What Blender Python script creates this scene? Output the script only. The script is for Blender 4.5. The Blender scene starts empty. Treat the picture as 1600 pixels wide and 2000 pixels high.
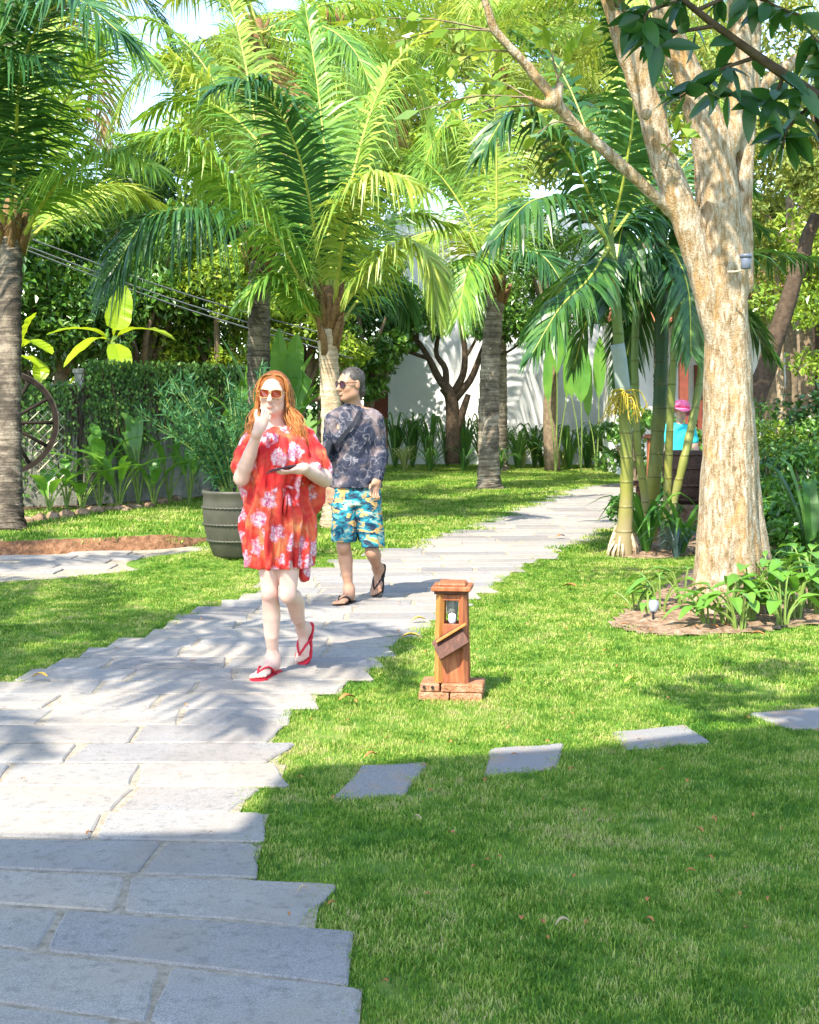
import bpy, math, random
import numpy as np
from mathutils import Vector, Matrix, Euler

# ------------------------------------------------------------------ camera, sky, sun, exposure
F, HZ, CH = 2700.0, 790.0, 1.46            # focal length in photo pixels, horizon row, camera height
scene = bpy.context.scene
cam_data = bpy.data.cameras.new("camera"); cam = bpy.data.objects.new("camera", cam_data)
scene.collection.objects.link(cam); scene.camera = cam
cam.location = (0, 0, CH); cam.rotation_euler = (math.radians(90), 0, 0)
cam_data.sensor_fit = 'HORIZONTAL'; cam_data.sensor_width = 36.0
cam_data.lens = 36.0 * F / 1600.0; cam_data.shift_y = -210.0 / 1600.0
cam_data.clip_start = 0.05; cam_data.clip_end = 600

SUN_EL, SUN_DX, SUN_DY = math.radians(50), 0.48, 0.877      # light travels towards +x, +y
world = bpy.data.worlds.new("World"); scene.world = world; world.use_nodes = True
wn = world.node_tree; wn.nodes.clear()
w_sky = wn.nodes.new("ShaderNodeTexSky"); w_sky.sky_type = 'NISHITA'; w_sky.sun_disc = False
w_sky.sun_elevation = SUN_EL; w_sky.sun_rotation = math.atan2(-SUN_DX, -SUN_DY)
w_sky.air_density = 1.0; w_sky.dust_density = 0.8; w_sky.ozone_density = 1.0
w_bg = wn.nodes.new("ShaderNodeBackground"); w_bg.inputs[1].default_value = 0.15
w_out = wn.nodes.new("ShaderNodeOutputWorld")
wn.links.new(w_sky.outputs[0], w_bg.inputs[0]); wn.links.new(w_bg.outputs[0], w_out.inputs[0])

sd = bpy.data.lights.new("sun", 'SUN'); sd.energy = 3.1; sd.angle = math.radians(0.55); sd.color = (1.0, 0.92, 0.77)
sun = bpy.data.objects.new("sun", sd); scene.collection.objects.link(sun)
ce = math.cos(SUN_EL)
sun.rotation_euler = Vector((SUN_DX*ce, SUN_DY*ce, -math.sin(SUN_EL))).to_track_quat('-Z', 'Y').to_euler()
sun.location = (-6, -10, 14)

scene.view_settings.view_transform = 'Standard'; scene.view_settings.look = 'None'
scene.view_settings.exposure = 1.9; scene.view_settings.gamma = 1.0
scene.view_settings.use_curve_mapping = False
scene.render.engine = 'CYCLES'
cy = scene.cycles
cy.max_bounces = 6; cy.diffuse_bounces = 3; cy.glossy_bounces = 2; cy.transmission_bounces = 4
cy.transparent_max_bounces = 6; cy.use_denoising = True; cy.caustics_reflective = False; cy.caustics_refractive = False

rnd = random.Random(7); rng = np.random.default_rng(7)
COL = scene.collection

# ------------------------------------------------------------------ helpers
def P(px, py, d):
    return np.array(((px-800)/F*d, d, CH-(py-HZ)/F*d))
def G(px, py):
    return P(px, py, F*CH/(py-HZ))

def mesh_data(name, V, faces, smooth=False):
    """faces: list of (int array (m,k), material index)"""
    V = np.asarray(V, np.float32)
    me = bpy.data.meshes.new(name)
    loops, starts, mats, n = [], [], [], 0
    for Fa, mi in faces:
        Fa = np.asarray(Fa, np.int32)
        if Fa.size == 0: continue
        m, k = Fa.shape
        loops.append(Fa.ravel()); starts.append(n + np.arange(m, dtype=np.int32)*k); mats.append(np.full(m, mi, np.int32)); n += m*k
    loops = np.concatenate(loops); starts = np.concatenate(starts); mats = np.concatenate(mats)
    me.vertices.add(len(V)); me.vertices.foreach_set("co", V.ravel())
    me.loops.add(len(loops)); me.loops.foreach_set("vertex_index", loops)
    me.polygons.add(len(starts)); me.polygons.foreach_set("loop_start", starts)
    me.polygons.foreach_set("material_index", mats)
    me.polygons.foreach_set("use_smooth", np.full(len(starts), smooth))
    me.update(calc_edges=True); me.validate(verbose=False)
    return me

def obj(name, me, mats=None, parent=None, loc=None, label=None, cat=None, group=None, kind=None):
    o = bpy.data.objects.new(name, me); COL.objects.link(o)
    if me is not None and mats:
        if not isinstance(mats, (list, tuple)): mats = [mats]
        if len(me.materials) == 0:
            for m in mats: me.materials.append(m)
    if parent is not None: o.parent = parent
    if loc is not None: o.location = Vector([float(c) for c in loc])
    tag(o, label, cat, group, kind)
    return o
def tag(o, label=None, cat=None, group=None, kind=None):
    if label: o["label"] = label
    if cat: o["category"] = cat
    if group: o["group"] = group
    if kind: o["kind"] = kind
    return o
def thing(name, loc, label, cat, group=None, rz=0):
    o = obj(name, None, loc=loc, label=label, cat=cat, group=group); o.rotation_euler.z = rz
    o.empty_display_size = 0.2
    return o

class MB:
    """collects simple pieces, builds ONE mesh"""
    def __init__(s): s.V = []; s.F = {}; s.n = 0
    def add(s, V, faces, mi=0):
        V = np.asarray(V, float); s.V.append(V)
        for f in faces:
            f = [i+s.n for i in f]; s.F.setdefault((len(f), mi), []).append(f)
        s.n += len(V); return s
    def box(s, c, size, rot=None, bev=0.0, mi=0, taper=1.0):
        hx, hy, hz = [v/2 for v in size]
        b = min(bev, hx*.9, hy*.9, hz*.9)
        if b <= 0:
            v = np.array([(x*hx, y*hy, z*hz) for z in (-1, 1) for x, y in ((-1,-1),(1,-1),(1,1),(-1,1))])
            fs = [(3,2,1,0),(4,5,6,7),(0,1,5,4),(1,2,6,5),(2,3,7,6),(3,0,4,7)]
        else:
            rings = []
            for z, k in ((-hz, b), (-hz+b, 0), (hz-b, 0), (hz, b)):
                x, y = hx-k, hy-k
                cb = b*.6 if k == 0 else b*.3
                rings.append([(-x+cb,-y,z),(x-cb,-y,z),(x,-y+cb,z),(x,y-cb,z),(x-cb,y,z),(-x+cb,y,z),(-x,y-cb,z),(-x,-y+cb,z)])
            v = np.array(sum(rings, []))
            fs = [tuple(range(7,-1,-1)), tuple(range(24,32))]
            for r in range(3):
                for i in range(8):
                    j = (i+1) % 8; fs.append((r*8+i, r*8+j, r*8+8+j, r*8+8+i))
        if taper != 1.0:
            t = (v[:,2]+hz)/(2*hz); v[:,:2] *= (1+(taper-1)*t)[:,None]
        if rot is not None: v = v @ np.array(rot).T
        return s.add(v+np.asarray(c, float), fs, mi)
    def tube(s, pts, radii, n=8, mi=0, cap=True, squash=None):
        pts = np.asarray(pts, float); m = len(pts)
        radii = np.broadcast_to(np.asarray(radii, float), (m,))
        T = np.gradient(pts, axis=0); T /= np.linalg.norm(T, axis=1)[:,None]+1e-9
        ref = np.array((0.,0,1)) if abs(T[0][2]) < .9 else np.array((1.,0,0))
        A = np.cross(T[0], ref); A /= np.linalg.norm(A)
        V = []
        an = np.arange(n)/n*2*math.pi
        for i in range(m):
            A = A-T[i]*A.dot(T[i]); A /= np.linalg.norm(A)+1e-9
            B = np.cross(T[i], A)
            k = 1.0 if squash is None else squash
            V.append(pts[i]+radii[i]*(np.cos(an)[:,None]*A+k*np.sin(an)[:,None]*B))
        fs = []
        for i in range(m-1):
            for j in range(n):
                q = (j+1) % n; fs.append((i*n+j, i*n+q, (i+1)*n+q, (i+1)*n+j))
        if cap: fs += [tuple(range(n-1,-1,-1)), tuple(range((m-1)*n, m*n))]
        return s.add(np.concatenate(V), fs, mi)
    def lathe(s, prof, n=24, c=(0,0,0), mi=0, cap=True, wob=None):
        V = []; an = np.arange(n)/n*2*math.pi
        for r, z in prof: V.append(np.stack([r*np.cos(an), r*np.sin(an), np.full(n, z)], 1)+np.asarray(c, float))
        m = len(prof); fs = []
        for i in range(m-1):
            for j in range(n):
                q = (j+1) % n; fs.append((i*n+j, i*n+q, (i+1)*n+q, (i+1)*n+j))
        if cap: fs += [tuple(range(n-1,-1,-1)), tuple(range((m-1)*n, m*n))]
        return s.add(np.concatenate(V), fs, mi)
    def prism(s, poly, z0, z1, mi=0):
        n = len(poly); V = [(x, y, z0) for x, y in poly]+[(x, y, z1) for x, y in poly]
        fs = [tuple(range(n-1,-1,-1)), tuple(range(n, 2*n))]+[(i, (i+1) % n, n+(i+1) % n, n+i) for i in range(n)]
        return s.add(V, fs, mi)
    def data(s, name, smooth=False, origin=None):
        V = np.concatenate(s.V)
        if origin is not None: V = V-np.asarray(origin, float)
        return mesh_data(name, V, [(np.array(f), mi) for (k, mi), f in s.F.items()], smooth)
    def build(s, name, mats, parent=None, loc=None, smooth=False, origin=None, **k):
        return obj(name, s.data(name, smooth, origin), mats, parent, loc, **k)

def catmull(pts, n):
    pts = np.asarray(pts, float); p = np.vstack([2*pts[0]-pts[1], pts, 2*pts[-1]-pts[-2]])
    m = len(pts)-1; out = []
    for t in np.linspace(0, m-1e-6, n):
        i = int(t); u = t-i; a, b, c, d = p[i:i+4]
        out.append(.5*((2*b)+(-a+c)*u+(2*a-5*b+4*c-d)*u*u+(-a+3*b-3*c+d)*u**3))
    return np.array(out)
def interp(x, xs, ys): return np.interp(x, xs, ys)
def unit(v):
    v = np.asarray(v, float); return v/(np.linalg.norm(v, axis=-1, keepdims=True)+1e-9)

# ------------------------------------------------------------------ node material helpers
class NT:
    def __init__(s, name):
        s.m = bpy.data.materials.new(name); s.m.use_nodes = True; s.t = s.m.node_tree; s.t.nodes.clear()
        s.out = s.t.nodes.new("ShaderNodeOutputMaterial")
    def n(s, typ, ins=None, **props):
        nd = s.t.nodes.new("ShaderNode"+typ)
        for k, v in props.items(): setattr(nd, k, v)
        for k, v in (ins or {}).items():
            i = nd.inputs[k]
            if hasattr(v, "is_linked") or isinstance(v, bpy.types.NodeSocket): s.t.links.new(v, i)
            else: i.default_value = v
        return nd
    def coord(s, which="Object", scale=None, rot=None):
        o = s.n("TexCoord").outputs[which]
        if scale is not None or rot is not None:
            mp = s.n("Mapping", {"Vector": o}); 
            if scale is not None: mp.inputs["Scale"].default_value = scale if hasattr(scale, "__len__") else (scale,)*3
            if rot is not None: mp.inputs["Rotation"].default_value = rot
            o = mp.outputs[0]
        return o
    def world_pos(s): return s.n("NewGeometry").outputs["Position"]
    def noise(s, vec, scale, detail=3, rough=.55, dist=0.0, out=0):
        return s.n("TexNoise", {"Vector": vec, "Scale": scale, "Detail": detail, "Roughness": rough, "Distortion": dist}).outputs[out]
    def ramp(s, fac, stops, interp='LINEAR'):
        r = s.n("ValToRGB", {"Fac": fac}); cr = r.color_ramp; cr.interpolation = interp
        while len(cr.elements) > 1: cr.elements.remove(cr.elements[-1])
        for i, (p, c) in enumerate(stops):
            e = cr.elements[0] if i == 0 else cr.elements.new(p)
            e.position = p; e.color = (*c[:3], 1) if hasattr(c, "__len__") else (c, c, c, 1)
        return r.outputs[0]
    def mix(s, fac, a, b, blend='MIX'):
        nd = s.t.nodes.new("ShaderNodeMix"); nd.data_type = 'RGBA'; nd.blend_type = blend
        for i, v in ((0, fac), (6, a), (7, b)):
            if isinstance(v, bpy.types.NodeSocket): s.t.links.new(v, nd.inputs[i])
            elif i == 0: nd.inputs[0].default_value = v
            else: nd.inputs[i].default_value = (*v[:3], 1)
        return nd.outputs[2]
    def math(s, op, a, b=0.0, c=0.0):
        nd = s.t.nodes.new("ShaderNodeMath"); nd.operation = op
        for i, v in enumerate((a, b, c)):
            if isinstance(v, bpy.types.NodeSocket): s.t.links.new(v, nd.inputs[i])
            else: nd.inputs[i].default_value = v
        return nd.outputs[0]
    def bump(s, h, strength=.4, dist=.01):
        return s.n("Bump", {"Height": h, "Strength": strength, "Distance": dist}).outputs[0]
    def pbr(s, col, rough=.7, spec=.3, normal=None, **kw):
        ins = {"Base Color": col if isinstance(col, bpy.types.NodeSocket) else (*col[:3], 1), "Roughness": rough, "Specular IOR Level": spec}
        ins.update(kw)
        if normal is not None: ins["Normal"] = normal
        return s.n("BsdfPrincipled", ins)
    def done(s, bsdf):
        s.t.links.new(bsdf.outputs[0] if hasattr(bsdf, "outputs") else bsdf, s.out.inputs[0]); return s.m
    def rand(s): return s.n("ObjectInfo").outputs["Random"]

def leaf_mat(name, dark, mid, light, rough=.4, transl=.3, scale=2.0, gain=1.3, spec=.4):
    g_ = gain; dark, mid, light = [tuple(min(.75, c*g_) for c in q) for q in (dark, mid, light)]
    m = NT(name); pos = m.world_pos()
    v = m.noise(pos, scale, 3, .6)
    isl = m.n("NewGeometry").outputs["Random Per Island"]
    v2 = m.math('ADD', m.math('MULTIPLY', v, .62), m.math('MULTIPLY', isl, .38))
    col = m.ramp(v2, [(.22, dark), (.5, mid), (.78, light)])
    b = m.pbr(col, rough, spec)
    tcol = m.mix(.55, col, (min(.9, light[0]*1.4), min(.9, light[1]*1.3), light[2]*.5))
    t = m.n("BsdfTranslucent", {"Color": tcol})
    mx = m.n("MixShader", {"Fac": transl, 1: b.outputs[0], 2: t.outputs[0]})
    return m.done(mx)
def plain(name, col, rough=.6, spec=.3, var=.15, scale=20, bump=0.0, **kw):
    m = NT(name); c = m.coord()
    n = m.noise(c, scale, 4)
    k = m.ramp(n, [(.25, [max(0, v*(1-var)) for v in col]), (.75, [min(1, v*(1+var)) for v in col])])
    return m.done(m.pbr(k, rough, spec, m.bump(n, bump, .01) if bump else None, **kw))
# ------------------------------------------------------------------ materials of the setting
def mat_ground():
    m = NT("lawn soil"); p = m.world_pos()
    a = m.noise(p, 1.1, 4); b = m.noise(p, 9, 4)
    g = m.ramp(m.math('ADD', m.math('MULTIPLY', a, .6), m.math('MULTIPLY', b, .4)),
               [(.3, (.05, .11, .018)), (.5, (.11, .20, .03)), (.66, (.20, .24, .06)), (.76, (.27, .22, .12))])
    return m.done(m.pbr(g, .9, .1, m.bump(m.noise(p, 60, 3), .6, .02)))
def mat_grass():
    m = NT("grass blades"); p = m.world_pos(); r = m.rand()
    big = m.math('ADD', m.math('MULTIPLY', m.noise(p, 1.2, 3, .6), .45), m.math('MULTIPLY', m.noise(p, 4.2, 5, .7), .55)); sm = m.noise(p, 26, 2)
    v = m.math('ADD', m.math('ADD', m.math('MULTIPLY', big, .62), m.math('MULTIPLY', sm, .22)), m.math('MULTIPLY', r, .16))
    col = m.ramp(v, [(.38, (.030, .12, .014)), (.45, (.10, .24, .022)), (.51, (.23, .36, .045)), (.56, (.41, .47, .11)), (.605, (.50, .47, .19)), (.65, (.46, .36, .20))])
    b = m.pbr(col, .55, .25)
    t = m.n("BsdfTranslucent", {"Color": m.mix(.4, col, (.34, .52, .03))})
    return m.done(m.n("MixShader", {"Fac": .35, 1: b.outputs[0], 2: t.outputs[0]}))
def mat_stone():
    m = NT("granite paving"); p = m.world_pos(); r = m.rand()
    sp = m.noise(p, 220, 3, .7); md = m.noise(p, 28, 4, .6); bg = m.noise(p, 2.2, 4, .6)
    base = m.ramp(sp, [(.32, (.20, .193, .187)), (.5, (.335, .32, .305)), (.68, (.47, .45, .425))])
    base = m.mix(m.math('MULTIPLY', m.ramp(bg, [(.42, 0), (.66, 1)]), .6), base, (.37, .315, .255))
    base = m.mix(m.ramp(md, [(.52, 0), (.72, .55)]), base, (.15, .145, .135))
    base = m.mix(m.math('MULTIPLY', m.ramp(m.noise(p, .9, 5, .7), [(.48, 0), (.62, 1)]), .35), base, (.20, .185, .17))
    tone = m.ramp(r, [(0, (.66, .66, .69)), (.35, (.83, .83, .84)), (.7, (.92, .90, .87)), (1, (1.05, 1.0, .94))])
    base = m.mix(1.0, base, tone, 'MULTIPLY')
    return m.done(m.pbr(base, .75, .25, m.bump(m.math('ADD', m.math('MULTIPLY', sp, .5), md), .5, .004)))
def mat_mortar():
    m = NT("sandy joint"); p = m.world_pos()
    c = m.ramp(m.noise(p, 30, 5, .7), [(.3, (.20, .17, .125)), (.5, (.33, .285, .22)), (.7, (.43, .38, .31))])
    return m.done(m.pbr(c, .95, .1, m.bump(m.noise(p, 140, 3), .8, .006)))
def mat_soil(name, a, b, c):
    m = NT(name); p = m.world_pos()
    k = m.ramp(m.noise(p, 14, 5, .7), [(.3, a), (.5, b), (.72, c)])
    return m.done(m.pbr(k, .95, .1, m.bump(m.noise(p, 45, 4, .7), 1.0, .03)))
M_ground, M_grass, M_stone, M_mortar = mat_ground(), mat_grass(), mat_stone(), mat_mortar()
M_soil = mat_soil("bed soil", (.14, .085, .05), (.34, .23, .15), (.55, .43, .31))
M_bank = mat_soil("red earth bank", (.11, .07, .04), (.26, .13, .07), (.40, .24, .14))
M_dark_soil = mat_soil("dark border soil", (.05, .035, .02), (.10, .07, .045), (.18, .13, .085))

# ------------------------------------------------------------------ terrain
# raised lawn on the left behind a low earth bank
BANK = [(-9.0, 12.6), (-4.6, 13.15), (-3.6, 13.45), (-2.9, 13.75), (-2.35, 14.1), (-2.0, 14.9), (-1.95, 16.5)]
BX = np.array([b[0] for b in BANK]); BY = np.array([b[1] for b in BANK])
def bank_height(x, y):
    yb = np.interp(x, BX, BY, right=99.0)
    t = np.clip((y-yb)/.10, 0, 1); t = t*t*(3-2*t)
    fade = np.clip((-1.95-x)/.5, 0, 1)
    return .13*t*fade
def hgt(x, y):
    x = np.asarray(x, float); y = np.asarray(y, float)
    z = bank_height(x, y)
    z = z+.015*np.sin(x*1.7+.4)*np.sin(y*1.3)*np.clip((y-3)/4, 0, 1)*np.clip(np.abs(x)*.0+1, 0, 1)*0.0
    mound = .10*np.exp(-(((x+1.72)/.55)**2+((y-12.75)/.55)**2))     # grass mound under the planter
    return z+mound
def Gh(px, py):
    p = G(px, py)
    for _ in range(4):
        z = float(hgt(p[0], p[1])); d = F*(CH-z)/(py-HZ); p = P(px, py, d)
    return p

def ground_mesh():
    ys = np.concatenate([np.arange(-30, -2, 4), np.arange(-2, 3, .5), np.arange(3, 11, .25), np.arange(11, 17, .08), np.arange(17, 46, 1.0), [60, 90, 140, 220, 400]])
    xs = np.concatenate([[-300, -120, -60, -30, -18], np.arange(-12, -6, .5), np.arange(-6, -1, .09), np.arange(-1, 10, .5), [14, 20, 35, 70, 150, 300]])
    X, Y = np.meshgrid(xs, ys, indexing='ij'); Z = hgt(X, Y)
    V = np.stack([X, Y, Z], -1).reshape(-1, 3); ny = len(ys)
    i, j = np.meshgrid(np.arange(len(xs)-1), np.arange(ny-1), indexing='ij')
    a = (i*ny+j).ravel(); Fq = np.stack([a, a+ny, a+ny+1, a+1], 1)
    return mesh_data("ground", V, [(Fq, 0)], True)
obj("ground", ground_mesh(), M_ground, kind="structure")

# earth bank face, lumpy strip just in front of the step
def bank():
    pts = catmull([(b[0], b[1]-.02, 0) for b in BANK[:-1]], 130); V = []; rows = 6
    r = np.random.default_rng(3)
    for k, p in enumerate(pts):
        fade = np.clip((-1.95-p[0])/.5, 0.15, 1)
        for q in range(rows):
            t = q/(rows-1)
            V.append((p[0], p[1]-.10+.17*t+r.uniform(-.018, .018), fade*(-.01+.150*t**.7)+r.uniform(-.006, .006)))
    n = len(pts); Fq = [(k*rows+q, (k+1)*rows+q, (k+1)*rows+q+1, k*rows+q+1) for k in range(n-1) for q in range(rows-1)]
    return mesh_data("earth_bank", V, [(np.array(Fq), 0)], True)
obj("earth_bank", bank(), M_bank, kind="structure")

# ------------------------------------------------------------------ main path
L_PX = [(0, 1340), (60, 1318), (130, 1290), (230, 1256), (340, 1212), (430, 1178), (500, 1152), (590, 1118), (680, 1096), (770, 1074), (880, 1046), (980, 1008), (1050, 978), (1120, 955), (1215, 942), (1330, 934), (1500, 928)]
R_PX = [(705, 1990), (712, 1900), (648, 1830), (600, 1760), (540, 1720), (505, 1660), (500, 1600), (535, 1510), (560, 1450), (600, 1395), (668, 1352), (740, 1300), (800, 1245), (880, 1200), (945, 1165), (1010, 1118), (1100, 1083), (1190, 1043), (1240, 1020), (1400, 985), (1560, 955)]
LE = np.array([G(*p)[:2] for p in L_PX]); RE = np.array([G(*p)[:2] for p in R_PX])
def xl_at(d):
    d = np.asarray(d, float); near = -.30*d-.75+np.clip(d-5.6, 0, 2)*.42
    return np.where(d < LE[0, 1], np.minimum(near, -.3*d-.02), np.interp(d, LE[:, 1], LE[:, 0]))
def xr_at(d): return np.interp(d, RE[:, 1], RE[:, 0])
def tilt_at(d): return math.tan(math.radians(float(np.interp(d, [2.5, 3.5, 4.3, 5.0, 9, 14], [-20, -15.5, -5.5, 0, 1.0, 3]))))
bounds = []; d = 2.55
while d < 25.5:
    bounds.append((d, tilt_at(d))); d += .335 if d < 16 else .34
REFX = -.6
def line_y(b, x): return b[0]+b[1]*(x-REFX) if b[0] < 6 else b[0]+b[1]*(x-float((xl_at(b[0])+xr_at(b[0]))/2))
ROWS = []
rr = random.Random(11)
for i in range(len(bounds)-1):
    dm = (bounds[i][0]+bounds[i+1][0])/2
    xl, xr = float(xl_at(dm)), float(xr_at(dm))
    # row edges are ragged, follow the tilt
    for _ in range(3): xr = float(xr_at((line_y(bounds[i], xr)+line_y(bounds[i+1], xr))/2))
    rag = .075 if dm < 12 else .16
    ROWS.append((bounds[i], bounds[i+1], xl+rr.uniform(-rag, rag), xr+rr.uniform(-rag*.9, rag*.6)))
path = None
bed = MB()
for b0, b1, xl, xr in ROWS:
    bed.add([(xl, line_y(b0, xl), .010), (xr, line_y(b0, xr), .010), (xr, line_y(b1, xr), .010), (xl, line_y(b1, xl), .010)], [(0, 1, 2, 3)])
path = bed.build("stone_path", M_mortar, kind="structure", label="grey stone slab path winding from the foreground to the palms")

def stone_mesh(c, top=.017, name="paving_stone", bev=.008, r=rr):
    """c: 4 corners ccw (x,y). chipped, slightly bevelled slab"""
    c = np.array(c, float); cen = c.mean(0)
    poly = []
    for k in range(4):
        a, b = c[k], c[(k+1) % 4]; pv = c[k-1]
        e1 = unit(b-a); e0 = unit(pv-a); q = r.uniform(.006, .022)
        poly += [a+e0*q, a+e1*q]
        L = np.linalg.norm(b-a); nrm = np.array((e1[1], -e1[0]))
        if L > .3: poly += [a+e1*L*r.uniform(.3, .42)+nrm*r.uniform(-.008, .004), a+e1*L*r.uniform(.58, .7)+nrm*r.uniform(-.008, .004)]
        else: poly += [a+e1*L*.5+nrm*r.uniform(-.007, .003)]
    poly = np.array(poly); n = len(poly); tz = r.uniform(-.003, .003)
    inn = cen+(poly-cen)*(1-bev/np.maximum(np.linalg.norm(poly-cen, axis=1), .05))[:, None]
    V = [(x, y, -.01) for x, y in poly]+[(x, y, top-bev*.7+tz) for x, y in poly]+[(x, y, top+tz+r.uniform(-.0015, .0015)) for x, y in inn]
    V = np.array(V)-np.array((cen[0], cen[1], 0))
    fs4 = [(k*n+i, k*n+(i+1) % n, (k+1)*n+(i+1) % n, (k+1)*n+i) for k in range(2) for i in range(n)]
    return mesh_data(name, V, [(np.array(fs4), 0), (np.array([list(range(2*n, 3*n))]), 0)], False), cen

count = 0; far = MB()
for ri, (b0, b1, xl, xr) in enumerate(ROWS):
    x = xl-rr.uniform(0, .4); xs = [xl]
    while True:
        x += rr.uniform(.48, .86)
        if x > xr-.22: break
        if x > xl+.2: xs.append(x)
    xs.append(xr)
    for a, b in zip(xs[:-1], xs[1:]):
        near = b0[0] < 6
        g = rr.uniform(.007, .016); gy0 = rr.uniform(.006, .018); gy1 = rr.uniform(.006, .018); sk = rr.uniform(-.02, .02)
        ja = a+(g if a != xl else 0); jb = b-(g if b != xr else 0)
        e = rr.uniform(-.05, .05) if b == xr else sk
        cs = [(ja+sk, line_y(b0, ja)+gy0), (jb+e, line_y(b0, jb)+gy0), (jb-e, line_y(b1, jb)-gy1), (ja-sk, line_y(b1, ja)-gy1)]
        # shear joints a little along the path direction like the photo
        if max(c[0]/max(c[1], .1) for c in cs) < -.34: continue
        if count < 290:
            me, cen = stone_mesh(cs); obj("paving_stone", me, M_stone, path, (cen[0], cen[1], 0)); count += 1
        else:
            z = .017+rr.uniform(-.003, .003)
            far.add([(*c, .0) for c in cs]+[(*c, z) for c in cs], [(4, 5, 6, 7), (0, 1, 5, 4), (1, 2, 6, 5), (2, 3, 7, 6), (3, 0, 4, 7)])
if far.n: far.build("paving_stones", M_stone, path, kind="stuff")

def on_path(x, y, m=0.0):
    x = np.asarray(x); y = np.asarray(y); res = np.zeros(x.shape, bool)
    for b0, b1, xl, xr in ROWS:
        ref = REFX if b0[0] < 6 else float((xl_at(b0[0])+xr_at(b0[0]))/2)
        ref1 = REFX if b1[0] < 6 else float((xl_at(b1[0])+xr_at(b1[0]))/2)
        res |= (x > xl-m) & (x < xr+m) & (y > b0[0]+b0[1]*(x-ref)-.02) & (y < b1[0]+b1[1]*(x-ref1)+.02)
    return res

# ------------------------------------------------------------------ side path on the left, below the bank
SP = [G(*p)[:2] for p in [(-120, 1092), (0, 1086), (120, 1079), (250, 1073), (352, 1070), (356, 1084), (330, 1102), (250, 1118), (120, 1131), (0, 1139), (-120, 1146)]]
SP[4] = SP[4]+np.array((.25, .1)); SP[5] = SP[5]+np.array((.3, 0))
SPC = np.array(SP)
def in_poly(x, y, poly):
    x = np.asarray(x); y = np.asarray(y); ins = np.zeros(x.shape, bool); n = len(poly)
    for i in range(n):
        (x0, y0), (x1, y1) = poly[i], poly[i-1]
        c = ((y0 > y) != (y1 > y)) & (x < (x1-x0)*(y-y0)/((y1-y0) if abs(y1-y0) > 1e-9 else 1e-9)+x0)
        ins ^= c
    return ins
spb = MB(); spb.add([(x, y, .008) for x, y in SP], [tuple(range(len(SP)))])
side = spb.build("side_path", M_mortar, kind="structure", label="pale stone side path below the red earth bank")
r2 = random.Random(5); y = SPC[:, 1].min()
while y < SPC[:, 1].max():
    h = .36; x = -5.6+r2.uniform(0, .4)
    while x < -1.6:
        w = r2.uniform(.5, .85)
        cs = [(x+.008, y+.008), (x+w-.008, y+.008), (x+w-.008, y+h-.008), (x+.008, y+h-.008)]
        cx, cyy = x+w/2, y+h/2
        if all(in_poly(np.array([c[0]]), np.array([c[1]]), SP)[0] for c in cs) and cx/cyy > -.36:
            me, cen = stone_mesh(cs, .024, r=r2); obj("paving_stone", me, M_stone, side, (cen[0], cen[1], 0))
        x += w
    y += h

# ------------------------------------------------------------------ stepping stones in the lawn
STEPS = [([(648, 1566), (790, 1556), (836, 1494), (706, 1500)], "nearest to the path, half in shade"),
         ([(946, 1520), (1086, 1506), (1102, 1457), (955, 1468)], "with a rusty stain, second from the path"),
         ([(1226, 1470), (1390, 1455), (1340, 1420), (1190, 1436)], "sunlit, third from the path"),
         ([(1545, 1428), (1720, 1424), (1680, 1380), (1462, 1398)], "cut by the picture's edge")]
M_rust = None
def mat_rusty():
    m = NT("stained stepping stone"); p = m.world_pos()
    sp = m.noise(p, 200, 3, .7); st = m.noise(p, 5, 3, .6)
    base = m.ramp(sp, [(.32, (.14, .136, .134)), (.5, (.235, .226, .22)), (.68, (.33, .32, .31))])
    base = m.mix(m.ramp(st, [(.5, 0), (.68, .6)]), base, (.36, .24, .145))
    return m.done(m.pbr(base, .8, .2, m.bump(sp, .5, .003)))
M_rust = mat_rusty()
STEP_W = []
for poly, desc in STEPS:
    w = [tuple(G(*p)[:2]) for p in poly]; STEP_W.append(w)
    me, cen = stone_mesh(w, .014, "stepping_stone", .012)
    obj("stepping_stone", me, M_rust, loc=(cen[0], cen[1], 0), label="flat grey stepping stone in the lawn, "+desc, cat="stepping stone", group="stepping stones crossing the lawn")

# ------------------------------------------------------------------ planting beds (soil)
TREE_BED = [tuple(G(*p)[:2]) for p in [(1175, 1222), (1240, 1242), (1340, 1247), (1480, 1240), (1610, 1222), (1700, 1200), (1700, 1100), (1560, 1085), (1400, 1095), (1330, 1120), (1270, 1160), (1215, 1190)]]
BACK_BED = [tuple(G(*p)[:2]) for p in [(740, 903), (800, 897), (900, 893), (1000, 891), (1100, 890), (1230, 893), (1330, 900)]]+[(9, 46), (-1.5, 46)]
LEFT_BED = [(-7.5, 15.6), (-5.2, 16.6), (-4.2, 17.6), (-3.0, 19.2), (-2.2, 20.3), (-1.6, 22.5), (-1.5, 30), (-9, 30)]
PALM_BED = [tuple(G(*p)[:2]) for p in [(1190, 1088), (1260, 1095), (1330, 1090), (1420, 1075), (1420, 1020), (1240, 1030), (1205, 1060)]]
RIGHT_BED = [(3.05, 11.2), (3.3, 13.4), (2.6, 14.4), (3.4, 17), (9, 25), (12, 22), (8, 11)]
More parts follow.
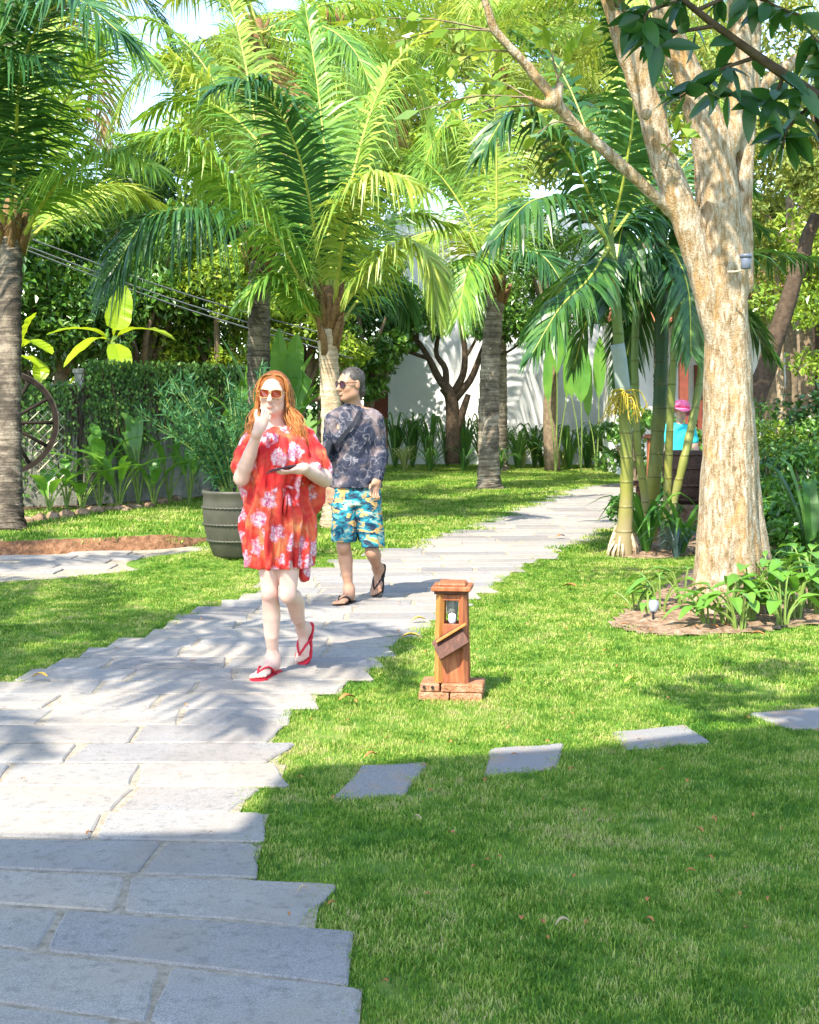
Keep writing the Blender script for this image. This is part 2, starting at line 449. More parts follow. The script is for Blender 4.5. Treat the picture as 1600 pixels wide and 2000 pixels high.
def bed_sheet(name, poly, m, z, label, seed, amp=.03):
    P2 = np.array(poly); lo, hi = P2.min(0), P2.max(0); st = max(.06, (hi-lo).max()/90)
    xs = np.arange(lo[0], hi[0]+st, st); ys = np.arange(lo[1], hi[1]+st, st)
    X, Y = np.meshgrid(xs, ys, indexing='ij'); ins = in_poly(X, Y, poly)
    r = np.random.default_rng(seed); ed = sum(in_poly(X+dx, Y+dy, poly).astype(float) for dx in (-.12, 0, .12) for dy in (-.12, 0, .12))/9; Z = hgt(X, Y)+z*.5+r.uniform(0, amp, X.shape)*ed**2*ins
    idx = np.arange(X.size).reshape(X.shape)
    c = ins[:-1, :-1] & ins[1:, :-1] & ins[1:, 1:] & ins[:-1, 1:]
    Fq = np.stack([idx[:-1, :-1][c], idx[1:, :-1][c], idx[1:, 1:][c], idx[:-1, 1:][c]], 1)
    obj(name, mesh_data(name, np.stack([X, Y, Z], -1).reshape(-1, 3), [(Fq, 0)], True), m, kind="structure", label=label)
bed_sheet("planting_bed", TREE_BED, M_soil, .008, "sandy soil bed round the big tree", 1)
bed_sheet("planting_bed", BACK_BED, M_dark_soil, .008, "dark soil bed below the white wall", 2)
bed_sheet("planting_bed", LEFT_BED, M_dark_soil, .012, "dark soil bed along the overgrown wall", 3)
bed_sheet("planting_bed", PALM_BED, M_soil, .008, "sandy soil bed under the slender palms", 4)
bed_sheet("planting_bed", RIGHT_BED, M_dark_soil, .008, "dark soil bed behind the big tree", 5)
BEDS = [TREE_BED, BACK_BED, LEFT_BED, PALM_BED, RIGHT_BED]

# ------------------------------------------------------------------ grass (geometry-node tufts on the lawn)
def tuft(name, n, rad, h, w, seed):
    r = np.random.default_rng(seed); V = []; Ft = []
    for i in range(n):
        a = r.uniform(0, 6.28); q = rad*math.sqrt(r.uniform()); bx, by = q*math.cos(a), q*math.sin(a)
        da = r.uniform(0, 6.28); ln = h*r.uniform(.45, 1.15); le = r.uniform(.25, 1.0)*ln
        wx, wy = -math.sin(da)*w/2, math.cos(da)*w/2; dx, dy = math.cos(da), math.sin(da); k = len(V)
        V += [(bx-wx, by-wy, -.004), (bx+wx, by+wy, -.004), (bx+dx*le*.45+wx*.8, by+dy*le*.45+wy*.8, ln*.6), (bx+dx*le*.45-wx*.8, by+dy*le*.45-wy*.8, ln*.6), (bx+dx*le, by+dy*le, ln*.85)]
        Ft.append(((k, k+1, k+2, k+3), (k+3, k+2, k+4)))
    me = mesh_data(name, V, [(np.array([f[0] for f in Ft]), 0), (np.array([f[1] for f in Ft]), 0)], False)
    me.materials.append(M_grass)
    return bpy.data.objects.new(name, me)
def scatter(name, pts, rz, sc, proto, label):
    me = bpy.data.meshes.new(name); me.vertices.add(len(pts)); me.vertices.foreach_set("co", np.asarray(pts, np.float32).ravel())
    a = me.attributes.new("rz", 'FLOAT', 'POINT'); a.data.foreach_set("value", np.asarray(rz, np.float32))
    a = me.attributes.new("sc", 'FLOAT', 'POINT'); a.data.foreach_set("value", np.asarray(sc, np.float32))
    o = obj(name, me, label=label, kind="stuff")
    ng = bpy.data.node_groups.new(name+" nodes", 'GeometryNodeTree')
    ng.interface.new_socket("Geometry", in_out='INPUT', socket_type='NodeSocketGeometry')
    ng.interface.new_socket("Geometry", in_out='OUTPUT', socket_type='NodeSocketGeometry')
    N = ng.nodes; L = ng.links
    gi = N.new("NodeGroupInput"); go = N.new("NodeGroupOutput"); ip = N.new("GeometryNodeInstanceOnPoints")
    oi = N.new("GeometryNodeObjectInfo"); oi.inputs["Object"].default_value = proto; oi.inputs["As Instance"].default_value = True
    ra = N.new("GeometryNodeInputNamedAttribute"); ra.data_type = 'FLOAT'; ra.inputs["Name"].default_value = "rz"
    sa = N.new("GeometryNodeInputNamedAttribute"); sa.data_type = 'FLOAT'; sa.inputs["Name"].default_value = "sc"
    cx = N.new("ShaderNodeCombineXYZ"); L.new(ra.outputs[0], cx.inputs[2])
    L.new(gi.outputs[0], ip.inputs["Points"]); L.new(oi.outputs["Geometry"], ip.inputs["Instance"])
    L.new(cx.outputs[0], ip.inputs["Rotation"]); L.new(sa.outputs[0], ip.inputs["Scale"]); L.new(ip.outputs[0], go.inputs[0])
    md = o.modifiers.new("tufts", 'NODES'); md.node_group = ng
    return o
def lawn_points(d0, d1, dens, seed, margin, bare=.0):
    r = np.random.default_rng(seed); out = []
    w = .33*d1+.6; n = int(dens*(d1-d0)*2*w)
    x = r.uniform(-w, w, n); y = r.uniform(d0, d1, n)
    k = np.abs(x) < .33*y+.5; x, y = x[k], y[k]
    k = ~on_path(x+r.normal(0, .012, x.shape), y, .008) & ~(in_poly(x, y, SP) & (hgt(x, y) < .02))
    for s in STEP_W:
        c_ = np.mean(s, 0); k &= ~in_poly(x, y, [tuple(c_+(np.array(q)-c_)*1.05) for q in s])
    jx, jy = r.normal(0, .07, x.shape), r.normal(0, .07, x.shape)
    for b in BEDS: k &= ~in_poly(x+jx, y+jy, b)
    # worn, thin patches
    pn = np.sin(x*2.3+1.1*np.sin(y*1.7))*np.sin(y*2.9+1.3*np.sin(x*2.1))+.5*np.sin(x*6.1+y*3.3)*np.sin(y*5.7-x*2.2)
    k &= ~((pn > .85) & (r.uniform(size=x.shape) < bare))
    yb = np.interp(x, BX, BY, right=99.); k &= ~((x < -2.0) & (y > yb-.11) & (y < yb-.0))
    x, y = x[k], y[k]
    z = hgt(x, y)
    ex, ey = [], []
    for b0, b1, xl, xr in ROWS:                          # blades creeping over the slab ends
        if not (d0 <= b0[0] < d1): continue
        ref = REFX if b0[0] < 6 else float((xl_at(b0[0])+xr_at(b0[0]))/2); ref1 = REFX if b1[0] < 6 else float((xl_at(b1[0])+xr_at(b1[0]))/2)
        for xe, sg in ((xr, 1), (xl, -1)):
            n = 22 if d0 < 13 else 6; q = xe+sg*np.abs(r.normal(0, .03, n))-sg*.012; t = r.uniform(-.1, 1.1, n)
            ex.append(q); ey.append((b0[0]+b0[1]*(q-ref))*(1-t)+(b1[0]+b1[1]*(q-ref1))*t)
    for s in STEP_W:
        if d0 <= s[0][1] < d1:
            for a, b in zip(s, s[1:]+s[:1]):
                c_ = np.mean(s, 0); t = r.uniform(0, 1, 16)[:, None]; q = np.array(a)*(1-t)+np.array(b)*t; q = c_+(q-c_)*(1.06+np.abs(r.normal(0, .03, (16, 1)))); ex.append(q[:, 0]); ey.append(q[:, 1])
    x = np.concatenate([x]+ex); y = np.concatenate([y]+ey); z = hgt(x, y)
    hv = 1+.16*np.sin(x*3.1+1.7*np.sin(y*2.3))*np.sin(y*3.7+x)+.10*np.sin(x*11+y*7)
    return np.stack([x, y, z], 1), r.uniform(0, 6.28, len(x)), np.clip(hv*r.uniform(.75, 1.2, len(x)), .65, 1.35)
for nm, d0, d1, dens, (n, rad, h, w), lab in [
        ("grass", 2.9, 7.0, 760, (34, .05, .022, .0030), "short green lawn grass in front, partly in shade"),
        ("grass", 7.0, 13.5, 330, (36, .07, .024, .0044), "short sunlit lawn grass beside the path"),
        ("grass", 13.5, 40.0, 60, (40, .16, .045, .010), "lawn grass under the palms behind")]:
    pts, rz, sc = lawn_points(d0, d1, dens, int(d0*10), 0, .55 if d0 < 5 else .25)
    scatter(nm, pts, rz, sc, tuft("grass_tuft", n, rad, h, w, int(d1)), lab)
# ------------------------------------------------------------------ plant materials
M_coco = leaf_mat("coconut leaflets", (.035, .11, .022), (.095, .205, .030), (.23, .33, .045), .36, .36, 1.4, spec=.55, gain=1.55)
M_coco_y = leaf_mat("yellow green leaflets", (.085, .18, .025), (.19, .29, .045), (.37, .39, .09), .38, .38, 1.4, spec=.55, gain=1.5)  # yellower, lighter leaf tone used on some fronds
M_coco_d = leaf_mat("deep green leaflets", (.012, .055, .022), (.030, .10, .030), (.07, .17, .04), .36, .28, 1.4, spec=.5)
M_dead = leaf_mat("dead brown leaflets", (.10, .06, .025), (.22, .14, .06), (.36, .26, .12), .7, .2, 1.5, spec=.2)
M_rachis = plain("frond midrib", (.36, .40, .07), .5, .3, .25, 12)
M_areca = leaf_mat("slender palm leaflets", (.010, .046, .014), (.030, .095, .022), (.085, .18, .03), .34, .26, 1.2, spec=.5)
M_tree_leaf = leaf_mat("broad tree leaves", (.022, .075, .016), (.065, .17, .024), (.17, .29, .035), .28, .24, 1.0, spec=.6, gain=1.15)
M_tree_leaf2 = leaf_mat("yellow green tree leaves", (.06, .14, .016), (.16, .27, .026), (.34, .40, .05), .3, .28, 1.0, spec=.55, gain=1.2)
M_tree_leaf3 = leaf_mat("dark and shade toned leaves", (.010, .042, .014), (.026, .085, .022), (.07, .16, .03), .28, .2, 1.0, spec=.6, gain=1.1)  # extra dark so the rear trees carry the shade behind the palms
M_olive_leaf = leaf_mat("olive fine leaves", (.07, .11, .025), (.16, .21, .045), (.34, .34, .08), .45, .3, .8)
M_banana = leaf_mat("banana leaf", (.20, .36, .015), (.34, .52, .02), (.52, .64, .04), .38, .42, 1.5, spec=.4, gain=.85)
M_heli = leaf_mat("heliconia leaf", (.025, .10, .02), (.07, .20, .03), (.16, .31, .04), .34, .32, 2.0, spec=.5)
M_lily = leaf_mat("strap leaves", (.015, .06, .018), (.05, .14, .028), (.15, .27, .05), .36, .25, 3.0, spec=.5)
M_spider = leaf_mat("striped strap leaves", (.10, .17, .05), (.24, .30, .09), (.45, .46, .20), .42, .25, 6.0)
M_pothos = leaf_mat("glossy bed leaves", (.018, .075, .018), (.06, .17, .026), (.15, .29, .035), .3, .28, 3.0, spec=.55)
M_teal = leaf_mat("feathery teal leaves", (.012, .055, .022), (.028, .10, .034), (.065, .17, .05), .5, .22, 3.0, spec=.3)
M_ivy = leaf_mat("wall creeper leaves", (.014, .045, .014), (.04, .095, .022), (.12, .20, .04), .45, .2, 3.0, spec=.35, gain=1.9)
M_over = leaf_mat("overhanging dark leaves", (.010, .042, .012), (.022, .075, .018), (.055, .14, .03), .3, .3, 3.0, spec=.5)

def mat_palm_trunk(name, a, b, c):
    m = NT(name); co = m.coord(); p = m.world_pos()
    w = m.noise(m.coord(scale=(1.2, 1.2, 16)), 2.0, 4, .65, .4)
    n = m.noise(p, 3.5, 5, .68)
    k = m.ramp(m.math('ADD', m.math('MULTIPLY', w, .42), m.math('MULTIPLY', n, .58)), [(.34, a), (.48, b), (.60, c)])
    return m.done(m.pbr(k, .9, .15, m.bump(m.math('ADD', w, m.noise(p, 40, 4)), .7, .02)))
M_ptrunk = mat_palm_trunk("grey palm bark", (.06, .05, .04), (.17, .14, .105), (.40, .34, .26))
M_ptrunk_d = mat_palm_trunk("dark palm bark", (.025, .022, .018), (.075, .062, .048), (.24, .20, .15))
M_ptrunk_l = mat_palm_trunk("pale palm bark", (.22, .16, .10), (.42, .32, .21), (.62, .52, .38))
M_fibre = plain("palm fibre", (.19, .115, .055), .9, .1, .5, 30, .5)
M_boot = plain("palm leaf base", (.33, .34, .07), .6, .3, .4, 8)
M_bark_d = plain("dark bark", (.085, .06, .042), .9, .1, .5, 18, .6)
M_bark_m = plain("brown bark", (.20, .15, .10), .9, .1, .45, 14, .6)

# ------------------------------------------------------------------ palm frond builder
def frond_data(name, pts, L, count, width, droop=.45, lift=.25, seed=0, rr0=.022, sweep=(.25, 1.1), start=.16, end_k=.35, curl=0.0, fold=.0):
    """pts: control points of the midrib (world, gets re-origined to pts[0])"""
    r = np.random.default_rng(seed)
    pts = np.asarray(pts, float); o0 = pts[0].copy(); c = catmull(pts-o0, 40)
    seg = np.linalg.norm(np.diff(c, axis=0), axis=1); s = np.concatenate([[0], np.cumsum(seg)]); S = s[-1]
    T = unit(np.gradient(c, axis=0))
    mb = MB(); ts = np.linspace(0, 1, 22)
    cc = np.stack([np.interp(ts*S, s, c[:, k]) for k in range(3)], 1)
    mb.tube(cc, np.interp(ts, [0, .15, 1], [rr0*1.5, rr0, rr0*.18]), 5, 1)
    u = np.repeat(np.linspace(start, .995, count), 2); side = np.tile([1, -1], count)
    u = np.clip(u+r.normal(0, .004, u.shape), start*.9, 1); n = len(u)
    B = np.stack([np.interp(u*S, s, c[:, k]) for k in range(3)], 1)
    TT = unit(np.stack([np.interp(u*S, s, T[:, k]) for k in range(3)], 1))
    up = np.array((0, 0, 1.)); Sd = np.cross(TT, up)
    # where the midrib is near vertical use a steady side axis
    hd = c[-1]-c[0]; hd[2] = 0; hs = unit(np.cross(unit(hd), up)); Sd = np.where(np.linalg.norm(Sd, axis=1)[:, None] < .35, hs, Sd); Sd = unit(Sd)
    flip = np.sign((Sd*hs).sum(1)); flip[flip == 0] = 1; Sd = Sd*flip[:, None]
    U = unit(np.cross(Sd, TT))
    U = np.where((U[:, 2:3] < 0) & (np.abs(U[:, 2:3]) > .4), -U, U)
    sw = np.interp(u, [start, 1], sweep)+r.normal(0, .10, n)
    d0 = unit(Sd*side[:, None]*np.cos(sw)[:, None]+TT*np.sin(sw)[:, None]+U*(lift+r.normal(0, .10, n))[:, None])
    LL = L*np.interp(u, [start, .3, .6, 1], [.55, .95, 1.0, end_k])*r.uniform(.86, 1.08, n)
    g = droop*r.uniform(.6, 1.5, n)
    LL = np.where(r.uniform(size=n) < .05, LL*r.uniform(.3, .7, n), LL)
    W = unit(TT-(TT*d0).sum(1)[:, None]*d0)
    st = [0, .3, .62, 1.0]; wk = [.6, 1.0, .75, .06]; V = []
    tw = r.normal(0, .25, n)
    for q, k in zip(st, wk):
        pos = B+d0*(LL*q*(1-.25*g*q))[:, None]-up*(LL*g*q*q)[:, None]
        ww = unit(W*np.cos(tw*q*2)[:, None]+U*np.sin(tw*q*2)[:, None])*(width*k*.5)
        V += [pos-ww, pos+ww]
    V = np.stack(V, 1).reshape(-1, 3)                     # n*8
    b = np.arange(n)[:, None]*8
    Fq = np.concatenate([b+np.array([0, 1, 3, 2]), b+np.array([2, 3, 5, 4]), b+np.array([4, 5, 7, 6])])
    n0 = mb.n; V0 = np.concatenate(mb.V)
    faces = [(Fq+n0, 0)]+[(np.array(f), mi) for (k, mi), f in mb.F.items()]
    return mesh_data(name, np.concatenate([V0, V]), faces, False), o0
def arc(p0, az, el, length, droop, n=6):
    """midrib leaving p0 at elevation el, bending down by 'droop' radians over its length"""
    az = math.radians(az); el = math.radians(el); pts = [np.array(p0, float)]; st = length/(n-1)
    for i in range(n-1):
        e = el-droop*((i+.5)/(n-1))**1.5
        pts.append(pts[-1]+st*np.array((math.cos(az)*math.cos(e), math.sin(az)*math.cos(e), math.sin(e))))
    return pts
FS = [0]
def add_frond(palm, pts, L, count, width, mat, name="frond", **k):
    FS[0] += 1
    me, o0 = frond_data(name, pts, L, count, width, seed=FS[0], **k)
    o = obj(name, me, [mat, M_rachis], palm); o.location = Vector(o0)-palm.location
    return o

def palm_trunk(name, pts, r0, r1, mat, parent, ring=.09, flare=1.6, seed=0, n=16):
    r = np.random.default_rng(seed); pts = np.asarray(pts, float)
    ln = np.linalg.norm(np.diff(pts, axis=0), axis=1).sum(); m = max(12, int(ln/ring*3)); c = catmull(pts, m)
    t = np.linspace(0, 1, m); rad = r0+(r1-r0)*t
    rad = rad*(1+(flare-1)*np.exp(-t*ln/.28))
    rad = rad*(1+.030*((np.arange(m) % 3) == 0)-.015*((np.arange(m) % 3) == 1)+r.normal(0, .012, m))
    mb = MB(); mb.tube(c, rad, n); V = mb.V[0].reshape(m, n, 3)
    V += (r.normal(0, .008, (m, n, 1)))*unit(V-c[:, None, :])*np.minimum(1, rad/.15)[:, None, None]
    # rings are slightly oblique
    V[:, :, 2] += .02*np.sin(np.arange(n)/n*6.28)[None, :]*((np.arange(m) % 3) == 0)[:, None]
    mb.V[0] = V.reshape(-1, 3)
    return mb.build(name, mat, parent, smooth=True, origin=parent.location)

def coconut_palm(base, top, r0, r1, tmat, label, fronds, rand, fmat, seed, L=.75, lean=None, group="coconut palms on the lawn", count=115, width=.037, stub=True, boots=True):
    base = np.array(base, float); top = np.array(top, float)
    t = thing("coconut_palm", base, label, "palm tree", group)
    mid = (base+top)/2+(np.array(lean) if lean is not None else 0)
    palm_trunk("trunk", [base-(0, 0, .05), base+(top-base)*.12+(np.array(lean)*.5 if lean is not None else 0), mid, top], r0, r1, tmat, t, seed=seed)
    r = random.Random(seed)
    mb = MB()
    for i in range(16):                                   # fibre and leaf bases round the crown
        a = r.uniform(0, 6.28); h = r.uniform(-.25, .35); q = r1*1.05
        p0 = top+np.array((math.cos(a)*q*.8, math.sin(a)*q*.8, h-.1)); p1 = p0+np.array((math.cos(a)*q*.9, math.sin(a)*q*.9, .34))
        mb.tube([p0, (p0+p1)/2+(0, 0, .03), p1], [r1*.42, r1*.36, r1*.12], 6)
    mb.tube([top-(0, 0, .2), top+(0, 0, .2), top+(0, 0, .5)], [r1*1.0, r1*1.1, r1*.5], 10)
    mb.build("leaf_sheath", M_fibre, t, smooth=True, origin=base)
    for k, f in enumerate(fronds):
        m = f.get("m", fmat)
        f = dict(f); f["L"] = f.get("L", L)*1.28; f["droop"] = f.get("droop", .55)*.95; f["lift"] = .2
        pts = [np.array(p, float) for p in f["pts"]]
        add_frond(t, pts, f.get("L", L), f.get("n", count), f.get("w", width), m, droop=f.get("droop", .45), lift=f.get("lift", .25), rr0=f.get("r", .024), start=f.get("start", .16))
    for i in range(rand.get("n", 0)):
        az = rand.get("az0", 0)+360*(i+r.uniform(-.3, .3))/rand["n"]*rand.get("span", 1.0); el = r.choice(rand.get("els", [70, 50, 30, 10]))+r.uniform(-8, 8)
        ln = rand.get("len", 3.2)*r.uniform(.85, 1.1); dead = el < -12 and r.random() < .3
        add_frond(t, arc(top+(0, 0, .2), az, el, ln, r.uniform(*rand.get("dr", (1.1, 1.9)))), L, count, width, M_dead if dead else r.choice(rand.get("mats", [fmat])), droop=r.uniform(.4, .75), lift=.2, rr0=.024)
    return t
def PP(lst, d): return [P(x, y, d+(dd[0] if dd else 0)) for x, y, *dd in lst]

# ------------------------------------------------------------------ generic leaf cloud
def leaf_cloud(n, centers, radii, size, rg, flat=.5, asp=.45, shell=.55, fold=.18):
    """n kite leaves spread through ellipsoid clumps; returns verts, quads"""
    centers = np.asarray(centers, float); radii = np.asarray(radii, float)
    vol = (radii.prod(1))**(2/3); pick = rg.choice(len(centers), n, p=vol/vol.sum())
    v = unit(rg.normal(size=(n, 3))); q = (shell+(1-shell)*rg.uniform(size=n))**1.0
    q = np.where(rg.uniform(size=n) < .25, rg.uniform(size=n)**.5, q)
    C = centers[pick]+v*radii[pick]*q[:, None]
    d = unit(v*.7+rg.normal(size=(n, 3))*.8+np.array((0, 0, -.15))); nn = unit(rg.normal(size=(n, 3))*flat+np.array((0, 0, 1.0))+v*.5)
    s = np.cross(nn, d); s = unit(s); nn = np.cross(d, s)
    sz = size*rg.uniform(.6, 1.3, n)[:, None]
    a = C-d*sz*.5; b = C+d*sz*.5-nn*sz*.12; l = C+s*sz*asp*.5+nn*sz*fold*.5; rgt = C-s*sz*asp*.5+nn*sz*fold*.5
    V = np.stack([a, l, b, rgt], 1).reshape(-1, 3); i = np.arange(n)[:, None]*4
    return V, np.concatenate([i+np.array([0, 1, 2]), i+np.array([0, 2, 3])])
def clumps(c, rad, n, rg, size=(.25, .45)):
    v = unit(rg.normal(size=(n, 3)))*rg.uniform(.25, 1.0, (n, 1))**.5
    C = np.asarray(c, float)+v*np.asarray(rad, float)
    R = rg.uniform(size[0], size[1], (n, 1))*np.mean(rad)*np.array((1, 1, .75))*rg.uniform(.8, 1.2, (n, 3))
    return C, R
def leafy_tree(base, trunk_top, crown_c, crown_r, leaves, size, mat, label, seed, name="broadleaf_tree", cat="tree", group=None, tr=.14, nclump=26, csize=(.25, .45), branches=7, bark=None, asp=.45):
    rg = np.random.default_rng(seed); base = np.array(base, float); cc = np.array(crown_c, float)
    t = thing(name, base, label, cat, group)
    mb = MB(); tt = np.array(trunk_top, float)
    mb.tube(catmull([base-(0, 0, .05), base*.5+tt*.5+rg.normal(0, .1, 3)*(1, 1, 0), tt], 9), np.linspace(tr*1.3, tr*.8, 9), 10)
    C, R = clumps(cc, crown_r, nclump, rg, csize)
    for k in range(branches):
        e = C[rg.integers(len(C))]; m = tt*.5+e*.5+rg.normal(0, .2, 3)
        mb.tube(catmull([tt-(0, 0, .1), m, e], 8), np.linspace(tr*.6, .015, 8), 6)
    mb.build("trunk", bark or M_bark_m, t, smooth=True, origin=base)
    V, Fc = leaf_cloud(leaves, C, R, size, rg, asp=asp)
    obj("crown", mesh_data("crown", V-base, [(Fc, 0)]), mat, t, kind=None)
    return t

# long blade / paddle leaf (banana, heliconia, lily): strip along a curve
def blade(mb, pts, width, n=9, prof=None, fold=.25, stalk=0.0, stalk_r=.012, mi=0, smi=1, side=None, wave=0.0, seed=0):
    r = np.random.default_rng(seed); c = catmull(pts, n+4); T = unit(np.gradient(c, axis=0))
    k0 = int(round(stalk*(len(c)-1)))
    if k0 > 0: mb.tube(c[:k0+2], np.linspace(stalk_r*1.3, stalk_r*.7, k0+2), 5, smi)
    cc = c[k0:]; TT = T[k0:]; m = len(cc); t = np.linspace(0, 1, m)
    w = width*(np.interp(t, [0, .12, .4, .75, .93, 1], [.08, .55, 1, .85, .42, .02]) if prof is None else np.interp(t, *prof))
    S = np.cross(TT, (0, 0, 1.)); 
    if side is not None: S = np.where(np.linalg.norm(S, axis=1)[:, None] < .3, np.array(side), S)
    S = unit(S)
    if side is not None: S = S*np.where((S@np.array(side)) < 0, -1, 1)[:, None]
    U = unit(np.cross(S, TT)); U = np.where(U[:, 2:3] < -.05, -U, U)
    z = wave*r.normal(size=(m, 2))
    Lf = cc+S*w[:, None]*.5+U*(w*fold+z[:, 0]*w)[:, None]; Rt = cc-S*w[:, None]*.5+U*(w*fold+z[:, 1]*w)[:, None]
    V = np.stack([Lf, cc, Rt], 1).reshape(-1, 3); fs = []
    for i in range(m-1):
        a = i*3; fs += [(a, a+1, a+4, a+3), (a+1, a+2, a+5, a+4)]
    mb.add(V, fs, mi)
M_stalk = plain("green stalk", (.16, .24, .05), .5, .3, .3, 10)
# ------------------------------------------------------------------ coconut palms
DL = 16.1
coconut_palm(Gh(18, 1036), P(22, 470, DL), .155, .125, M_ptrunk_d,
    "coconut palm with dark ringed trunk in front of the wagon wheel", [
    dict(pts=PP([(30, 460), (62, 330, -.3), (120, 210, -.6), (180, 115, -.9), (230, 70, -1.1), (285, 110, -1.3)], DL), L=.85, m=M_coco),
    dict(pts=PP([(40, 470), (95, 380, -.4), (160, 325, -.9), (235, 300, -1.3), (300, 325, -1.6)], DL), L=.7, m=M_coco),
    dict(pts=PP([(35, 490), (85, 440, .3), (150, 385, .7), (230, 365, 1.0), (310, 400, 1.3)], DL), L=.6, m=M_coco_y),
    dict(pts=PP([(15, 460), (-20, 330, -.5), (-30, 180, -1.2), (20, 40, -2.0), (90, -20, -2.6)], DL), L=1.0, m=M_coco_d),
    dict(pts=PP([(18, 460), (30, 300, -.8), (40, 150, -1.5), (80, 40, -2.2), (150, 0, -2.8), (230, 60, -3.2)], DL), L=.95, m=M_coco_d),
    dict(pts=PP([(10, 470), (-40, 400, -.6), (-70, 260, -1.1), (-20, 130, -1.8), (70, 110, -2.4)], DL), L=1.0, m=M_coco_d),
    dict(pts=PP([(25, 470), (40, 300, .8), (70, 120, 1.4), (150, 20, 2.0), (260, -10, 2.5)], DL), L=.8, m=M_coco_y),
    dict(pts=PP([(10, 480), (-60, 420, .2), (-140, 400, .4), (-220, 450, .6)], DL), L=.7),
    dict(pts=PP([(10, 470), (-60, 350, .6), (-160, 260, 1.1), (-280, 260, 1.5)], DL), L=.7),
    ], {}, M_coco, 21, lean=(-.02, 0, 0))
D6 = 16.4
coconut_palm(Gh(648, 1032), P(640, 640, D6), .115, .115, M_ptrunk_l,
    "young coconut palm with pale ringed trunk rising behind the man", [
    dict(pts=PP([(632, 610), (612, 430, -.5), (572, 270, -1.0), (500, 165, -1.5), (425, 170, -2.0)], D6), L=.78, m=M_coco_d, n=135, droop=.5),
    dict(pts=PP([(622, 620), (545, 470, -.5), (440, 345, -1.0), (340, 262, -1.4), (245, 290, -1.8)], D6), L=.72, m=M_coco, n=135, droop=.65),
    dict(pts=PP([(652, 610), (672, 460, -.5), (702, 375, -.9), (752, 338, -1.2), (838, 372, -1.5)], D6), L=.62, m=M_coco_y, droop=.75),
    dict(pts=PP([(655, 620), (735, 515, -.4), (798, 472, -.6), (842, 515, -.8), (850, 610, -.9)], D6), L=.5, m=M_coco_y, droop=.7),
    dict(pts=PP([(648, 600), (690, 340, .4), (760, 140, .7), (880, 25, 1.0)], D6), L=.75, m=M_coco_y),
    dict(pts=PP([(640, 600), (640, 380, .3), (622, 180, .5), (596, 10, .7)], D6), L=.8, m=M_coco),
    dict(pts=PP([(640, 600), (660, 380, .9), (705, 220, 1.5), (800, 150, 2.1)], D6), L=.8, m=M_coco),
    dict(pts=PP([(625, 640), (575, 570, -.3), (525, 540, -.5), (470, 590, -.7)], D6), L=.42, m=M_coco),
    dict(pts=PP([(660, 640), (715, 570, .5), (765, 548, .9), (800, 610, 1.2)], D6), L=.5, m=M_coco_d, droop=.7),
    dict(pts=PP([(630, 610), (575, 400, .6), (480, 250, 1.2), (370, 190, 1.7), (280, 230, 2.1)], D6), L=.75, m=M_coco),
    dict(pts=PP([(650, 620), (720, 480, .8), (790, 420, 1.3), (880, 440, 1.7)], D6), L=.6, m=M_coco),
    ], {}, M_coco, 22, lean=(.02, 0, 0))
D5 = 18.6
coconut_palm(Gh(517, 1004), P(508, 490, D5), .16, .145, M_ptrunk_d,
    "coconut palm with thick dark trunk standing behind the woman", [
    dict(pts=PP([(500, 490), (450, 428, -.6), (370, 408, -1.1), (285, 430, -1.5), (222, 530, -1.8)], D5), L=.95, m=M_coco_d, n=135, droop=.75),
    dict(pts=PP([(498, 470), (420, 345, -.3), (330, 270, -.6), (235, 265, -.9)], D5), L=.7),
    dict(pts=PP([(505, 470), (470, 290, .3), (400, 130, .6), (300, 40, .9), (190, 50, 1.1)], D5), L=.8, m=M_coco),
    dict(pts=PP([(510, 470), (500, 260, .2), (470, 80, .5), (430, -60, .8)], D5), L=.8, m=M_coco_y),
    dict(pts=PP([(515, 475), (560, 330, .5), (620, 230, .9), (700, 200, 1.2)], D5), L=.8, m=M_coco),
    dict(pts=PP([(515, 480), (560, 440, -.5), (620, 430, -.9), (680, 480, -1.2)], D5), L=.7, m=M_coco),
    dict(pts=PP([(505, 475), (440, 240, -.3), (350, 130, -.6), (260, 110, -.9)], D5), L=.8, m=M_coco_y),
    ], {}, M_coco, 23, lean=(-.05, 0, 0))
D7 = 23.6
coconut_palm(Gh(957, 956), P(968, 560, D7), .20, .155, M_ptrunk,
    "coconut palm with leaning patchy trunk alone on the far lawn", [
    dict(pts=PP([(965, 555), (920, 480, -.6), (870, 450, -1.2), (810, 480, -1.7)], D7), L=.8, m=M_coco_y),
    dict(pts=PP([(968, 555), (940, 510, -.9), (915, 520, -1.4), (895, 620, -1.7)], D7), L=.7, m=M_coco),
    dict(pts=PP([(972, 555), (1010, 500, -.6), (1060, 500, -1.0), (1110, 570, -1.3)], D7), L=.7, m=M_coco_d),
    dict(pts=PP([(968, 550), (960, 400, .4), (920, 260, .8), (840, 180, 1.2)], D7), L=.85, m=M_coco_y),
    dict(pts=PP([(968, 550), (990, 380, .2), (1040, 240, .5), (1120, 170, .8)], D7), L=.85, m=M_coco_y),
    dict(pts=PP([(966, 550), (900, 400, .5), (820, 310, .9), (720, 300, 1.3)], D7), L=.85, m=M_coco),
    dict(pts=PP([(970, 552), (1040, 420, .6), (1120, 380, 1.0), (1200, 420, 1.4)], D7), L=.8, m=M_coco),
    dict(pts=PP([(968, 550), (970, 330, -.3), (960, 150, -.6), (930, 10, -.9)], D7), L=.85, m=M_coco_y),
    ], {}, M_coco, 24, lean=(-.06, 0, 0))
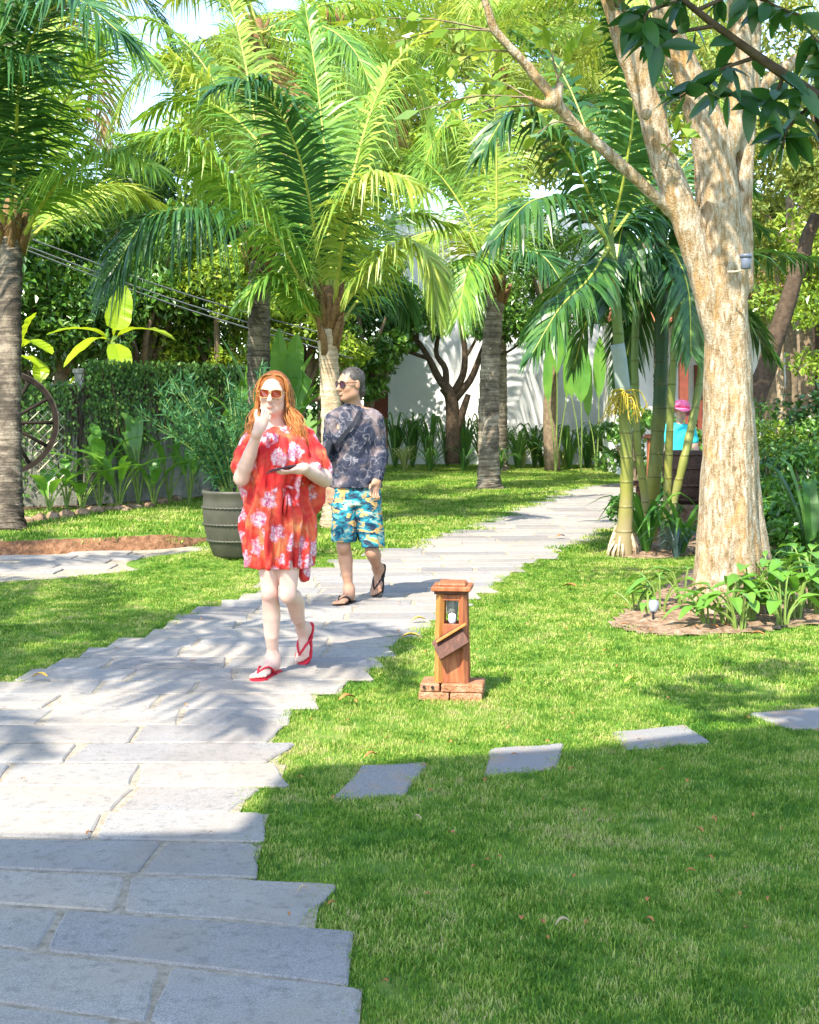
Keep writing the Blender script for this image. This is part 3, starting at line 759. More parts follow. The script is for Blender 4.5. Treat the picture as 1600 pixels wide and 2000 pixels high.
# tall palms behind, only their crowns show above the others
for (px, py, d, sd, lab, ms) in [
        (505, 90, 25, 31, "tall coconut palm behind, crown at the top above the thick dark palm", [M_coco, M_coco_y]),
        (975, 170, 30.2, 32, "tall yellow-green coconut palm crown behind the branch of the pale tree", [M_coco_y, M_coco]),
        (655, 60, 31, 33, "tall coconut palm behind, crown over the middle of the picture", [M_coco, M_coco_y]),
        (1290, 60, 27, 34, "tall coconut palm far behind the slender palms", [M_coco, M_coco_y]),
        (22, -60, 23, 35, "tall coconut palm behind the left edge, fronds against the sky", [M_coco, M_coco_d])]:
    tp = P(px, py, d)
    coconut_palm((tp[0]+.05, d+.2, float(hgt(tp[0], d))), tp, .16, .12, M_ptrunk, lab, [], dict(n=14, els=[80, 60, 40, 20, 0, -20, -35], len=3.9, mats=ms), M_coco, sd, L=1.1, count=85, width=.036, group="tall coconut palms behind")

# ------------------------------------------------------------------ slender ringed palms by the path
def mat_ringed(name, lo, hi):
    m = NT(name); co = m.coord(); p = m.world_pos()
    sx = m.n("SeparateXYZ", {"Vector": co}).outputs[2]
    g = m.math('ADD', m.math('MULTIPLY', sx, .45), m.math('MULTIPLY', m.noise(p, 5, 3), .5))
    col = m.ramp(g, [(.2, lo), (.55, (.22, .215, .04)), (1.0, hi)])
    fr = m.math('FRACT', m.math('MULTIPLY', sx, 4.2)); ring = m.ramp(fr, [(0, 1), (.07, 0), (.95, 0), (1, 1)])
    col = m.mix(m.math('MULTIPLY', ring, .55), col, (.10, .09, .03))
    return m.done(m.pbr(col, .5, .35, m.bump(ring, .5, .01)))
M_cane_a = mat_ringed("yellow ringed cane", (.27, .20, .12), (.11, .165, .028))
M_cane_b = mat_ringed("dark green ringed cane", (.26, .19, .04), (.022, .06, .016))
M_cane_c = mat_ringed("grey green ringed cane", (.14, .175, .14), (.15, .19, .045))
M_shaft = plain("pale green crownshaft", (.24, .29, .25), .5, .3, .15, 6)
def cane_palm(base, pts, r0, r1, mat, label, fronds, shaft=None, root=False, n=58):
    base = np.array(base, float); t = thing("slender_palm", base, label, "palm tree", "slender ringed palms beside the path")
    palm_trunk("trunk", [base-(0, 0, .04)]+[np.array(p) for p in pts], r0, r1, mat, t, ring=.24, flare=1.9 if root else 1.15, seed=int(base[0]*100), n=12)
    if root:
        mb = MB(); r = random.Random(2)
        for i in range(34):
            a = r.uniform(0, 6.28); q = r0*r.uniform(.9, 1.3); h = r.uniform(.10, .30)
            p0 = base+np.array((math.cos(a)*q, math.sin(a)*q, h)); p1 = base+np.array((math.cos(a)*q*2.0, math.sin(a)*q*2.0, -.02))
            mb.tube([p0, (p0+p1)/2+np.array((math.cos(a)*.02, math.sin(a)*.02, 0)), p1], [.012, .013, .010], 5)
        mb.build("roots", M_ptrunk_l, t, smooth=True, origin=base)
    if shaft:
        MB().tube(catmull(shaft, 8), np.linspace(r1*1.15, r1*1.0, 8), 10).build("crownshaft", M_shaft, t, smooth=True, origin=base)
    for f in fronds:
        add_frond(t, PP(f[0], f[1]), f[2], f[4] if len(f) > 4 else n, f[3], M_areca, droop=.6, lift=.2, rr0=.016, start=.14, sweep=(.3, 1.0))
    return t
DA = 13.3
A = cane_palm(G(1217, 1086), [P(1224, 960, DA), P(1222, 830, DA), P(1213, 720, DA), P(1200, 560, DA), P(1186, 440, DA)], .060, .050, M_cane_a,
    "slender palm with fibrous root cone and drooping yellow flower stalks", [
    ([(1188, 470), (1222, 330, -.3), (1236, 170, -.6), (1180, 5, -.9)], DA, .62, .050, 64),
    ([(1186, 465), (1120, 400, -.4), (1040, 392, -.8), (965, 470, -1.1)], DA, .62, .05),
    ([(1186, 460), (1110, 300, -.3), (1010, 215, -.5), (940, 300, -.8)], DA, .6, .05),
    ([(1190, 480), (1150, 545, -.5), (1095, 600, -.8), (1040, 690, -1.0)], DA, .5, .045),
    ([(1190, 470), (1250, 400, .5), (1310, 420, .9), (1350, 520, 1.2)], DA, .6, .05),
    ([(1188, 465), (1160, 300, .6), (1090, 130, 1.0), (1000, 60, 1.4)], DA, .65, .05),
    ], root=True)
# grey crownshaft band and the flower stalks of palm A are its parts
MB().tube(catmull([P(1218, 770, DA), P(1212, 715, DA), P(1206, 672, DA)], 8), .071, 12).build("pale_band", M_shaft, A, smooth=True, origin=A.location)
M_flower = plain("yellow flower stalk", (.42, .33, .04), .6, .2, .3, 12)
def inflorescence():
    mb = MB(); r = random.Random(3); o = P(1222, 770, DA-.06)
    for i in range(30):
        a = r.uniform(0, 6.28); L = r.uniform(.16, .42)
        v = np.array((math.cos(a)*r.uniform(.3, 1.0), math.sin(a)*.7, 0)); p0 = o+np.array((v[0]*.04, v[1]*.04, r.uniform(-.05, .05)))
        p1 = p0+v*L*.45+np.array((0, 0, -.02)); p2 = p0+v*L*.75+np.array((0, 0, -L*.65))
        mb.tube(catmull([p0, p1, p2], 6), np.linspace(.009, .004, 6), 4)
        for k in range(5):
            q = p0+(p2-p0)*r.uniform(.2, 1)+np.array((0, 0, .03)); e = q+np.array((r.uniform(-.07, .07), r.uniform(-.05, .05), -r.uniform(.02, .10)))
            mb.tube([q, (q+e)/2+(0, 0, .012), e], [.005, .004, .003], 3)
    mb.build("flower_stalks", M_flower, A, origin=A.location)
inflorescence()
DB = 14.3
cane_palm(G(1268, 1060), [P(1275, 960, DB), P(1286, 840, DB), P(1292, 700, DB), P(1292, 520, DB), P(1290, 430, DB)], .074, .066, M_cane_b,
    "slender palm with the thickest dark green trunk of the clump", [
    ([(1290, 450), (1245, 420, -.3), (1215, 450, -.6), (1195, 590, -.9)], DB, .65, .055, 64),
    ([(1290, 440), (1250, 300, .4), (1200, 200, .8), (1110, 190, 1.1)], DB, .65, .05),
    ([(1290, 440), (1330, 330, .5), (1390, 300, .9), (1460, 370, 1.2)], DB, .65, .05),
    ([(1290, 470), (1320, 500, -.5), (1345, 570, -.8), (1350, 690, -.9)], DB, .5, .05),
    ([(1290, 470), (1265, 540, .4), (1240, 620, .7), (1215, 740, .8)], DB, .5, .05),
    ([(1288, 450), (1180, 500, .5), (1100, 560, .9), (1030, 650, 1.2)], DB, .55, .05),
    ], n=60)
DC = 14.0
cane_palm(G(1300, 1075), [P(1304, 960, DC), P(1309, 830, DC), P(1316, 700, DC), P(1326, 590, DC)], .041, .038, M_cane_c,
    "slender palm with thin grey-green trunk between its neighbours", [
    ([(1332, 600), (1400, 520, .6), (1480, 492, 1.0), (1600, 505, 1.4)], DC, .6, .05),
    ([(1332, 600), (1300, 520, -.2), (1250, 500, -.4), (1200, 560, -.6)], DC, .5, .045),
    ([(1332, 600), (1350, 480, .4), (1400, 420, .8), (1500, 450, 1.1)], DC, .55, .05),
    ([(1332, 610), (1380, 600, .7), (1450, 620, 1.0), (1510, 700, 1.2)], DC, .5, .045),
    ], n=50)
DD = 13.8
cane_palm(G(1296, 1078), [P(1314, 990, DD), P(1338, 890, DD), P(1358, 800, DD+.2), P(1374, 700, DD+.4)], .041, .038, M_cane_c,
    "slender palm leaning right with a grey lower and yellow upper trunk", [
    ([(1374, 700), (1340, 600, .4), (1290, 560, .6), (1240, 640, .7)], DD+.4, .45, .04),
    ([(1374, 700), (1410, 620, .5), (1450, 610, .8), (1500, 680, 1.0)], DD+.4, .45, .04),
    ([(1374, 700), (1360, 560, .6), (1320, 440, 1.0), (1260, 400, 1.3)], DD+.4, .5, .045),
    ], n=44)
cane_palm(G(1258, 1072), [P(1262, 1000, 14.0), P(1250, 900, 14.0), P(1244, 840, 14.0), P(1240, 700, 14.1), P(1243, 600, 14.2)], .042, .036, M_cane_a,
    "thinnest slender palm, leaning left at the front of the clump", [
    ([(1243, 610), (1200, 580, .3), (1150, 620, .5), (1120, 720, .6)], 14.2, .4, .04),
    ([(1243, 610), (1270, 540, .2), (1300, 540, .4), (1330, 600, .5)], 14.2, .4, .04),
    ([(1243, 605), (1220, 500, .4), (1170, 450, .6), (1100, 480, .8)], 14.2, .45, .04),
    ], n=40)

# ------------------------------------------------------------------ SDF tools (trees with forks, bodies, clothes)
def smin(a, b, k):
    h = np.clip(.5+.5*(b-a)/k, 0, 1); return b+(a-b)*h-k*h*(1-h)
class SDF:
    def __init__(s, lo, hi, h):
        s.lo = np.array(lo, float); s.h = h; s.n = np.ceil((np.array(hi, float)-s.lo)/h).astype(int)+1
        s.D = np.full(s.n, 1.0, np.float32)
    def block(s, lo, hi, pad):
        a = np.clip(((np.asarray(lo)-pad-s.lo)/s.h).astype(int), 0, s.n-1); b = np.clip(((np.asarray(hi)+pad-s.lo)/s.h).astype(int)+2, 1, s.n)
        if (b <= a).any(): return None, None
        g = [(s.lo[i]+s.h*np.arange(a[i], b[i])).astype(np.float32) for i in range(3)]
        X, Y, Z = np.meshgrid(*g, indexing='ij')
        return (slice(a[0], b[0]), slice(a[1], b[1]), slice(a[2], b[2])), (X, Y, Z)
    def put(s, sl, d, k, sub=False):
        if sub: s.D[sl] = -smin(-s.D[sl], d, k)
        else: s.D[sl] = smin(s.D[sl], d, k)
    def cap(s, a, b, ra, rb, k=.02, sub=False, flat=None):
        a = np.asarray(a, float); b = np.asarray(b, float); R = max(ra, rb)
        sl, g = s.block(np.minimum(a, b)-R, np.maximum(a, b)+R, .03+k)
        if sl is None: return s
        X, Y, Z = g; ab = b-a; q = (ab**2).sum()+1e-12
        px, py, pz = X-a[0], Y-a[1], Z-a[2]
        t = np.clip((px*ab[0]+py*ab[1]+pz*ab[2])/q, 0, 1)
        d = np.sqrt((px-t*ab[0])**2+(py-t*ab[1])**2+(pz-t*ab[2])**2)-(ra+(rb-ra)*t)
        s.put(sl, d, k, sub); return s
    def chain(s, pts, radii, k=.02):
        """tapered polyline, plain union along itself, smooth union with the rest"""
        pts = [np.asarray(p, float) for p in pts]; R = max(radii); A = np.array(pts)
        sl, g = s.block(A.min(0)-R, A.max(0)+R, .03+k)
        if sl is None: return s
        X, Y, Z = g; best = None
        for a, b, ra, rb in zip(pts[:-1], pts[1:], radii[:-1], radii[1:]):
            ab = b-a; q = (ab**2).sum()+1e-12; px, py, pz = X-a[0], Y-a[1], Z-a[2]
            t = np.clip((px*ab[0]+py*ab[1]+pz*ab[2])/q, 0, 1)
            d = np.sqrt((px-t*ab[0])**2+(py-t*ab[1])**2+(pz-t*ab[2])**2)-(ra+(rb-ra)*t)
            best = d if best is None else smin(best, d, .004)
        s.put(sl, best, k); return s
    def ell(s, c, r, k=.02, M=None, sub=False):
        """ellipsoid; M 3x3 columns = local axes"""
        c = np.asarray(c, float); r = np.asarray(r, float); M = np.eye(3) if M is None else np.asarray(M, float)
        ext = np.sqrt(((M*r)**2).sum(1))
        sl, g = s.block(c-ext, c+ext, .03+k)
        if sl is None: return s
        X, Y, Z = [v-cc for v, cc in zip(g, c)]
        L = [X*M[0, i]+Y*M[1, i]+Z*M[2, i] for i in range(3)]
        k0 = np.sqrt(sum((l/q)**2 for l, q in zip(L, r))); k1 = np.sqrt(sum((l/q**2)**2 for l, q in zip(L, r)))+1e-6
        s.put(sl, k0*(k0-1)/k1, k, sub); return s
    def loft(s, prof, k=.02, mod=None, p=2.0):
        """prof rows: z, cx, cy, rx, ry ; soft elliptic column"""
        A = np.array(prof, float); A = A[np.argsort(A[:, 0])]
        R = A[:, 3:].max(); lo = (A[:, 1].min()-R, A[:, 2].min()-R, A[0, 0]); hi = (A[:, 1].max()+R, A[:, 2].max()+R, A[-1, 0])
        sl, (X, Y, Z) = s.block(lo, hi, .03+k)
        cx, cyy, rx, ry = [np.interp(Z, A[:, 0], A[:, i]) for i in (1, 2, 3, 4)]
        u, v = (X-cx)/rx, (Y-cyy)/ry
        q = (np.abs(u)**p+np.abs(v)**p)**(1/p)+1e-6
        d = (q-1)*np.sqrt((u*rx)**2+(v*ry)**2)/q
        if mod is not None: d = d-mod(X, Y, Z, np.arctan2(v, u))
        dz = np.maximum(A[0, 0]-Z, Z-A[-1, 0]); d = np.maximum(d, dz)
        s.put(sl, d, k); return s
    def mesh(s):
        D = s.D; S = D < 0; n = s.n
        c = [(i, j, k) for i in (0, 1) for j in (0, 1) for k in (0, 1)]
        sh = lambda A, o: A[o[0]:n[0]-1+o[0], o[1]:n[1]-1+o[1], o[2]:n[2]-1+o[2]]
        cnt = sum(sh(S, o).astype(np.int8) for o in c); act = (cnt > 0) & (cnt < 8)
        I = np.argwhere(act); idx = np.full(act.shape, -1, np.int64); idx[act] = np.arange(len(I))
        val = {o: D[I[:, 0]+o[0], I[:, 1]+o[1], I[:, 2]+o[2]] for o in c}
        acc = np.zeros((len(I), 3)); w = np.zeros(len(I))
        for a in c:
            for ax in range(3):
                if a[ax] == 0:
                    b = list(a); b[ax] = 1; b = tuple(b); va, vb = val[a], val[b]; m = (va < 0) != (vb < 0)
                    t = np.where(m, va/np.where(m, va-vb, 1), 0); p = np.zeros((len(I), 3)); p[:] = a; p[:, ax] = t
                    acc[m] += p[m]; w[m] += 1
        V = s.lo+(I+acc/w[:, None])*s.h; Fs = []
        for ax in range(3):
            o1 = [slice(None)]*3; o2 = [slice(None)]*3; o1[ax] = slice(0, n[ax]-1); o2[ax] = slice(1, n[ax])
            ch = S[tuple(o1)] != S[tuple(o2)]; E = np.argwhere(ch); u, v = [(1, 2), (2, 0), (0, 1)][ax]
            E = E[(E[:, u] > 0) & (E[:, v] > 0) & (E[:, u] < n[u]-1) & (E[:, v] < n[v]-1)]
            ins = S[E[:, 0], E[:, 1], E[:, 2]]
            def cell(du, dv):
                e = E.copy(); e[:, u] += du; e[:, v] += dv; return idx[e[:, 0], e[:, 1], e[:, 2]]
            q = np.stack([cell(-1, -1), cell(0, -1), cell(0, 0), cell(-1, 0)], 1); q[~ins] = q[~ins][:, ::-1]
            Fs.append(q)
        return V, np.concatenate(Fs)
def smooth_mesh(V, Fq, it=2, lam=.5):
    for _ in range(it):
        acc = np.zeros_like(V); w = np.zeros(len(V))
        for i in range(4):
            a, b = Fq[:, i], Fq[:, (i+1) % 4]
            np.add.at(acc, a, V[b]); np.add.at(w, a, 1); np.add.at(acc, b, V[a]); np.add.at(w, b, 1)
        V = V*(1-lam)+lam*acc/np.maximum(w, 1)[:, None]
    return V
def vnoise(V, f, seed=0):
    s = seed*1.7; x, y, z = V[:, 0]*f, V[:, 1]*f, V[:, 2]*f
    return (np.sin(x*1.3+s+1.7*np.sin(y*.9+s))*np.sin(y*1.7+1.3*np.sin(z*1.1+s))+np.sin(z*1.5+1.9*np.sin(x*1.2-s))*np.sin(x*2.1+y*1.4))*.5

# ------------------------------------------------------------------ big pale tree
DT = 9.55
def mat_pale_bark():
    m = NT("pale mottled bark"); co = m.coord(scale=(1, 1, .30)); co2 = m.coord(scale=(1, 1, .10)); p = m.world_pos()
    a = m.noise(co, 34, 5, .72, .5); b = m.noise(co, 8, 4, .6, .8); c = m.noise(p, 70, 3, .6); st = m.noise(co2, 26, 4, .6, .3)
    col = m.ramp(a, [(.28, (.10, .065, .034)), (.40, (.23, .155, .082)), (.50, (.345, .265, .175)), (.62, (.46, .405, .325))])
    col = m.mix(m.ramp(b, [(.52, 0), (.66, .7)]), col, (.37, .21, .07))
    col = m.mix(m.ramp(st, [(.60, 0), (.74, .7)]), col, (.15, .085, .04))
    col = m.mix(m.ramp(b, [(.26, .65), (.40, 0)]), col, (.19, .17, .135))
    return m.done(m.pbr(col, .85, .15, m.bump(m.math('ADD', m.math('ADD', a, c), st), .6, .02)))
M_pale = mat_pale_bark()
def big_tree():
    base = G(1420, 1196); d = float(base[1]); Q = lambda x, y, dd=0: P(x, y, d+dd)
    s = SDF((.30, d-.8, -.1), (3.6, d+.9, 4.9), .02)
    k = .016
    m2p = d/F
    def ch(pts, rp): s.chain([Q(*p) for p in pts], [r*m2p for r in rp], k)
    ch([(1424, 1215), (1424, 1120), (1425, 960), (1424, 800), (1420, 640), (1418, 520)], [74, 64, 54, 47, 43, 40])
    ch([(1340, 1225, -.1), (1372, 1150, -.06), (1384, 1000), (1392, 800), (1392, 620)], [16, 24, 20, 16, 14]); ch([(1520, 1220, -.05), (1490, 1150, -.04), (1472, 1060)], [14, 20, 16]); ch([(1420, 1250, -.3), (1426, 1170, -.2), (1430, 1060, -.1)], [16, 24, 22])             # buttress ridges
    ch([(1478, 1130), (1466, 980), (1458, 800), (1450, 640)], [30, 18, 14, 12])
    ch([(1442, 1000, -.12), (1440, 800, -.10), (1430, 600, -.06)], [26, 22, 20])
    ch([(1410, 690, -.02), (1378, 560, -.04), (1338, 420, -.05), (1300, 330, -.06), (1270, 220, -.06), (1240, 130, -.05), (1205, 30, -.04), (1175, -60, 0)], [26, 29, 29, 27, 25, 25, 23, 20])
    ch([(1308, 408, -.05), (1280, 385, -.1), (1200, 310, -.2), (1120, 245, -.3), (1080, 195, -.36), (1030, 130, -.4), (965, 60, -.45), (940, -10, -.5)], [16, 13, 12, 12, 12, 10, 9, 7])
    ch([(1080, 200, -.36), (1058, 205, -.42), (1030, 190, -.48)], [12, 9, 5])
    ch([(1086, 190, -.36), (1092, 165, -.36)], [11, 9])
    ch([(1418, 540), (1404, 400, .02), (1390, 270, .04), (1350, 160, .06), (1315, 80, .08), (1280, -40, .1)], [40, 42, 39, 30, 27, 24])
    ch([(1404, 300, .05), (1440, 230, .1), (1448, 120, .15), (1440, -40, .2)], [31, 29, 25, 21])
    ch([(1452, 560, .06), (1450, 400, .1), (1458, 260, .16), (1470, 100, .22), (1480, -40, .25)], [20, 20, 20, 18, 16])
    ch([(1460, 200, .2), (1510, 150, .3), (1570, 110, .4), (1640, 60, .5)], [14, 14, 13, 12])
    # cut knot
    s.ell(Q(1262, 220, -.30), (.045, .05, .055), .02); s.ell(Q(1258, 221, -.36), (.032, .03, .042), .01, sub=True)
    s.ell(Q(1322, 358, -.17), (.02, .05, .075), .02, sub=True)
    V, Fq = s.mesh(); V = smooth_mesh(V, Fq, 2)
    nx = unit(V-np.stack([np.interp(V[:, 2], [0, 5], [base[0]+.1, base[0]+.1]), np.full(len(V), d), V[:, 2]], 1))
    an = np.arctan2(V[:, 1]-d, V[:, 0]-base[0]-.05)
    fl = np.clip((1.6-V[:, 2])/1.6, 0, 1)
    V = V+nx*((.012*np.sin(an*9+2*np.sin(V[:, 2]*1.3))+.014*np.sin(an*5+1.1)+.005*np.sin(an*23+3*np.sin(V[:, 2]*2.1)))*(.35+.65*fl)+.006*vnoise(V, 14, 2)+.008*vnoise(V, 6, 5))[:, None]
    t = thing("mottled_tree", base, "big tree with pale mottled bark and forked trunk in the planted bed", "tree")
    obj("trunk", mesh_data("trunk", V-base, [(Fq, 0)], True), M_pale, t)
    # sparse leafy twigs: on the long side branch, at the fork and the high crown above the frame
    rg = np.random.default_rng(8); mb = MB(); Vl = []; Fl = []
    def twig(p0, p1, nl, size, sag=.05):
        p0 = np.array(p0); p1 = np.array(p1); c = catmull([p0, (p0+p1)/2+(0, 0, sag), p1], 8); mb.tube(c, np.linspace(.007, .003, 8), 4)
        for q in range(nl):
            u = (q+1)/nl; b = np.array([np.interp(u*7, range(8), c[:, i]) for i in range(3)])
            for sd in (-1, 1):
                dr = unit(unit(p1-p0)*.5+np.array((rg.normal(0, .3), sd*.5+rg.normal(0, .3), rg.normal(-.25, .25)))); ln = size*rg.uniform(.7, 1.2)
                W = unit(np.cross(dr, rg.normal(size=3)))*ln*.19
                k = len(Vl); Vl.extend([b, b+dr*ln*.45+W, b+dr*ln, b+dr*ln*.45-W]); Fl.extend([(k, k+1, k+2), (k, k+2, k+3)])
    for a, b, nl in [((1030, 190, -.48), (820, 215, -.5), 7), ((1050, 205, -.42), (870, 250, -.6), 5), ((965, 60, -.45), (760, 85, -.5), 7), ((965, 60, -.45), (690, 40, -.3), 8),
                     ((1085, 170, -.36), (1130, 80, -.5), 5), ((1092, 165, -.36), (1060, 60, -.3), 5), ((1300, 330, -.2), (1330, 250, -.4), 3), ((1290, 300, -.2), (1350, 270, -.4), 3),
                     ((1030, 190, -.4), (930, 160, -.2), 5), ((1000, 100, -.4), (880, 130, -.4), 6), ((1120, 245, -.35), (1050, 260, -.5), 3), ((940, 0, -.5), (1040, -60, -.6), 5)]:
        twig(Q(*a), Q(*b), nl, .17)
    # high crown, above the picture
    C, R = clumps(Q(1330, -330, .3), (1.9, 1.6, .9), 22, rg); V2, F2 = leaf_cloud(2600, C, R, .15, rg)
    C3, R3 = clumps((.95, 7.5, 5.0), (1.2, .9, .55), 11, rg, (.22, .4)); V3, F3 = leaf_cloud(560, C3, R3, .16, rg); F2 = np.concatenate([F2, F3+len(V2)]); V2 = np.concatenate([V2, V3])  # unseen leaf clumps added towards the sun to dapple the trunk
    for e in C3[:6]: mb.tube(catmull([Q(1205, 30, -.04), (Q(1205, 30)+e)/2+(0, 0, .3), e], 7), np.linspace(.03, .008, 7), 5)
    for e in C[:12]:
        p0 = Q(*[(1175, -60, 0), (1280, -40, .1), (1440, -40, .2), (1480, -40, .25)][rg.integers(4)])
        mb.tube(catmull([p0, (p0+e)/2+rg.normal(0, .1, 3), e], 7), np.linspace(.045, .01, 7), 6)
    mb.build("twigs", M_bark_m, t, origin=base, kind="stuff")
    Vl = np.array(Vl); obj("leaves", mesh_data("leaves", np.concatenate([Vl, V2])-base, [(np.array(Fl), 0), (F2+len(Vl), 0)]), M_tree_leaf2, t)
    return t
BIG = big_tree()
# ------------------------------------------------------------------ left garden wall with creeper
def mat_old_wall():
    m = NT("weathered wall plaster"); p = m.world_pos()
    a = m.noise(p, 3.5, 5, .65); st = m.noise(m.n("Mapping", {"Vector": p, "Scale": (7, 7, 1.0)}).outputs[0], 1.6, 4, .6)
    c = m.ramp(a, [(.3, (.13, .135, .11)), (.5, (.25, .25, .21)), (.7, (.38, .37, .32))])
    c = m.mix(m.ramp(st, [(.5, 0), (.72, .7)]), c, (.07, .075, .055))
    return m.done(m.pbr(c, .95, .1, m.bump(m.noise(p, 30, 4), .6, .02)))
M_oldwall = mat_old_wall()
WA, WB, WC = np.array((-7.6, 16.4)), np.array((-4.35, 18.0)), np.array((-1.9, 21.2))
def wall_piece(name, a, b, h0, h1, label, th=.2):
    z0 = -.05; t = unit(np.append(b-a, 0))[:2]; nrm = np.array((-t[1], t[0]))*th/2
    mb = MB(); n = 10
    for k in range(n):
        u0, u1 = k/n, (k+1)/n; p, q = a+(b-a)*u0, a+(b-a)*u1; ha, hb = h0+(h1-h0)*u0, h0+(h1-h0)*u1
        V = [(*(p-nrm), z0), (*(q-nrm), z0), (*(q+nrm), z0), (*(p+nrm), z0), (*(p-nrm), ha), (*(q-nrm), hb), (*(q+nrm), hb), (*(p+nrm), ha)]
        fs = [(4, 5, 6, 7), (0, 1, 5, 4), (2, 3, 7, 6)]
        if k == 0: fs.append((3, 0, 4, 7))
        if k == n-1: fs.append((1, 2, 6, 5))
        mb.add(V, fs)
    o = np.array((*a, 0)); t_ = thing("garden_wall", o, label, "wall", "old garden walls on the left")
    mb.build("wall_body", M_oldwall, t_, origin=o)
    c = MB(); L = np.linalg.norm(b-a); ang = math.atan2(t[1], t[0]); mid = (a+b)/2
    ca, sa = math.cos(ang), math.sin(ang); sl = math.atan2(h1-h0, L); R = np.array(Euler((0, -sl, ang)).to_matrix())
    c.box((*mid, (h0+h1)/2+.035), (L+.03, th+.07, .07), R, .015).build("coping", M_oldwall, t_, origin=o)
    return t_
wall_piece("garden_wall", WA, WB, 1.60, 1.66, "low weathered garden wall behind the wagon wheel")
wall_piece("garden_wall", WB+np.array((.04, .05)), WC, 1.86, 1.98, "taller weathered garden wall covered with hanging creeper")

def creeper(a, b, h, label, seed, dens=900, hang=120):
    rg = np.random.default_rng(seed); t = unit(b-a); nrm = np.array((t[1], -t[0])); L = np.linalg.norm(b-a); o = np.array((*a, 0))
    n = int(dens*L); u = rg.uniform(0, L, n); z = h*(1-rg.beta(.75, 1.5, n)*.95)+.1*rg.uniform(size=n)
    keep = (np.sin(u*3.1)+np.sin(u*7.3+z*2)*.6+rg.normal(0, .7, n)+(z-h*.6)*1.5) > -.4
    u, z = u[keep], z[keep]; n = len(u)
    C = np.stack([a[0]+t[0]*u+nrm[0]*(.14+rg.uniform(0, .10, n)), a[1]+t[1]*u+nrm[1]*(.14+rg.uniform(0, .10, n)), z], 1)
    d = unit(np.stack([rg.normal(0, .5, n), rg.normal(0, .3, n), -np.ones(n)], 1)); s = unit(np.cross(d, np.append(nrm, .3)+rg.normal(0, .35, (n, 3))))
    sz = (.055*rg.uniform(.6, 1.4, n))[:, None]
    V = np.stack([C-d*sz*.5, C+s*sz*.33, C+d*sz*.5, C-s*sz*.33], 1).reshape(-1, 3); i = np.arange(n)[:, None]*4
    th = thing("wall_creeper", o, label, "creeper", "creepers on the garden walls")
    obj("foliage", mesh_data("foliage", V-o, [(np.concatenate([i+[0, 1, 2], i+[0, 2, 3]]), 0)]), M_ivy, th, kind="stuff")
    mb = MB()
    for k in range(hang):
        q = rg.uniform(0, L); l = rg.uniform(.3, 1.3); p = np.array((*(a+t*q+nrm*(.13+rg.uniform(0, .05))), h+.05))
        pts = [p]; 
        for _ in range(4): pts.append(pts[-1]+np.array((rg.normal(0, .03), rg.normal(0, .012), -l/4)))
        mb.tube(pts, .006, 3, cap=False)
    mb.build("stems", M_bark_d, th, origin=o, kind="stuff")
creeper(WA, WB, 1.66, "leafy creeper spilling over the low wall beside the wheel", 1, 1900, 160)
creeper(WB, WC, 1.95, "hanging creeper matting the taller wall left of the planter", 2, 2400, 240)

# lattice trellis leaning on the low wall
M_trellis = plain("faded trellis wood", (.52, .48, .36), .8, .1, .2, 15)
def trellis():
    c = P(92, 868, 16.85); t = thing("trellis", (c[0], c[1], float(hgt(c[0], c[1]))), "pale diamond lattice trellis beside the wheel against the wall", "trellis"); o = np.array(t.location)
    w, h = .42, 1.0; dirx = unit(np.append(WB-WA, 0)); z0 = .25
    for sgn in (1, -1):
        for k in np.arange(-h, w+1e-6, .12):
            # diagonal slat clipped to the panel
            pts = []
            for u in np.linspace(0, w, 40):
                v = (u-k) if sgn > 0 else (h-(u-k))
                if 0 <= v <= h: pts.append((u, v))
            if len(pts) < 3: continue
            a, b = pts[0], pts[-1]; A_ = dirx*(a[0]-w/2)+np.array((0, -.012*sgn, z0+a[1])); B_ = dirx*(b[0]-w/2)+np.array((0, -.012*sgn, z0+b[1]))
            MB().tube([A_, (A_+B_)/2, B_], .012, 4, squash=.5).build("slat", M_trellis, t)
    return t
trellis()
# wagon wheel
M_wheel = plain("old dark wheel wood", (.026, .018, .014), .8, .2, .35, 12, .4)
M_iron = plain("rusty iron", (.09, .07, .06), .7, .4, .3, 20)
def wheel():
    d = 16.55; c = P(10, 826, d); R = .62; t = thing("wagon_wheel", (c[0], c[1], 0), "large old wooden wagon wheel leaning behind the left palm", "wagon wheel")
    Rm = np.array(Euler((math.radians(88), 0, math.radians(24))).to_matrix()); cen = np.array((0, 0, c[2]))
    for name, r0, r1, hw, m in (("rim", R-.055, R, .03, M_wheel), ("tyre", R, R+.012, .028, M_iron)):
        mb = MB(); prof = [(r0, -hw), (r1, -hw), (r1, hw), (r0, hw), (r0, -hw)]; mb.lathe(prof, 48, cap=False)
        mb.V = [v @ Rm.T+cen for v in mb.V]; mb.build(name, m, t, smooth=False)
    for k in range(12):
        a = k/12*6.283; p0 = np.array((math.cos(a)*.08, math.sin(a)*.08, 0)); p1 = np.array((math.cos(a)*(R-.05), math.sin(a)*(R-.05), 0))
        mb = MB(); mb.tube([p0, (p0+p1)/2, p1], [.024, .02, .024], 6); mb.V = [v @ Rm.T+cen for v in mb.V]; mb.build("spoke", M_wheel, t, smooth=True)
    mb = MB(); mb.lathe([(.07, -.12), (.10, -.06), (.105, .06), (.07, .14), (.03, .15)], 20); mb.V = [v @ Rm.T+cen for v in mb.V]; mb.build("hub", M_wheel, t, smooth=True)
    # two short posts hold it upright, low behind the trunk
    MB().tube([(.1, .12, 0), (.08, .08, .5), (.06, .05, c[2])], .035, 6).build("prop_post", M_wheel, t)
wheel()
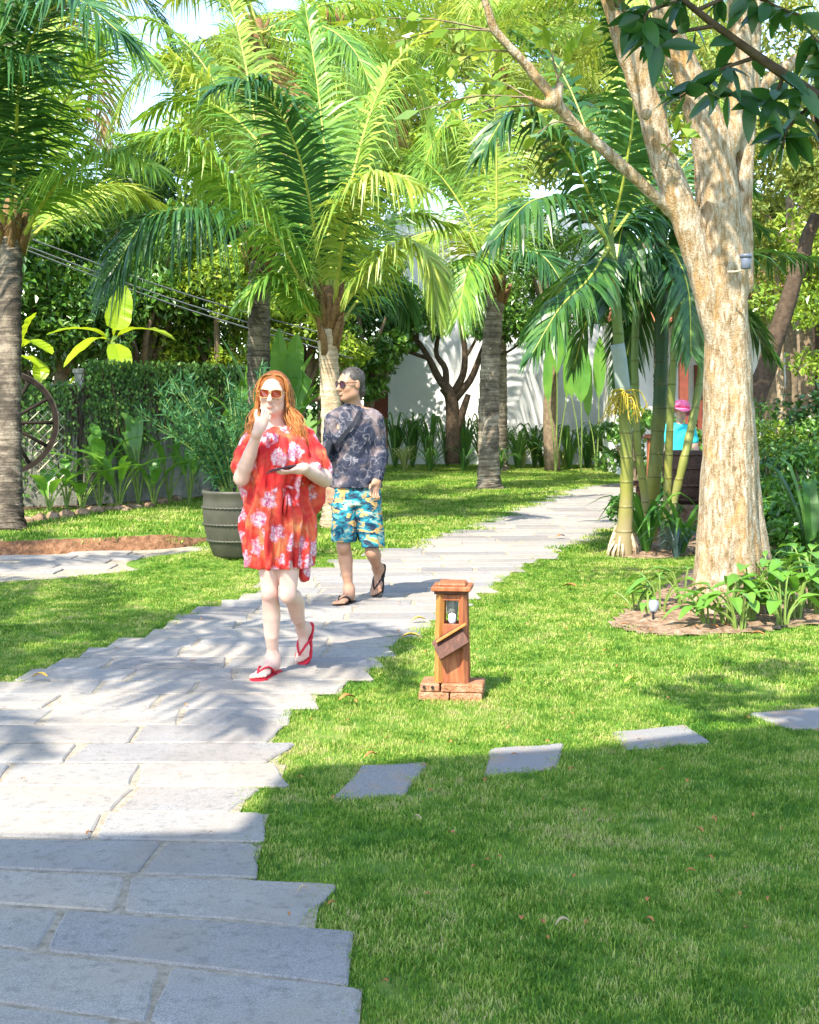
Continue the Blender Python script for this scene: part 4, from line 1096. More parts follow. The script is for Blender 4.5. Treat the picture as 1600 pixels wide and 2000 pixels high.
# small tag on the left trunk
tg = MB().box((0, 0, 0), (.07, .012, .07), None, .004).build("trunk_tag", plain("blue grey tag", (.25, .30, .42), .5), loc=P(29, 728, DL-.215), label="small blue-grey tag nailed to the left palm trunk", cat="tag")

# border rocks along the left bed
M_rock = mat_soil("border rock", (.14, .09, .055), (.33, .22, .14), (.5, .38, .27))
def rock_mesh(r, s):
    bm = []; n1, n2 = 7, 10
    V = []; 
    for i in range(n1):
        th = math.pi*i/(n1-1)
        for j in range(n2):
            ph = 2*math.pi*j/n2; q = 1+r.uniform(-.16, .16)
            V.append((s[0]*q*math.sin(th)*math.cos(ph), s[1]*q*math.sin(th)*math.sin(ph), s[2]*q*math.cos(th)))
    Fq = [(i*n2+j, (i+1)*n2+j, (i+1)*n2+(j+1) % n2, i*n2+(j+1) % n2) for i in range(n1-1) for j in range(n2)]
    return mesh_data("border_rock", V, [(np.array(Fq), 0)], True)
rk = random.Random(4)
for k, (px, py) in enumerate([(52, 1022), (78, 1019), (104, 1016), (132, 1012), (160, 1007), (186, 1003), (212, 999), (236, 1000), (262, 995), (290, 992), (318, 986), (344, 981)]):
    p = Gh(px, py); s = (rk.uniform(.07, .13), rk.uniform(.06, .09), rk.uniform(.05, .08))
    obj("border_rock", rock_mesh(rk, s), M_rock, loc=(p[0], p[1], float(hgt(p[0], p[1]))+s[2]*.3), label="rounded brown border rock under the overgrown wall, "+["nearest the left palm trunk","second from the left palm","third from the left palm","fourth from the left palm","fifth from the left palm","sixth from the left palm","sixth from the planter","fifth from the planter","fourth from the planter","third from the planter","second from the planter","nearest the planter"][k], cat="rock", group="border rocks under the left wall")

# ------------------------------------------------------------------ planter with feathery shrub
M_pot = plain("dark olive glazed clay", (.062, .060, .043), .5, .4, .3, 6, .15)
def planter():
    p = Gh(462, 1102); o = np.array((p[0], p[1], float(hgt(p[0], p[1])))); t = thing("planter", o, "big dark clay planter with rope bands behind the woman", "planter")
    prof = [(.20, 0), (.215, .02), (.262, .15), (.292, .28), (.305, .40), (.304, .50), (.298, .555), (.312, .575), (.312, .60), (.285, .60), (.272, .55), (.27, .50)]
    MB().lathe(prof, 40).build("pot_body", M_pot, t, smooth=True)
    for z, r in ((.15, .263), (.30, .297), (.45, .306)):
        mb = MB(); an = np.linspace(0, 6.2832, 145); rr_ = r+.004*np.sin(an*48)
        mb.tube(np.stack([rr_*np.cos(an), rr_*np.sin(an), z+.004*np.cos(an*48)], 1), .011, 5, cap=False); mb.build("rope_band", M_pot, t, smooth=True)
    MB().lathe([(.001, .53), (.27, .53)], 24, cap=False).build("potting_soil", M_dark_soil, t)
    s = thing("feathery_shrub", o+(0, 0, .52), "feathery teal-green shrub growing in the dark clay planter", "shrub")
    rg = np.random.default_rng(6); mb = MB(); V = []; Ft = []
    for k in range(64):
        a = rg.uniform(0, 6.28); e = rg.uniform(.15, .95); L = rg.uniform(.7, 1.28); v = np.array((math.cos(a)*e*.75-.10, math.sin(a)*e*.65, 1.0)); v = unit(v)
        p0 = np.array((math.cos(a)*.1, math.sin(a)*.1, 0)); c = catmull([p0, p0+v*L*.5+(0, 0, .06), p0+v*L+np.array((v[0]*.2, v[1]*.2, -.05))], 10); mb.tube(c, np.linspace(.007, .002, 10), 3, cap=False)
        for q in range(60):
            u = rg.uniform(.12, 1)*9; b = np.array([np.interp(u, range(10), c[:, i]) for i in range(3)]); d = unit(v*.6+rg.normal(size=3)*.75); l = rg.uniform(.06, .14); w = unit(np.cross(d, rg.normal(size=3)))*.007
            i = len(V); V += [b-w, b+w, b+d*l*.6+w, b+d*l]; Ft += [(i, i+1, i+2), (i, i+2, i+3)]
    mb.build("stems", M_stalk, s); obj("foliage", mesh_data("foliage", V, [(np.array(Ft), 0)]), M_teal, s, kind="stuff")
planter()

# ------------------------------------------------------------------ garden lamps
M_redwood = None
def mat_wood(name, a, b, c):
    m = NT(name); co = m.coord(scale=(18, 18, 2.2)); n = m.noise(co, 2.2, 5, .65, .6); g = m.noise(m.coord(scale=(60, 60, 3)), 3, 3)
    k = m.ramp(m.math('ADD', m.math('MULTIPLY', n, .7), m.math('MULTIPLY', g, .3)), [(.3, a), (.52, b), (.72, c)])
    return m.done(m.pbr(k, .55, .3, m.bump(g, .3, .003)))
M_redwood = mat_wood("reddish varnished wood", (.16, .045, .02), (.33, .105, .045), (.50, .22, .10))
M_orange_lit_wood = mat_wood("orange sunlit wood", (.30, .11, .025), (.44, .19, .05), (.54, .28, .10))
M_dark_wood = mat_wood("dark stained wood", (.035, .012, .008), (.085, .03, .018), (.17, .07, .04))
M_brick = mat_soil("fired brick", (.30, .12, .06), (.48, .22, .12), (.62, .36, .24))
M_frost = NT("frosted glass"); M_frost = M_frost.done(M_frost.pbr((.80, .86, .84), .25, .5, **{"Transmission Weight": .75, "IOR": 1.3}))
M_bulb = plain("white bulb", (.85, .86, .86), .3, .5, .02)
M_black = plain("black plastic", (.02, .02, .022), .4, .4, .1)
def lamp():
    p = G(884, 1362); o = np.array((p[0], p[1], 0)); t = thing("garden_lamp", o, "reddish wooden garden lamp on a brick base beside the path", "garden lamp", rz=math.radians(-7))
    bz = .085
    # bricks of the base: lower course and upper course, with holes in the end of one
    for c, s in (((-.085, -.0, .012), (.15, .19, .06)), ((.075, .0, .012), (.155, .20, .06))): MB().box(c, s, None, .006).build("brick", M_brick, t)
    MB().box((.055, -.005, .064), (.205, .185, .042), None, .006).build("brick", M_brick, t)
    b = MB().box((-.105, -.005, .064), (.095, .18, .042), None, .006).build("brick", M_brick, t)
    for x in (-.132, -.09): MB().lathe([(.0075, 0), (.0075, .012), (.001, .012)], 12).build("brick_hole", M_black, t, loc=(x, -.094, .068)).rotation_euler.x = math.radians(90)
    w = .068; pw = .034; H2 = .44
    # tapered body: two front posts, back posts, lower panel, lantern opening
    for sx in (-1, 1):
        for sy in (-1, 1):
            m = M_orange_lit_wood if sx < 0 else M_redwood  # left posts orange: sun on that side put into the wood colour
            MB().tube([(sx*(w-.004), sy*(w-.006), bz), (sx*(w-.008), sy*(w-.009), bz+.2), (sx*(w-.013), sy*(w-.013), bz+H2)], .021, 4).build("post", m, t).rotation_euler = (0, 0, 0)
    MB().box((0, -w+.012, bz+.145), (.11, .014, .29), None, .002).build("front_panel", M_redwood, t)
    MB().box((0, w-.012, bz+.145), (.11, .014, .29), None, .002).build("back_panel", M_redwood, t)
    for sx in (-1, 1): MB().box((sx*(w-.012), 0, bz+.15), (.014, .10, .30), None, .002).build("side_panel", M_redwood, t)
    MB().box((0, -w+.012, bz+H2-.02), (.10, .014, .03), None, .002).build("top_rail", M_redwood, t)
    # slanted dark shelf board projecting in front
    Rb = np.array(Euler((math.radians(-28), math.radians(-32), 0)).to_matrix())
    MB().box((.0, -w-.03, bz+.205), (.168, .016, .105), Rb, .003).build("slanted_board", M_dark_wood, t)
    R2 = np.array(Euler((0, math.radians(-32), 0)).to_matrix())
    MB().box((.002, -w-.026, bz+.252), (.172, .045, .012), R2, .003).build("board_edge", M_orange_lit_wood, t)
    MB().box((0, 0, bz+H2+.006), (.168, .168, .014), None, .003).build("cap_moulding", M_dark_wood, t)
    MB().box((0, 0, bz+H2+.025), (.196, .196, .024), None, .005).build("cap", M_redwood, t)
    MB().box((0, 0, bz+H2+.046), (.150, .150, .018), None, .006, taper=.86).build("cap_top", M_redwood, t)
    MB().lathe([(.022, bz+.30), (.032, bz+.40), (.030, bz+.405), (.020, bz+.302)], 16).build("glass_shade", M_frost, t, smooth=True)
    MB().lathe([(.016, bz+.285), (.019, bz+.30), (.019, bz+.33), (.010, bz+.345)], 14, c=(0, -.012, 0)).build("bulb", M_bulb, t, smooth=True)
    return t
lamp()
def small_lamp(px, py, d, h, label, m=M_dark_wood):
    p = P(px, py, d); o = np.array((p[0], d, 0)); t = thing("lamp_post", o, label, "garden lamp", "small lamp posts behind the slender palms")
    MB().box((0, 0, h/2-.02), (.11, .11, h-.04), None, .006, taper=.9).build("post", m, t)
    MB().box((0, 0, h-.015), (.20, .20, .03), None, .006).build("cap", M_dark_wood, t)
    MB().box((0, 0, h+.012), (.15, .15, .02), None, .005).build("cap_top", M_dark_wood, t)
small_lamp(1252, 940, 15.2, .60, "low dark red lamp post with flat cap between slender palm trunks")
small_lamp(1272, 848, 18.5, 1.04, "taller weathered wooden post with cap behind the thick palm", M_redwood)
# wicker urn
M_wicker = plain("dark woven wicker", (.10, .06, .045), .8, .2, .5, 40, .8)
def urn():
    d = 16.2; p = P(1340, 890, d); t = thing("wicker_urn", (p[0], d, 0), "large dark woven barrel standing behind the slender palms", "barrel")
    z0 = .30
    MB().lathe([(.19, z0), (.24, z0+.12), (.27, z0+.35), (.265, z0+.55), (.25, z0+.62), (.22, z0+.62)], 32).build("barrel_body", M_wicker, t, smooth=True)
    for z in (.05, .22, .42, .58):
        an = np.linspace(0, 6.2832, 97); r = np.interp(z, [0, .12, .35, .55, .62], [.19, .24, .27, .265, .25])+.006
        MB().tube(np.stack([(r+.004*np.sin(an*32))*np.cos(an), (r+.004*np.sin(an*32))*np.sin(an), np.full(97, z0+z)], 1), .014, 5, cap=False).build("woven_band", M_wicker, t, smooth=True)
    MB().box((0, 0, z0/2), (.42, .42, z0), None, .02).build("stone_block", M_rock, t)
urn()
# ground spot light and camera box on the tree
def spot():
    p = G(1276, 1216); t = thing("ground_spotlight", (p[0], p[1], 0), "small pale grey spotlight staked in the soil bed by the tree", "spotlight")
    m = plain("pale grey plastic", (.27, .29, .34), .4, .4, .08)
    MB().tube([(0, 0, 0), (0, 0, .05), (0, 0, .09)], .008, 6).build("stake", M_black, t)
    MB().lathe([(.022, 0), (.036, .05), (.036, .075), (.03, .075), (.02, .03)], 16).build("lamp_head", m, t, loc=(0, 0, .07), smooth=True).rotation_euler = (math.radians(-40), math.radians(15), 0)
spot()
def tree_box():
    q = P(1457, 512, 9.30); t = thing("electric_box", q, "small grey cylindrical box fixed to the mottled trunk below its fork", "box")
    m = plain("grey plastic box", (.12, .14, .19), .4, .4, .08)
    MB().lathe([(.030, -.045), (.034, -.04), (.036, .03), (.032, .035)], 16).build("box_body", m, t, smooth=True)
    MB().lathe([(.041, .03), (.041, .05), (.036, .054)], 16).build("lid", m, t, smooth=True)
    MB().tube([(-.02, .03, -.05), (-.06, .05, -.058), (-.10, .09, -.055)], .007, 5).build("bracket", plain("pale strap", (.5, .4, .3), .6), t)
tree_box()

# ------------------------------------------------------------------ white house at the back
def mat_white():
    m = NT("white render"); p = m.world_pos(); n = m.noise(p, 2.0, 5, .6)
    st = m.noise(m.n("Mapping", {"Vector": p, "Scale": (5, 5, .6)}).outputs[0], 1.5, 4)
    c = m.ramp(n, [(.3, (.74, .75, .77)), (.7, (.83, .83, .84))]); c = m.mix(m.ramp(st, [(.6, 0), (.85, .25)]), c, (.58, .57, .55))
    return m.done(m.pbr(c, .85, .2, m.bump(m.noise(p, 60, 3), .15, .01)))
M_white = mat_white()
M_tile = plain("terracotta roof", (.42, .17, .10), .8, .2, .3, 6)
M_post = plain("red brown painted wood", (.20, .055, .035), .55, .3, .25, 10)
M_glass = NT("window glass"); M_glass = M_glass.done(M_glass.pbr((.03, .04, .045), .08, .6))
def house():
    D = 33.2; xa, xb = P(758, 0, D)[0], P(1190, 0, D)[0]; o = np.array(((xa+xb)/2, D, 0))
    t = thing("white_house", o, "white rendered house wall behind the frangipani and the far lawn", "house")
    h = 5.5; w = xb-xa
    MB().box((0, 2.5, h/2-.1), (w, 5, h+.2)).build("wall", M_white, t)
    MB().box((-w/2-.28, 1.2, 2.35), (.55, 2.2, 1.0), None, .02).build("side_box", M_white, t)
    MB().box((-w/2-.28, 1.2, 1.80), (.62, 2.3, .08), None, .02).build("ledge", plain("beige ledge", (.55, .42, .30), .7), t)
    MB().box((-w/2-.20, 1.6, .9), (.35, 1.6, 1.8), None, .02).build("gate_pier", M_post, t)
    MB().box((0, 2.5, h+.30), (w+.14, 5.14, .45), None, .02).build("parapet", M_white, t)
    MB().box((0, 2.5, h+.04), (w+.24, 5.24, .09), None, .02).build("cornice", M_white, t)
    # low stepped wall to the right
    xq = P(1180, 0, 33)[0]; t2 = thing("boundary_wall", (xq+1.3, 33, 0), "low pale stepped wall right of the white house", "wall")
    MB().box((0, 0, .6), (1.9, .2, 1.3)).build("wall_body", M_white, t2); MB().box((0, 0, 1.28), (2.0, .28, .08), None, .02).build("coping", M_oldwall, t2)
house()
def bungalow():
    D = 27.0; o = np.array((P(1400, 0, D)[0], D, 0)); t = thing("veranda_house", o, "white bungalow with red-brown veranda posts behind the tree trunks", "house")
    MB().box((0.6, 2.2, 1.9), (4.6, 3.0, 3.8)).build("wall", M_white, t)
    for px in (1338, 1420, 1560): MB().box((P(px, 0, D)[0]-o[0], .15, 1.6), (.17, .17, 3.2), None, .01).build("veranda_post", M_post, t)
    mb = MB(); mb.add([(-2.2, -.5, 3.2), (3.4, -.5, 3.2), (3.4, 2.2, 4.6), (-2.2, 2.2, 4.6), (-2.2, 4.6, 3.3), (3.4, 4.6, 3.3), (-2.2, -.5, 3.05), (3.4, -.5, 3.05)], [(0, 1, 2, 3), (3, 2, 5, 4), (6, 7, 1, 0)]); mb.build("roof", M_tile, t)
    f = MB().box((.2, .66, 1.15), (1.0, .1, 2.2), None, .01).build("door", M_post, t); MB().box((.2, .59, 1.3), (.7, .03, 1.5)).build("pane", M_glass, f)
bungalow()

# ------------------------------------------------------------------ overhead cables on the left
M_cable = plain("grey cable", (.16, .17, .18), .6, .2, .1)
for k, ((x0, y0), (x1, y1), d0, d1, lab) in enumerate([((40, 485), (430, 640), 19.5, 22.5, "lowest sagging overhead cable left of the middle palms"), ((40, 478), (430, 628), 19.6, 22.6, "middle sagging overhead cable left of the middle palms"),
        ((60, 470), (440, 610), 19.8, 22.9, "upper sagging overhead cable left of the middle palms")]):
    a, b = P(x0-160, y0-62, d0-1.2), P(x1+260, y1+60, d1+2); c = catmull([a, (a+b)/2-(0, 0, .12), b], 24)
    MB().tube(c, .012, 5).build("overhead_cable", M_cable, origin=c[0], loc=c[0], label=lab, cat="cable", group="overhead cables")
# ------------------------------------------------------------------ background trees
def bg_tree(px, top, bot, d, rx, leaves, size, mat, label, seed, ry=None, **k):
    t, b = P(px, top, d)[2], P(px, bot, d)[2]; x = P(px, 0, d)[0]; cz = (t+b)/2; rz = (t-b)/2
    leaves = int(leaves*1.45); k.setdefault('nclump', 34)
    return leafy_tree((x, d, 0), (x+.1, d, max(.5, b+.3)), (x, d, cz), (rx, ry or rx*.8, rz), leaves, size, mat, label, seed, group="dense trees behind the garden", **k)
for a in [
    (110, 330, 760, 23, 1.5, 6500, .15, M_tree_leaf, "glossy dark-leaved tree above the wall behind the banana plant", 51),
    (270, 380, 770, 24, 1.5, 6500, .15, M_tree_leaf, "leafy tree above the wall between the banana and the dark palm", 52),
    (420, 430, 790, 24, 1.3, 6500, .14, M_tree_leaf2, "yellow-green bushy tree left of the thick dark palm trunk", 53),
    (580, 520, 800, 25, 1.2, 5500, .14, M_tree_leaf2, "yellow-green bushy tree between the two middle palm trunks", 54),
    (-40, 300, 800, 22, 1.3, 4500, .15, M_tree_leaf, "dark leafy tree at the left edge behind the wall", 55),
    (715, 480, 800, 30, 1.1, 4200, .17, M_tree_leaf, "leafy tree left of the white house", 56),
    (200, 350, 640, 30, 2.2, 6000, .22, M_tree_leaf, "tall broad tree behind, under the sky gap", 57),
    (450, 60, 560, 34, 2.8, 8000, .24, M_tree_leaf2, "tall pale green tree far behind the middle palms", 58),
    (680, -20, 420, 38, 3.0, 8000, .26, M_tree_leaf2, "tall yellow-green tree far behind, over the house roof", 59),
    (960, -60, 380, 46, 3.6, 9000, .30, M_olive_leaf, "tall olive-green tree behind the white house", 60),
    (1250, -60, 430, 44, 3.6, 8500, .30, M_olive_leaf, "tall olive-green tree behind the slender palms", 61),
    (1560, -40, 560, 22, 2.0, 9000, .13, M_olive_leaf, "fine-leaved olive tree at the right edge above the trunks", 62),
    (1500, 330, 720, 25, 1.5, 6000, .14, M_olive_leaf, "light-leaved tree right of the mottled trunk", 63),
    (1640, 300, 760, 19, 1.2, 5000, .12, M_tree_leaf2, "bright leafy tree at the right edge behind the shrubs", 64),
    (1080, 440, 680, 30, 1.6, 5200, .13, M_tree_leaf, "small-leaved green tree before the white wall, behind the slender palms", 65),
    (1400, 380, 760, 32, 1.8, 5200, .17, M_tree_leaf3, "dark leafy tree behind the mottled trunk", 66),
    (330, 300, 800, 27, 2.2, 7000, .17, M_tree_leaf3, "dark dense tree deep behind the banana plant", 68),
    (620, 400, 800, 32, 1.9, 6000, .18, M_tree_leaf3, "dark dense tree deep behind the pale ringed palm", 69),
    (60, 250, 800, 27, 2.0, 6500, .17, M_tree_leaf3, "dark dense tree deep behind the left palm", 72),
    (20, -120, 300, 33, 2.2, 4500, .24, M_tree_leaf, "tall tree far behind at the top left edge", 67),
    ]:
    bg_tree(*a)
# thin bare trunks at the right edge
for px0, px1, y0, y1, d, r, m, lab in [
        (1470, 1535, 800, 600, 17.0, .14, M_bark_d, "dark trunk leaning right just behind the mottled tree"),
        (1528, 1522, 830, 650, 20, .07, M_pale, "slim pale trunk right of the dark leaning trunk"),
        (1548, 1545, 830, 560, 20.5, .10, M_bark_m, "rough brown trunk second from the right edge"),
        (1578, 1572, 830, 540, 20, .11, M_bark_m, "rough brown trunk nearest the right edge"),
        (1602, 1598, 830, 500, 21, .10, M_bark_d, "dark trunk cut by the right edge")]:
    a, b = P(px0, y0, d), P(px1, y1, d); k = a[2]/(max(1e-3, b[2]-a[2])); base = np.array((a[0]-(b[0]-a[0])*k, d, 0)); rg = np.random.default_rng(int(px0))
    t = thing("background_tree", base, lab, "tree", "trunks at the right edge")
    tp = b+(b-a)*.9; MB().tube(catmull([base-(0, 0, .05), a, b, tp], 14)+rg.normal(0, .012, (14, 3)), np.linspace(r*1.2, r*.55, 14), 9).build("trunk", m, t, smooth=True, origin=base)
    C, R = clumps(tp+(0, 0, .3), (.8, .7, .6), 8, rg); V, Fc = leaf_cloud(1300, C, R, .12, rg); obj("crown", mesh_data("crown", V-base, [(Fc, 0)]), M_olive_leaf, t)

# ------------------------------------------------------------------ frangipani-like tree before the white wall
def frangi():
    d = 30.0; base = np.array(P(885, 0, d)); base[2] = 0; t = thing("frangipani_tree", base, "dark multi-stemmed tree with sparse leaves in front of the white wall", "tree")
    mb = MB(); Q = lambda x, y, dd=0: P(x, y, d+dd)
    def br(pts, r0, r1): mb.tube(catmull([Q(*p) for p in pts], 14), np.linspace(r0, r1, 14), 8)
    br([(885, 905), (885, 850), (882, 780), (868, 755)], .17, .13)
    br([(880, 770), (855, 735), (838, 700), (815, 665), (790, 640)], .10, .035); br([(838, 700), (805, 690), (770, 678)], .05, .02); br([(815, 665), (812, 640), (780, 610)], .045, .02)
    br([(870, 760), (870, 720), (852, 690), (858, 640), (850, 600)], .08, .03); br([(885, 770), (905, 730), (908, 680), (900, 630), (905, 570)], .09, .03)
    br([(888, 780), (920, 740), (940, 690), (960, 640), (990, 600)], .09, .03); br([(908, 700), (930, 660), (935, 610)], .04, .02); br([(940, 690), (985, 690), (1030, 660)], .04, .02)
    br([(885, 860), (905, 800), (915, 770)], .1, .06)
    mb.build("trunk", M_bark_d, t, smooth=True, origin=base)
    rg = np.random.default_rng(71); ends = [Q(790, 630), Q(770, 665), Q(780, 600), Q(850, 590), Q(905, 560), Q(990, 590), Q(935, 600), Q(1030, 650), Q(820, 620, -.5), Q(870, 560, .5), Q(960, 560, .4), Q(930, 640, -.6), Q(760, 620), Q(1000, 630, -.4), Q(850, 640, -.5)]
    C = np.array(ends)+rg.normal(0, .1, (len(ends), 3)); R = np.tile((.42, .42, .30), (len(C), 1)); V, Fc = leaf_cloud(3200, C, R, .19, rg, asp=.4); obj("crown", mesh_data("crown", V-base, [(Fc, 0)]), M_tree_leaf, t)
frangi()

# ------------------------------------------------------------------ banana and heliconia plants
def paddle_plant(name, base, leaves, label, cat, mat, width, stalk=.35, group=None, stem_r=.0, fold=.12, stem_to=None, wave=.03):
    """leaves: list of control point lists in world; each leaf is a part"""
    base = np.array(base, float); t = thing(name, base, label, cat, group)
    if stem_to is not None: MB().tube(catmull([base, (base+stem_to)/2+(.01, 0, 0), stem_to], 8), np.linspace(stem_r*1.2, stem_r*.7, 8), 9).build("stem", M_stalk, t, smooth=True, origin=base)
    for i, (pts, wk) in enumerate(leaves):
        mb = MB(); v = np.array(pts[-1])-np.array(pts[0]); side = unit(np.cross(v, (0, -1., .25)))
        blade(mb, pts, width*wk, 12, stalk=stalk, side=side, fold=fold, wave=wave, seed=i+int(abs(base[0])*10))
        mb.build("leaf", [mat, M_stalk], t, origin=base, smooth=False)
    return t
DBn = 20.6; Qb = lambda x, y, dd=0: P(x, y, DBn+dd)
c0 = Qb(218, 668)
paddle_plant("banana_plant", (c0[0], DBn, .0), [
    ([c0, Qb(228, 640), Qb(236, 600), Qb(246, 558)], 1.0), ([c0, Qb(188, 648, -.2), Qb(140, 642, -.5), Qb(90, 654, -.8)], .62), ([c0, Qb(250, 645, -.2), Qb(300, 645, -.5), Qb(342, 664, -.8)], .62),
    ([c0, Qb(190, 660, -.4), Qb(155, 685, -.7), Qb(124, 718, -.9)], .62), ([c0, Qb(228, 680, -.5), Qb(236, 710, -.8), Qb(242, 745, -.9)], .85)], "bright banana plant with five leaves above the overgrown wall", "banana plant", M_banana, .42, .14, "banana plants behind the wall", .09, .10, c0)
c1 = P(34, 690, 20.4); Q1 = lambda x, y, dd=0: P(x, y, 20.4+dd)
paddle_plant("banana_plant", (c1[0], 20.4, 0), [([c1, Q1(45, 660), Q1(58, 630), Q1(72, 610)], .8), ([c1, Q1(55, 665, -.3), Q1(80, 675, -.5), Q1(102, 692, -.7)], .7), ([c1, Q1(20, 650), Q1(5, 620), Q1(-10, 600)], .8), ([c1, Q1(55, 700, -.3), Q1(78, 720, -.4), Q1(78, 750, -.5)], .7)],
    "banana plant half hidden by the left palm trunk", "banana plant", M_banana, .42, .12, "banana plants behind the wall", .08, .10, c1)
c2 = P(128, 775, 19.4)
paddle_plant("banana_plant", (c2[0], 19.4, 0), [([P(122, 775, 19.4), P(132, 758, 19.4), P(145, 742, 19.4), P(158, 727, 19.4)], .7), ([P(122, 775, 19.4), P(108, 765, 19.2), P(95, 757, 19.1), P(84, 758, 19.0)], .6)],
    "small banana shoot peeping over the low wall", "banana plant", M_banana, .30, .1, "banana plants behind the wall", .05, .10, P(122, 776, 19.4))
# big paddle leaves between the dark trunk and the man
dh = 19.2; Qh = lambda x, y, dd=0: P(x, y, dh+dd); hb = P(560, 0, dh); hb[2] = 0
paddle_plant("heliconia_plant", hb, [([hb, Qh(560, 860), Qh(548, 760), Qh(545, 640)], .9), ([hb, Qh(570, 840), Qh(590, 740), Qh(612, 690)], .9), ([hb, Qh(575, 860), Qh(598, 790), Qh(622, 745)], .9), ([hb, Qh(555, 870), Qh(530, 800), Qh(490, 780)], .8),
    ([hb, Qh(565, 850), Qh(575, 720), Qh(580, 650)], .8), ([hb, Qh(580, 880), Qh(620, 830), Qh(650, 820)], .8), ([hb, Qh(570, 860), Qh(612, 780), Qh(660, 770)], .8), ([hb, Qh(560, 880), Qh(520, 850), Qh(470, 850)], .7)],
    "tall dark heliconia clump between the two middle palm trunks", "heliconia", M_heli, .34, .38)
hb2 = P(455, 0, 19.6); hb2[2] = 0.1; Q2 = lambda x, y, dd=0: P(x, y, 19.6+dd)
paddle_plant("heliconia_plant", hb2, [([hb2, Q2(462, 860), Q2(478, 760), Q2(430, 655)], .8), ([hb2, Q2(460, 870), Q2(488, 780), Q2(495, 680)], .7), ([hb2, Q2(455, 880), Q2(440, 800), Q2(405, 770)], .7), ([hb2, Q2(460, 880), Q2(480, 820), Q2(500, 800)], .7)],
    "heliconia with one pale tall leaf left of the woman's head", "heliconia", M_heli, .32, .4)
for (px, d, n, h, lab, sd) in [(195, 17.6, 7, 1.1, "leafy heliconia clump at the foot of the hanging creeper", 1), (270, 18.0, 7, 1.2, "leafy heliconia clump left of the feathery shrub", 2), (130, 17.2, 5, .7, "low heliconia clump next to the trellis", 3), (330, 18.6, 6, .95, "low heliconia clump behind the feathery shrub", 4), (232, 17.3, 8, .75, "low heliconia clump in front of the hanging creeper", 5), (160, 17.0, 7, .6, "lowest heliconia clump right of the trellis", 6), (300, 17.9, 8, .7, "short heliconia clump at the left of the planter", 7), (370, 18.4, 8, .9, "heliconia clump close behind the planter", 8), (95, 16.7, 6, .5, "small heliconia clump under the trellis", 9)]:
    r = np.random.default_rng(sd); b = P(px, 0, d); b[2] = float(hgt(b[0], d)); lv = []
    for k in range(n):
        a = r.uniform(0, 6.28); o = r.uniform(.1, .45); hh = h*r.uniform(.6, 1.1); v = np.array((math.cos(a)*o, math.sin(a)*o*.6, 0))
        lv.append(([b, b+v*.25+(0, 0, hh*.45), b+v*.8+(0, 0, hh*.85), b+v*1.7+(0, 0, hh*.98)], r.uniform(.7, 1.1)))
    paddle_plant("heliconia_plant", b, lv, lab, "heliconia", M_heli if sd != 2 else M_lily, .17, .4, "low plants under the left wall")
# tall heliconia by the white wall
for (px, d, lv, lab) in [(1135, 29, [(1137, 700, 1.15), (1118, 690, .8)], "tall heliconia with one upright oval leaf in front of the white wall"), (1085, 29.5, [(1090, 640, .9), (1072, 700, .6), (1110, 690, .6)], "tall bundled heliconia stems left of the oval leaf"),
                         (1165, 29.3, [(1172, 690, .8), (1150, 730, .6)], "slim heliconia right of the oval leaf")]:
    b = P(px, 0, d); b[2] = 0; L = []
    for (x, y, wk) in lv:
        top = P(x, y-35, d); bot = P(x-2, y+70, d); L.append(([b, (b+bot)/2+(.02, 0, .1), bot, top], wk))
    paddle_plant("heliconia_plant", b, L, lab, "heliconia", M_heli, .36, .62, "tall heliconias by the white wall", fold=.05)

def strap_plant(name, base, n, h, w, mat, label, seed, spread=.5, group=None, cat="plant"):
    r = np.random.default_rng(seed); base = np.array(base, float); t = thing(name, base, label, cat, group); mb = MB()
    for k in range(n):
        a = r.uniform(0, 6.28); o = spread*r.uniform(.3, 1.2); hh = h*r.uniform(.6, 1.1); v = np.array((math.cos(a), math.sin(a), 0))
        pts = [base+v*.03, base+v*o*.3+(0, 0, hh*.6), base+v*o*.75+(0, 0, hh*.95), base+v*o*1.35+(0, 0, hh*r.uniform(.35, .85))]
        blade(mb, pts, w*r.uniform(.7, 1.2), 6, prof=([0, .15, .6, 1], [.6, 1, .8, .03]), fold=.2)
    mb.build("foliage", [mat, M_stalk], t, origin=base); return t
r = random.Random(9); where = ["just right of the man", "second from the man", "third from the man", "left of the multi-stemmed tree", "at the foot of the multi-stemmed tree", "right of the multi-stemmed tree", "behind the lone far palm", "right of the lone far palm", "below the bare middle of the white wall", "left of the bundled heliconia stems", "below the bundled heliconia stems", "below the oval heliconia leaf", "right of the oval heliconia leaf", "below the low stepped wall"]
for i, px in enumerate(np.linspace(772, 1215, 14)):
    d = 31.5+r.uniform(-.6, .8); b = P(px, 0, d); b[2] = 0
    strap_plant("lily_plant", b, 26, 1.25 if i < 6 else 1.0, .075, M_lily, "dark strap-leaved lily clump in the back bed, "+where[i], 100+i, .55, "lily clumps below the white wall")
front = ["nearest the man", "second from the man", "left of the far palm's foot", "behind the far palm's foot", "right of the far palm's foot", "midway along the wall", "below the oval leaf", "left of the slender palm", "nearest the slender palm"]
for i, px in enumerate([790, 840, 905, 975, 1020, 1060, 1105, 1150, 1195]):
    d = 30.2+r.uniform(-.4, .4)+(1.2 if px > 1000 else 0); b = P(px, 0, d); b[2] = 0
    strap_plant("spider_plant", b, 26, .55, .05, M_spider if i in (0, 6, 7, 4) else M_lily, "low arching grassy plant edging the back bed, "+front[i], 130+i, .5, "low edging plants of the back bed")
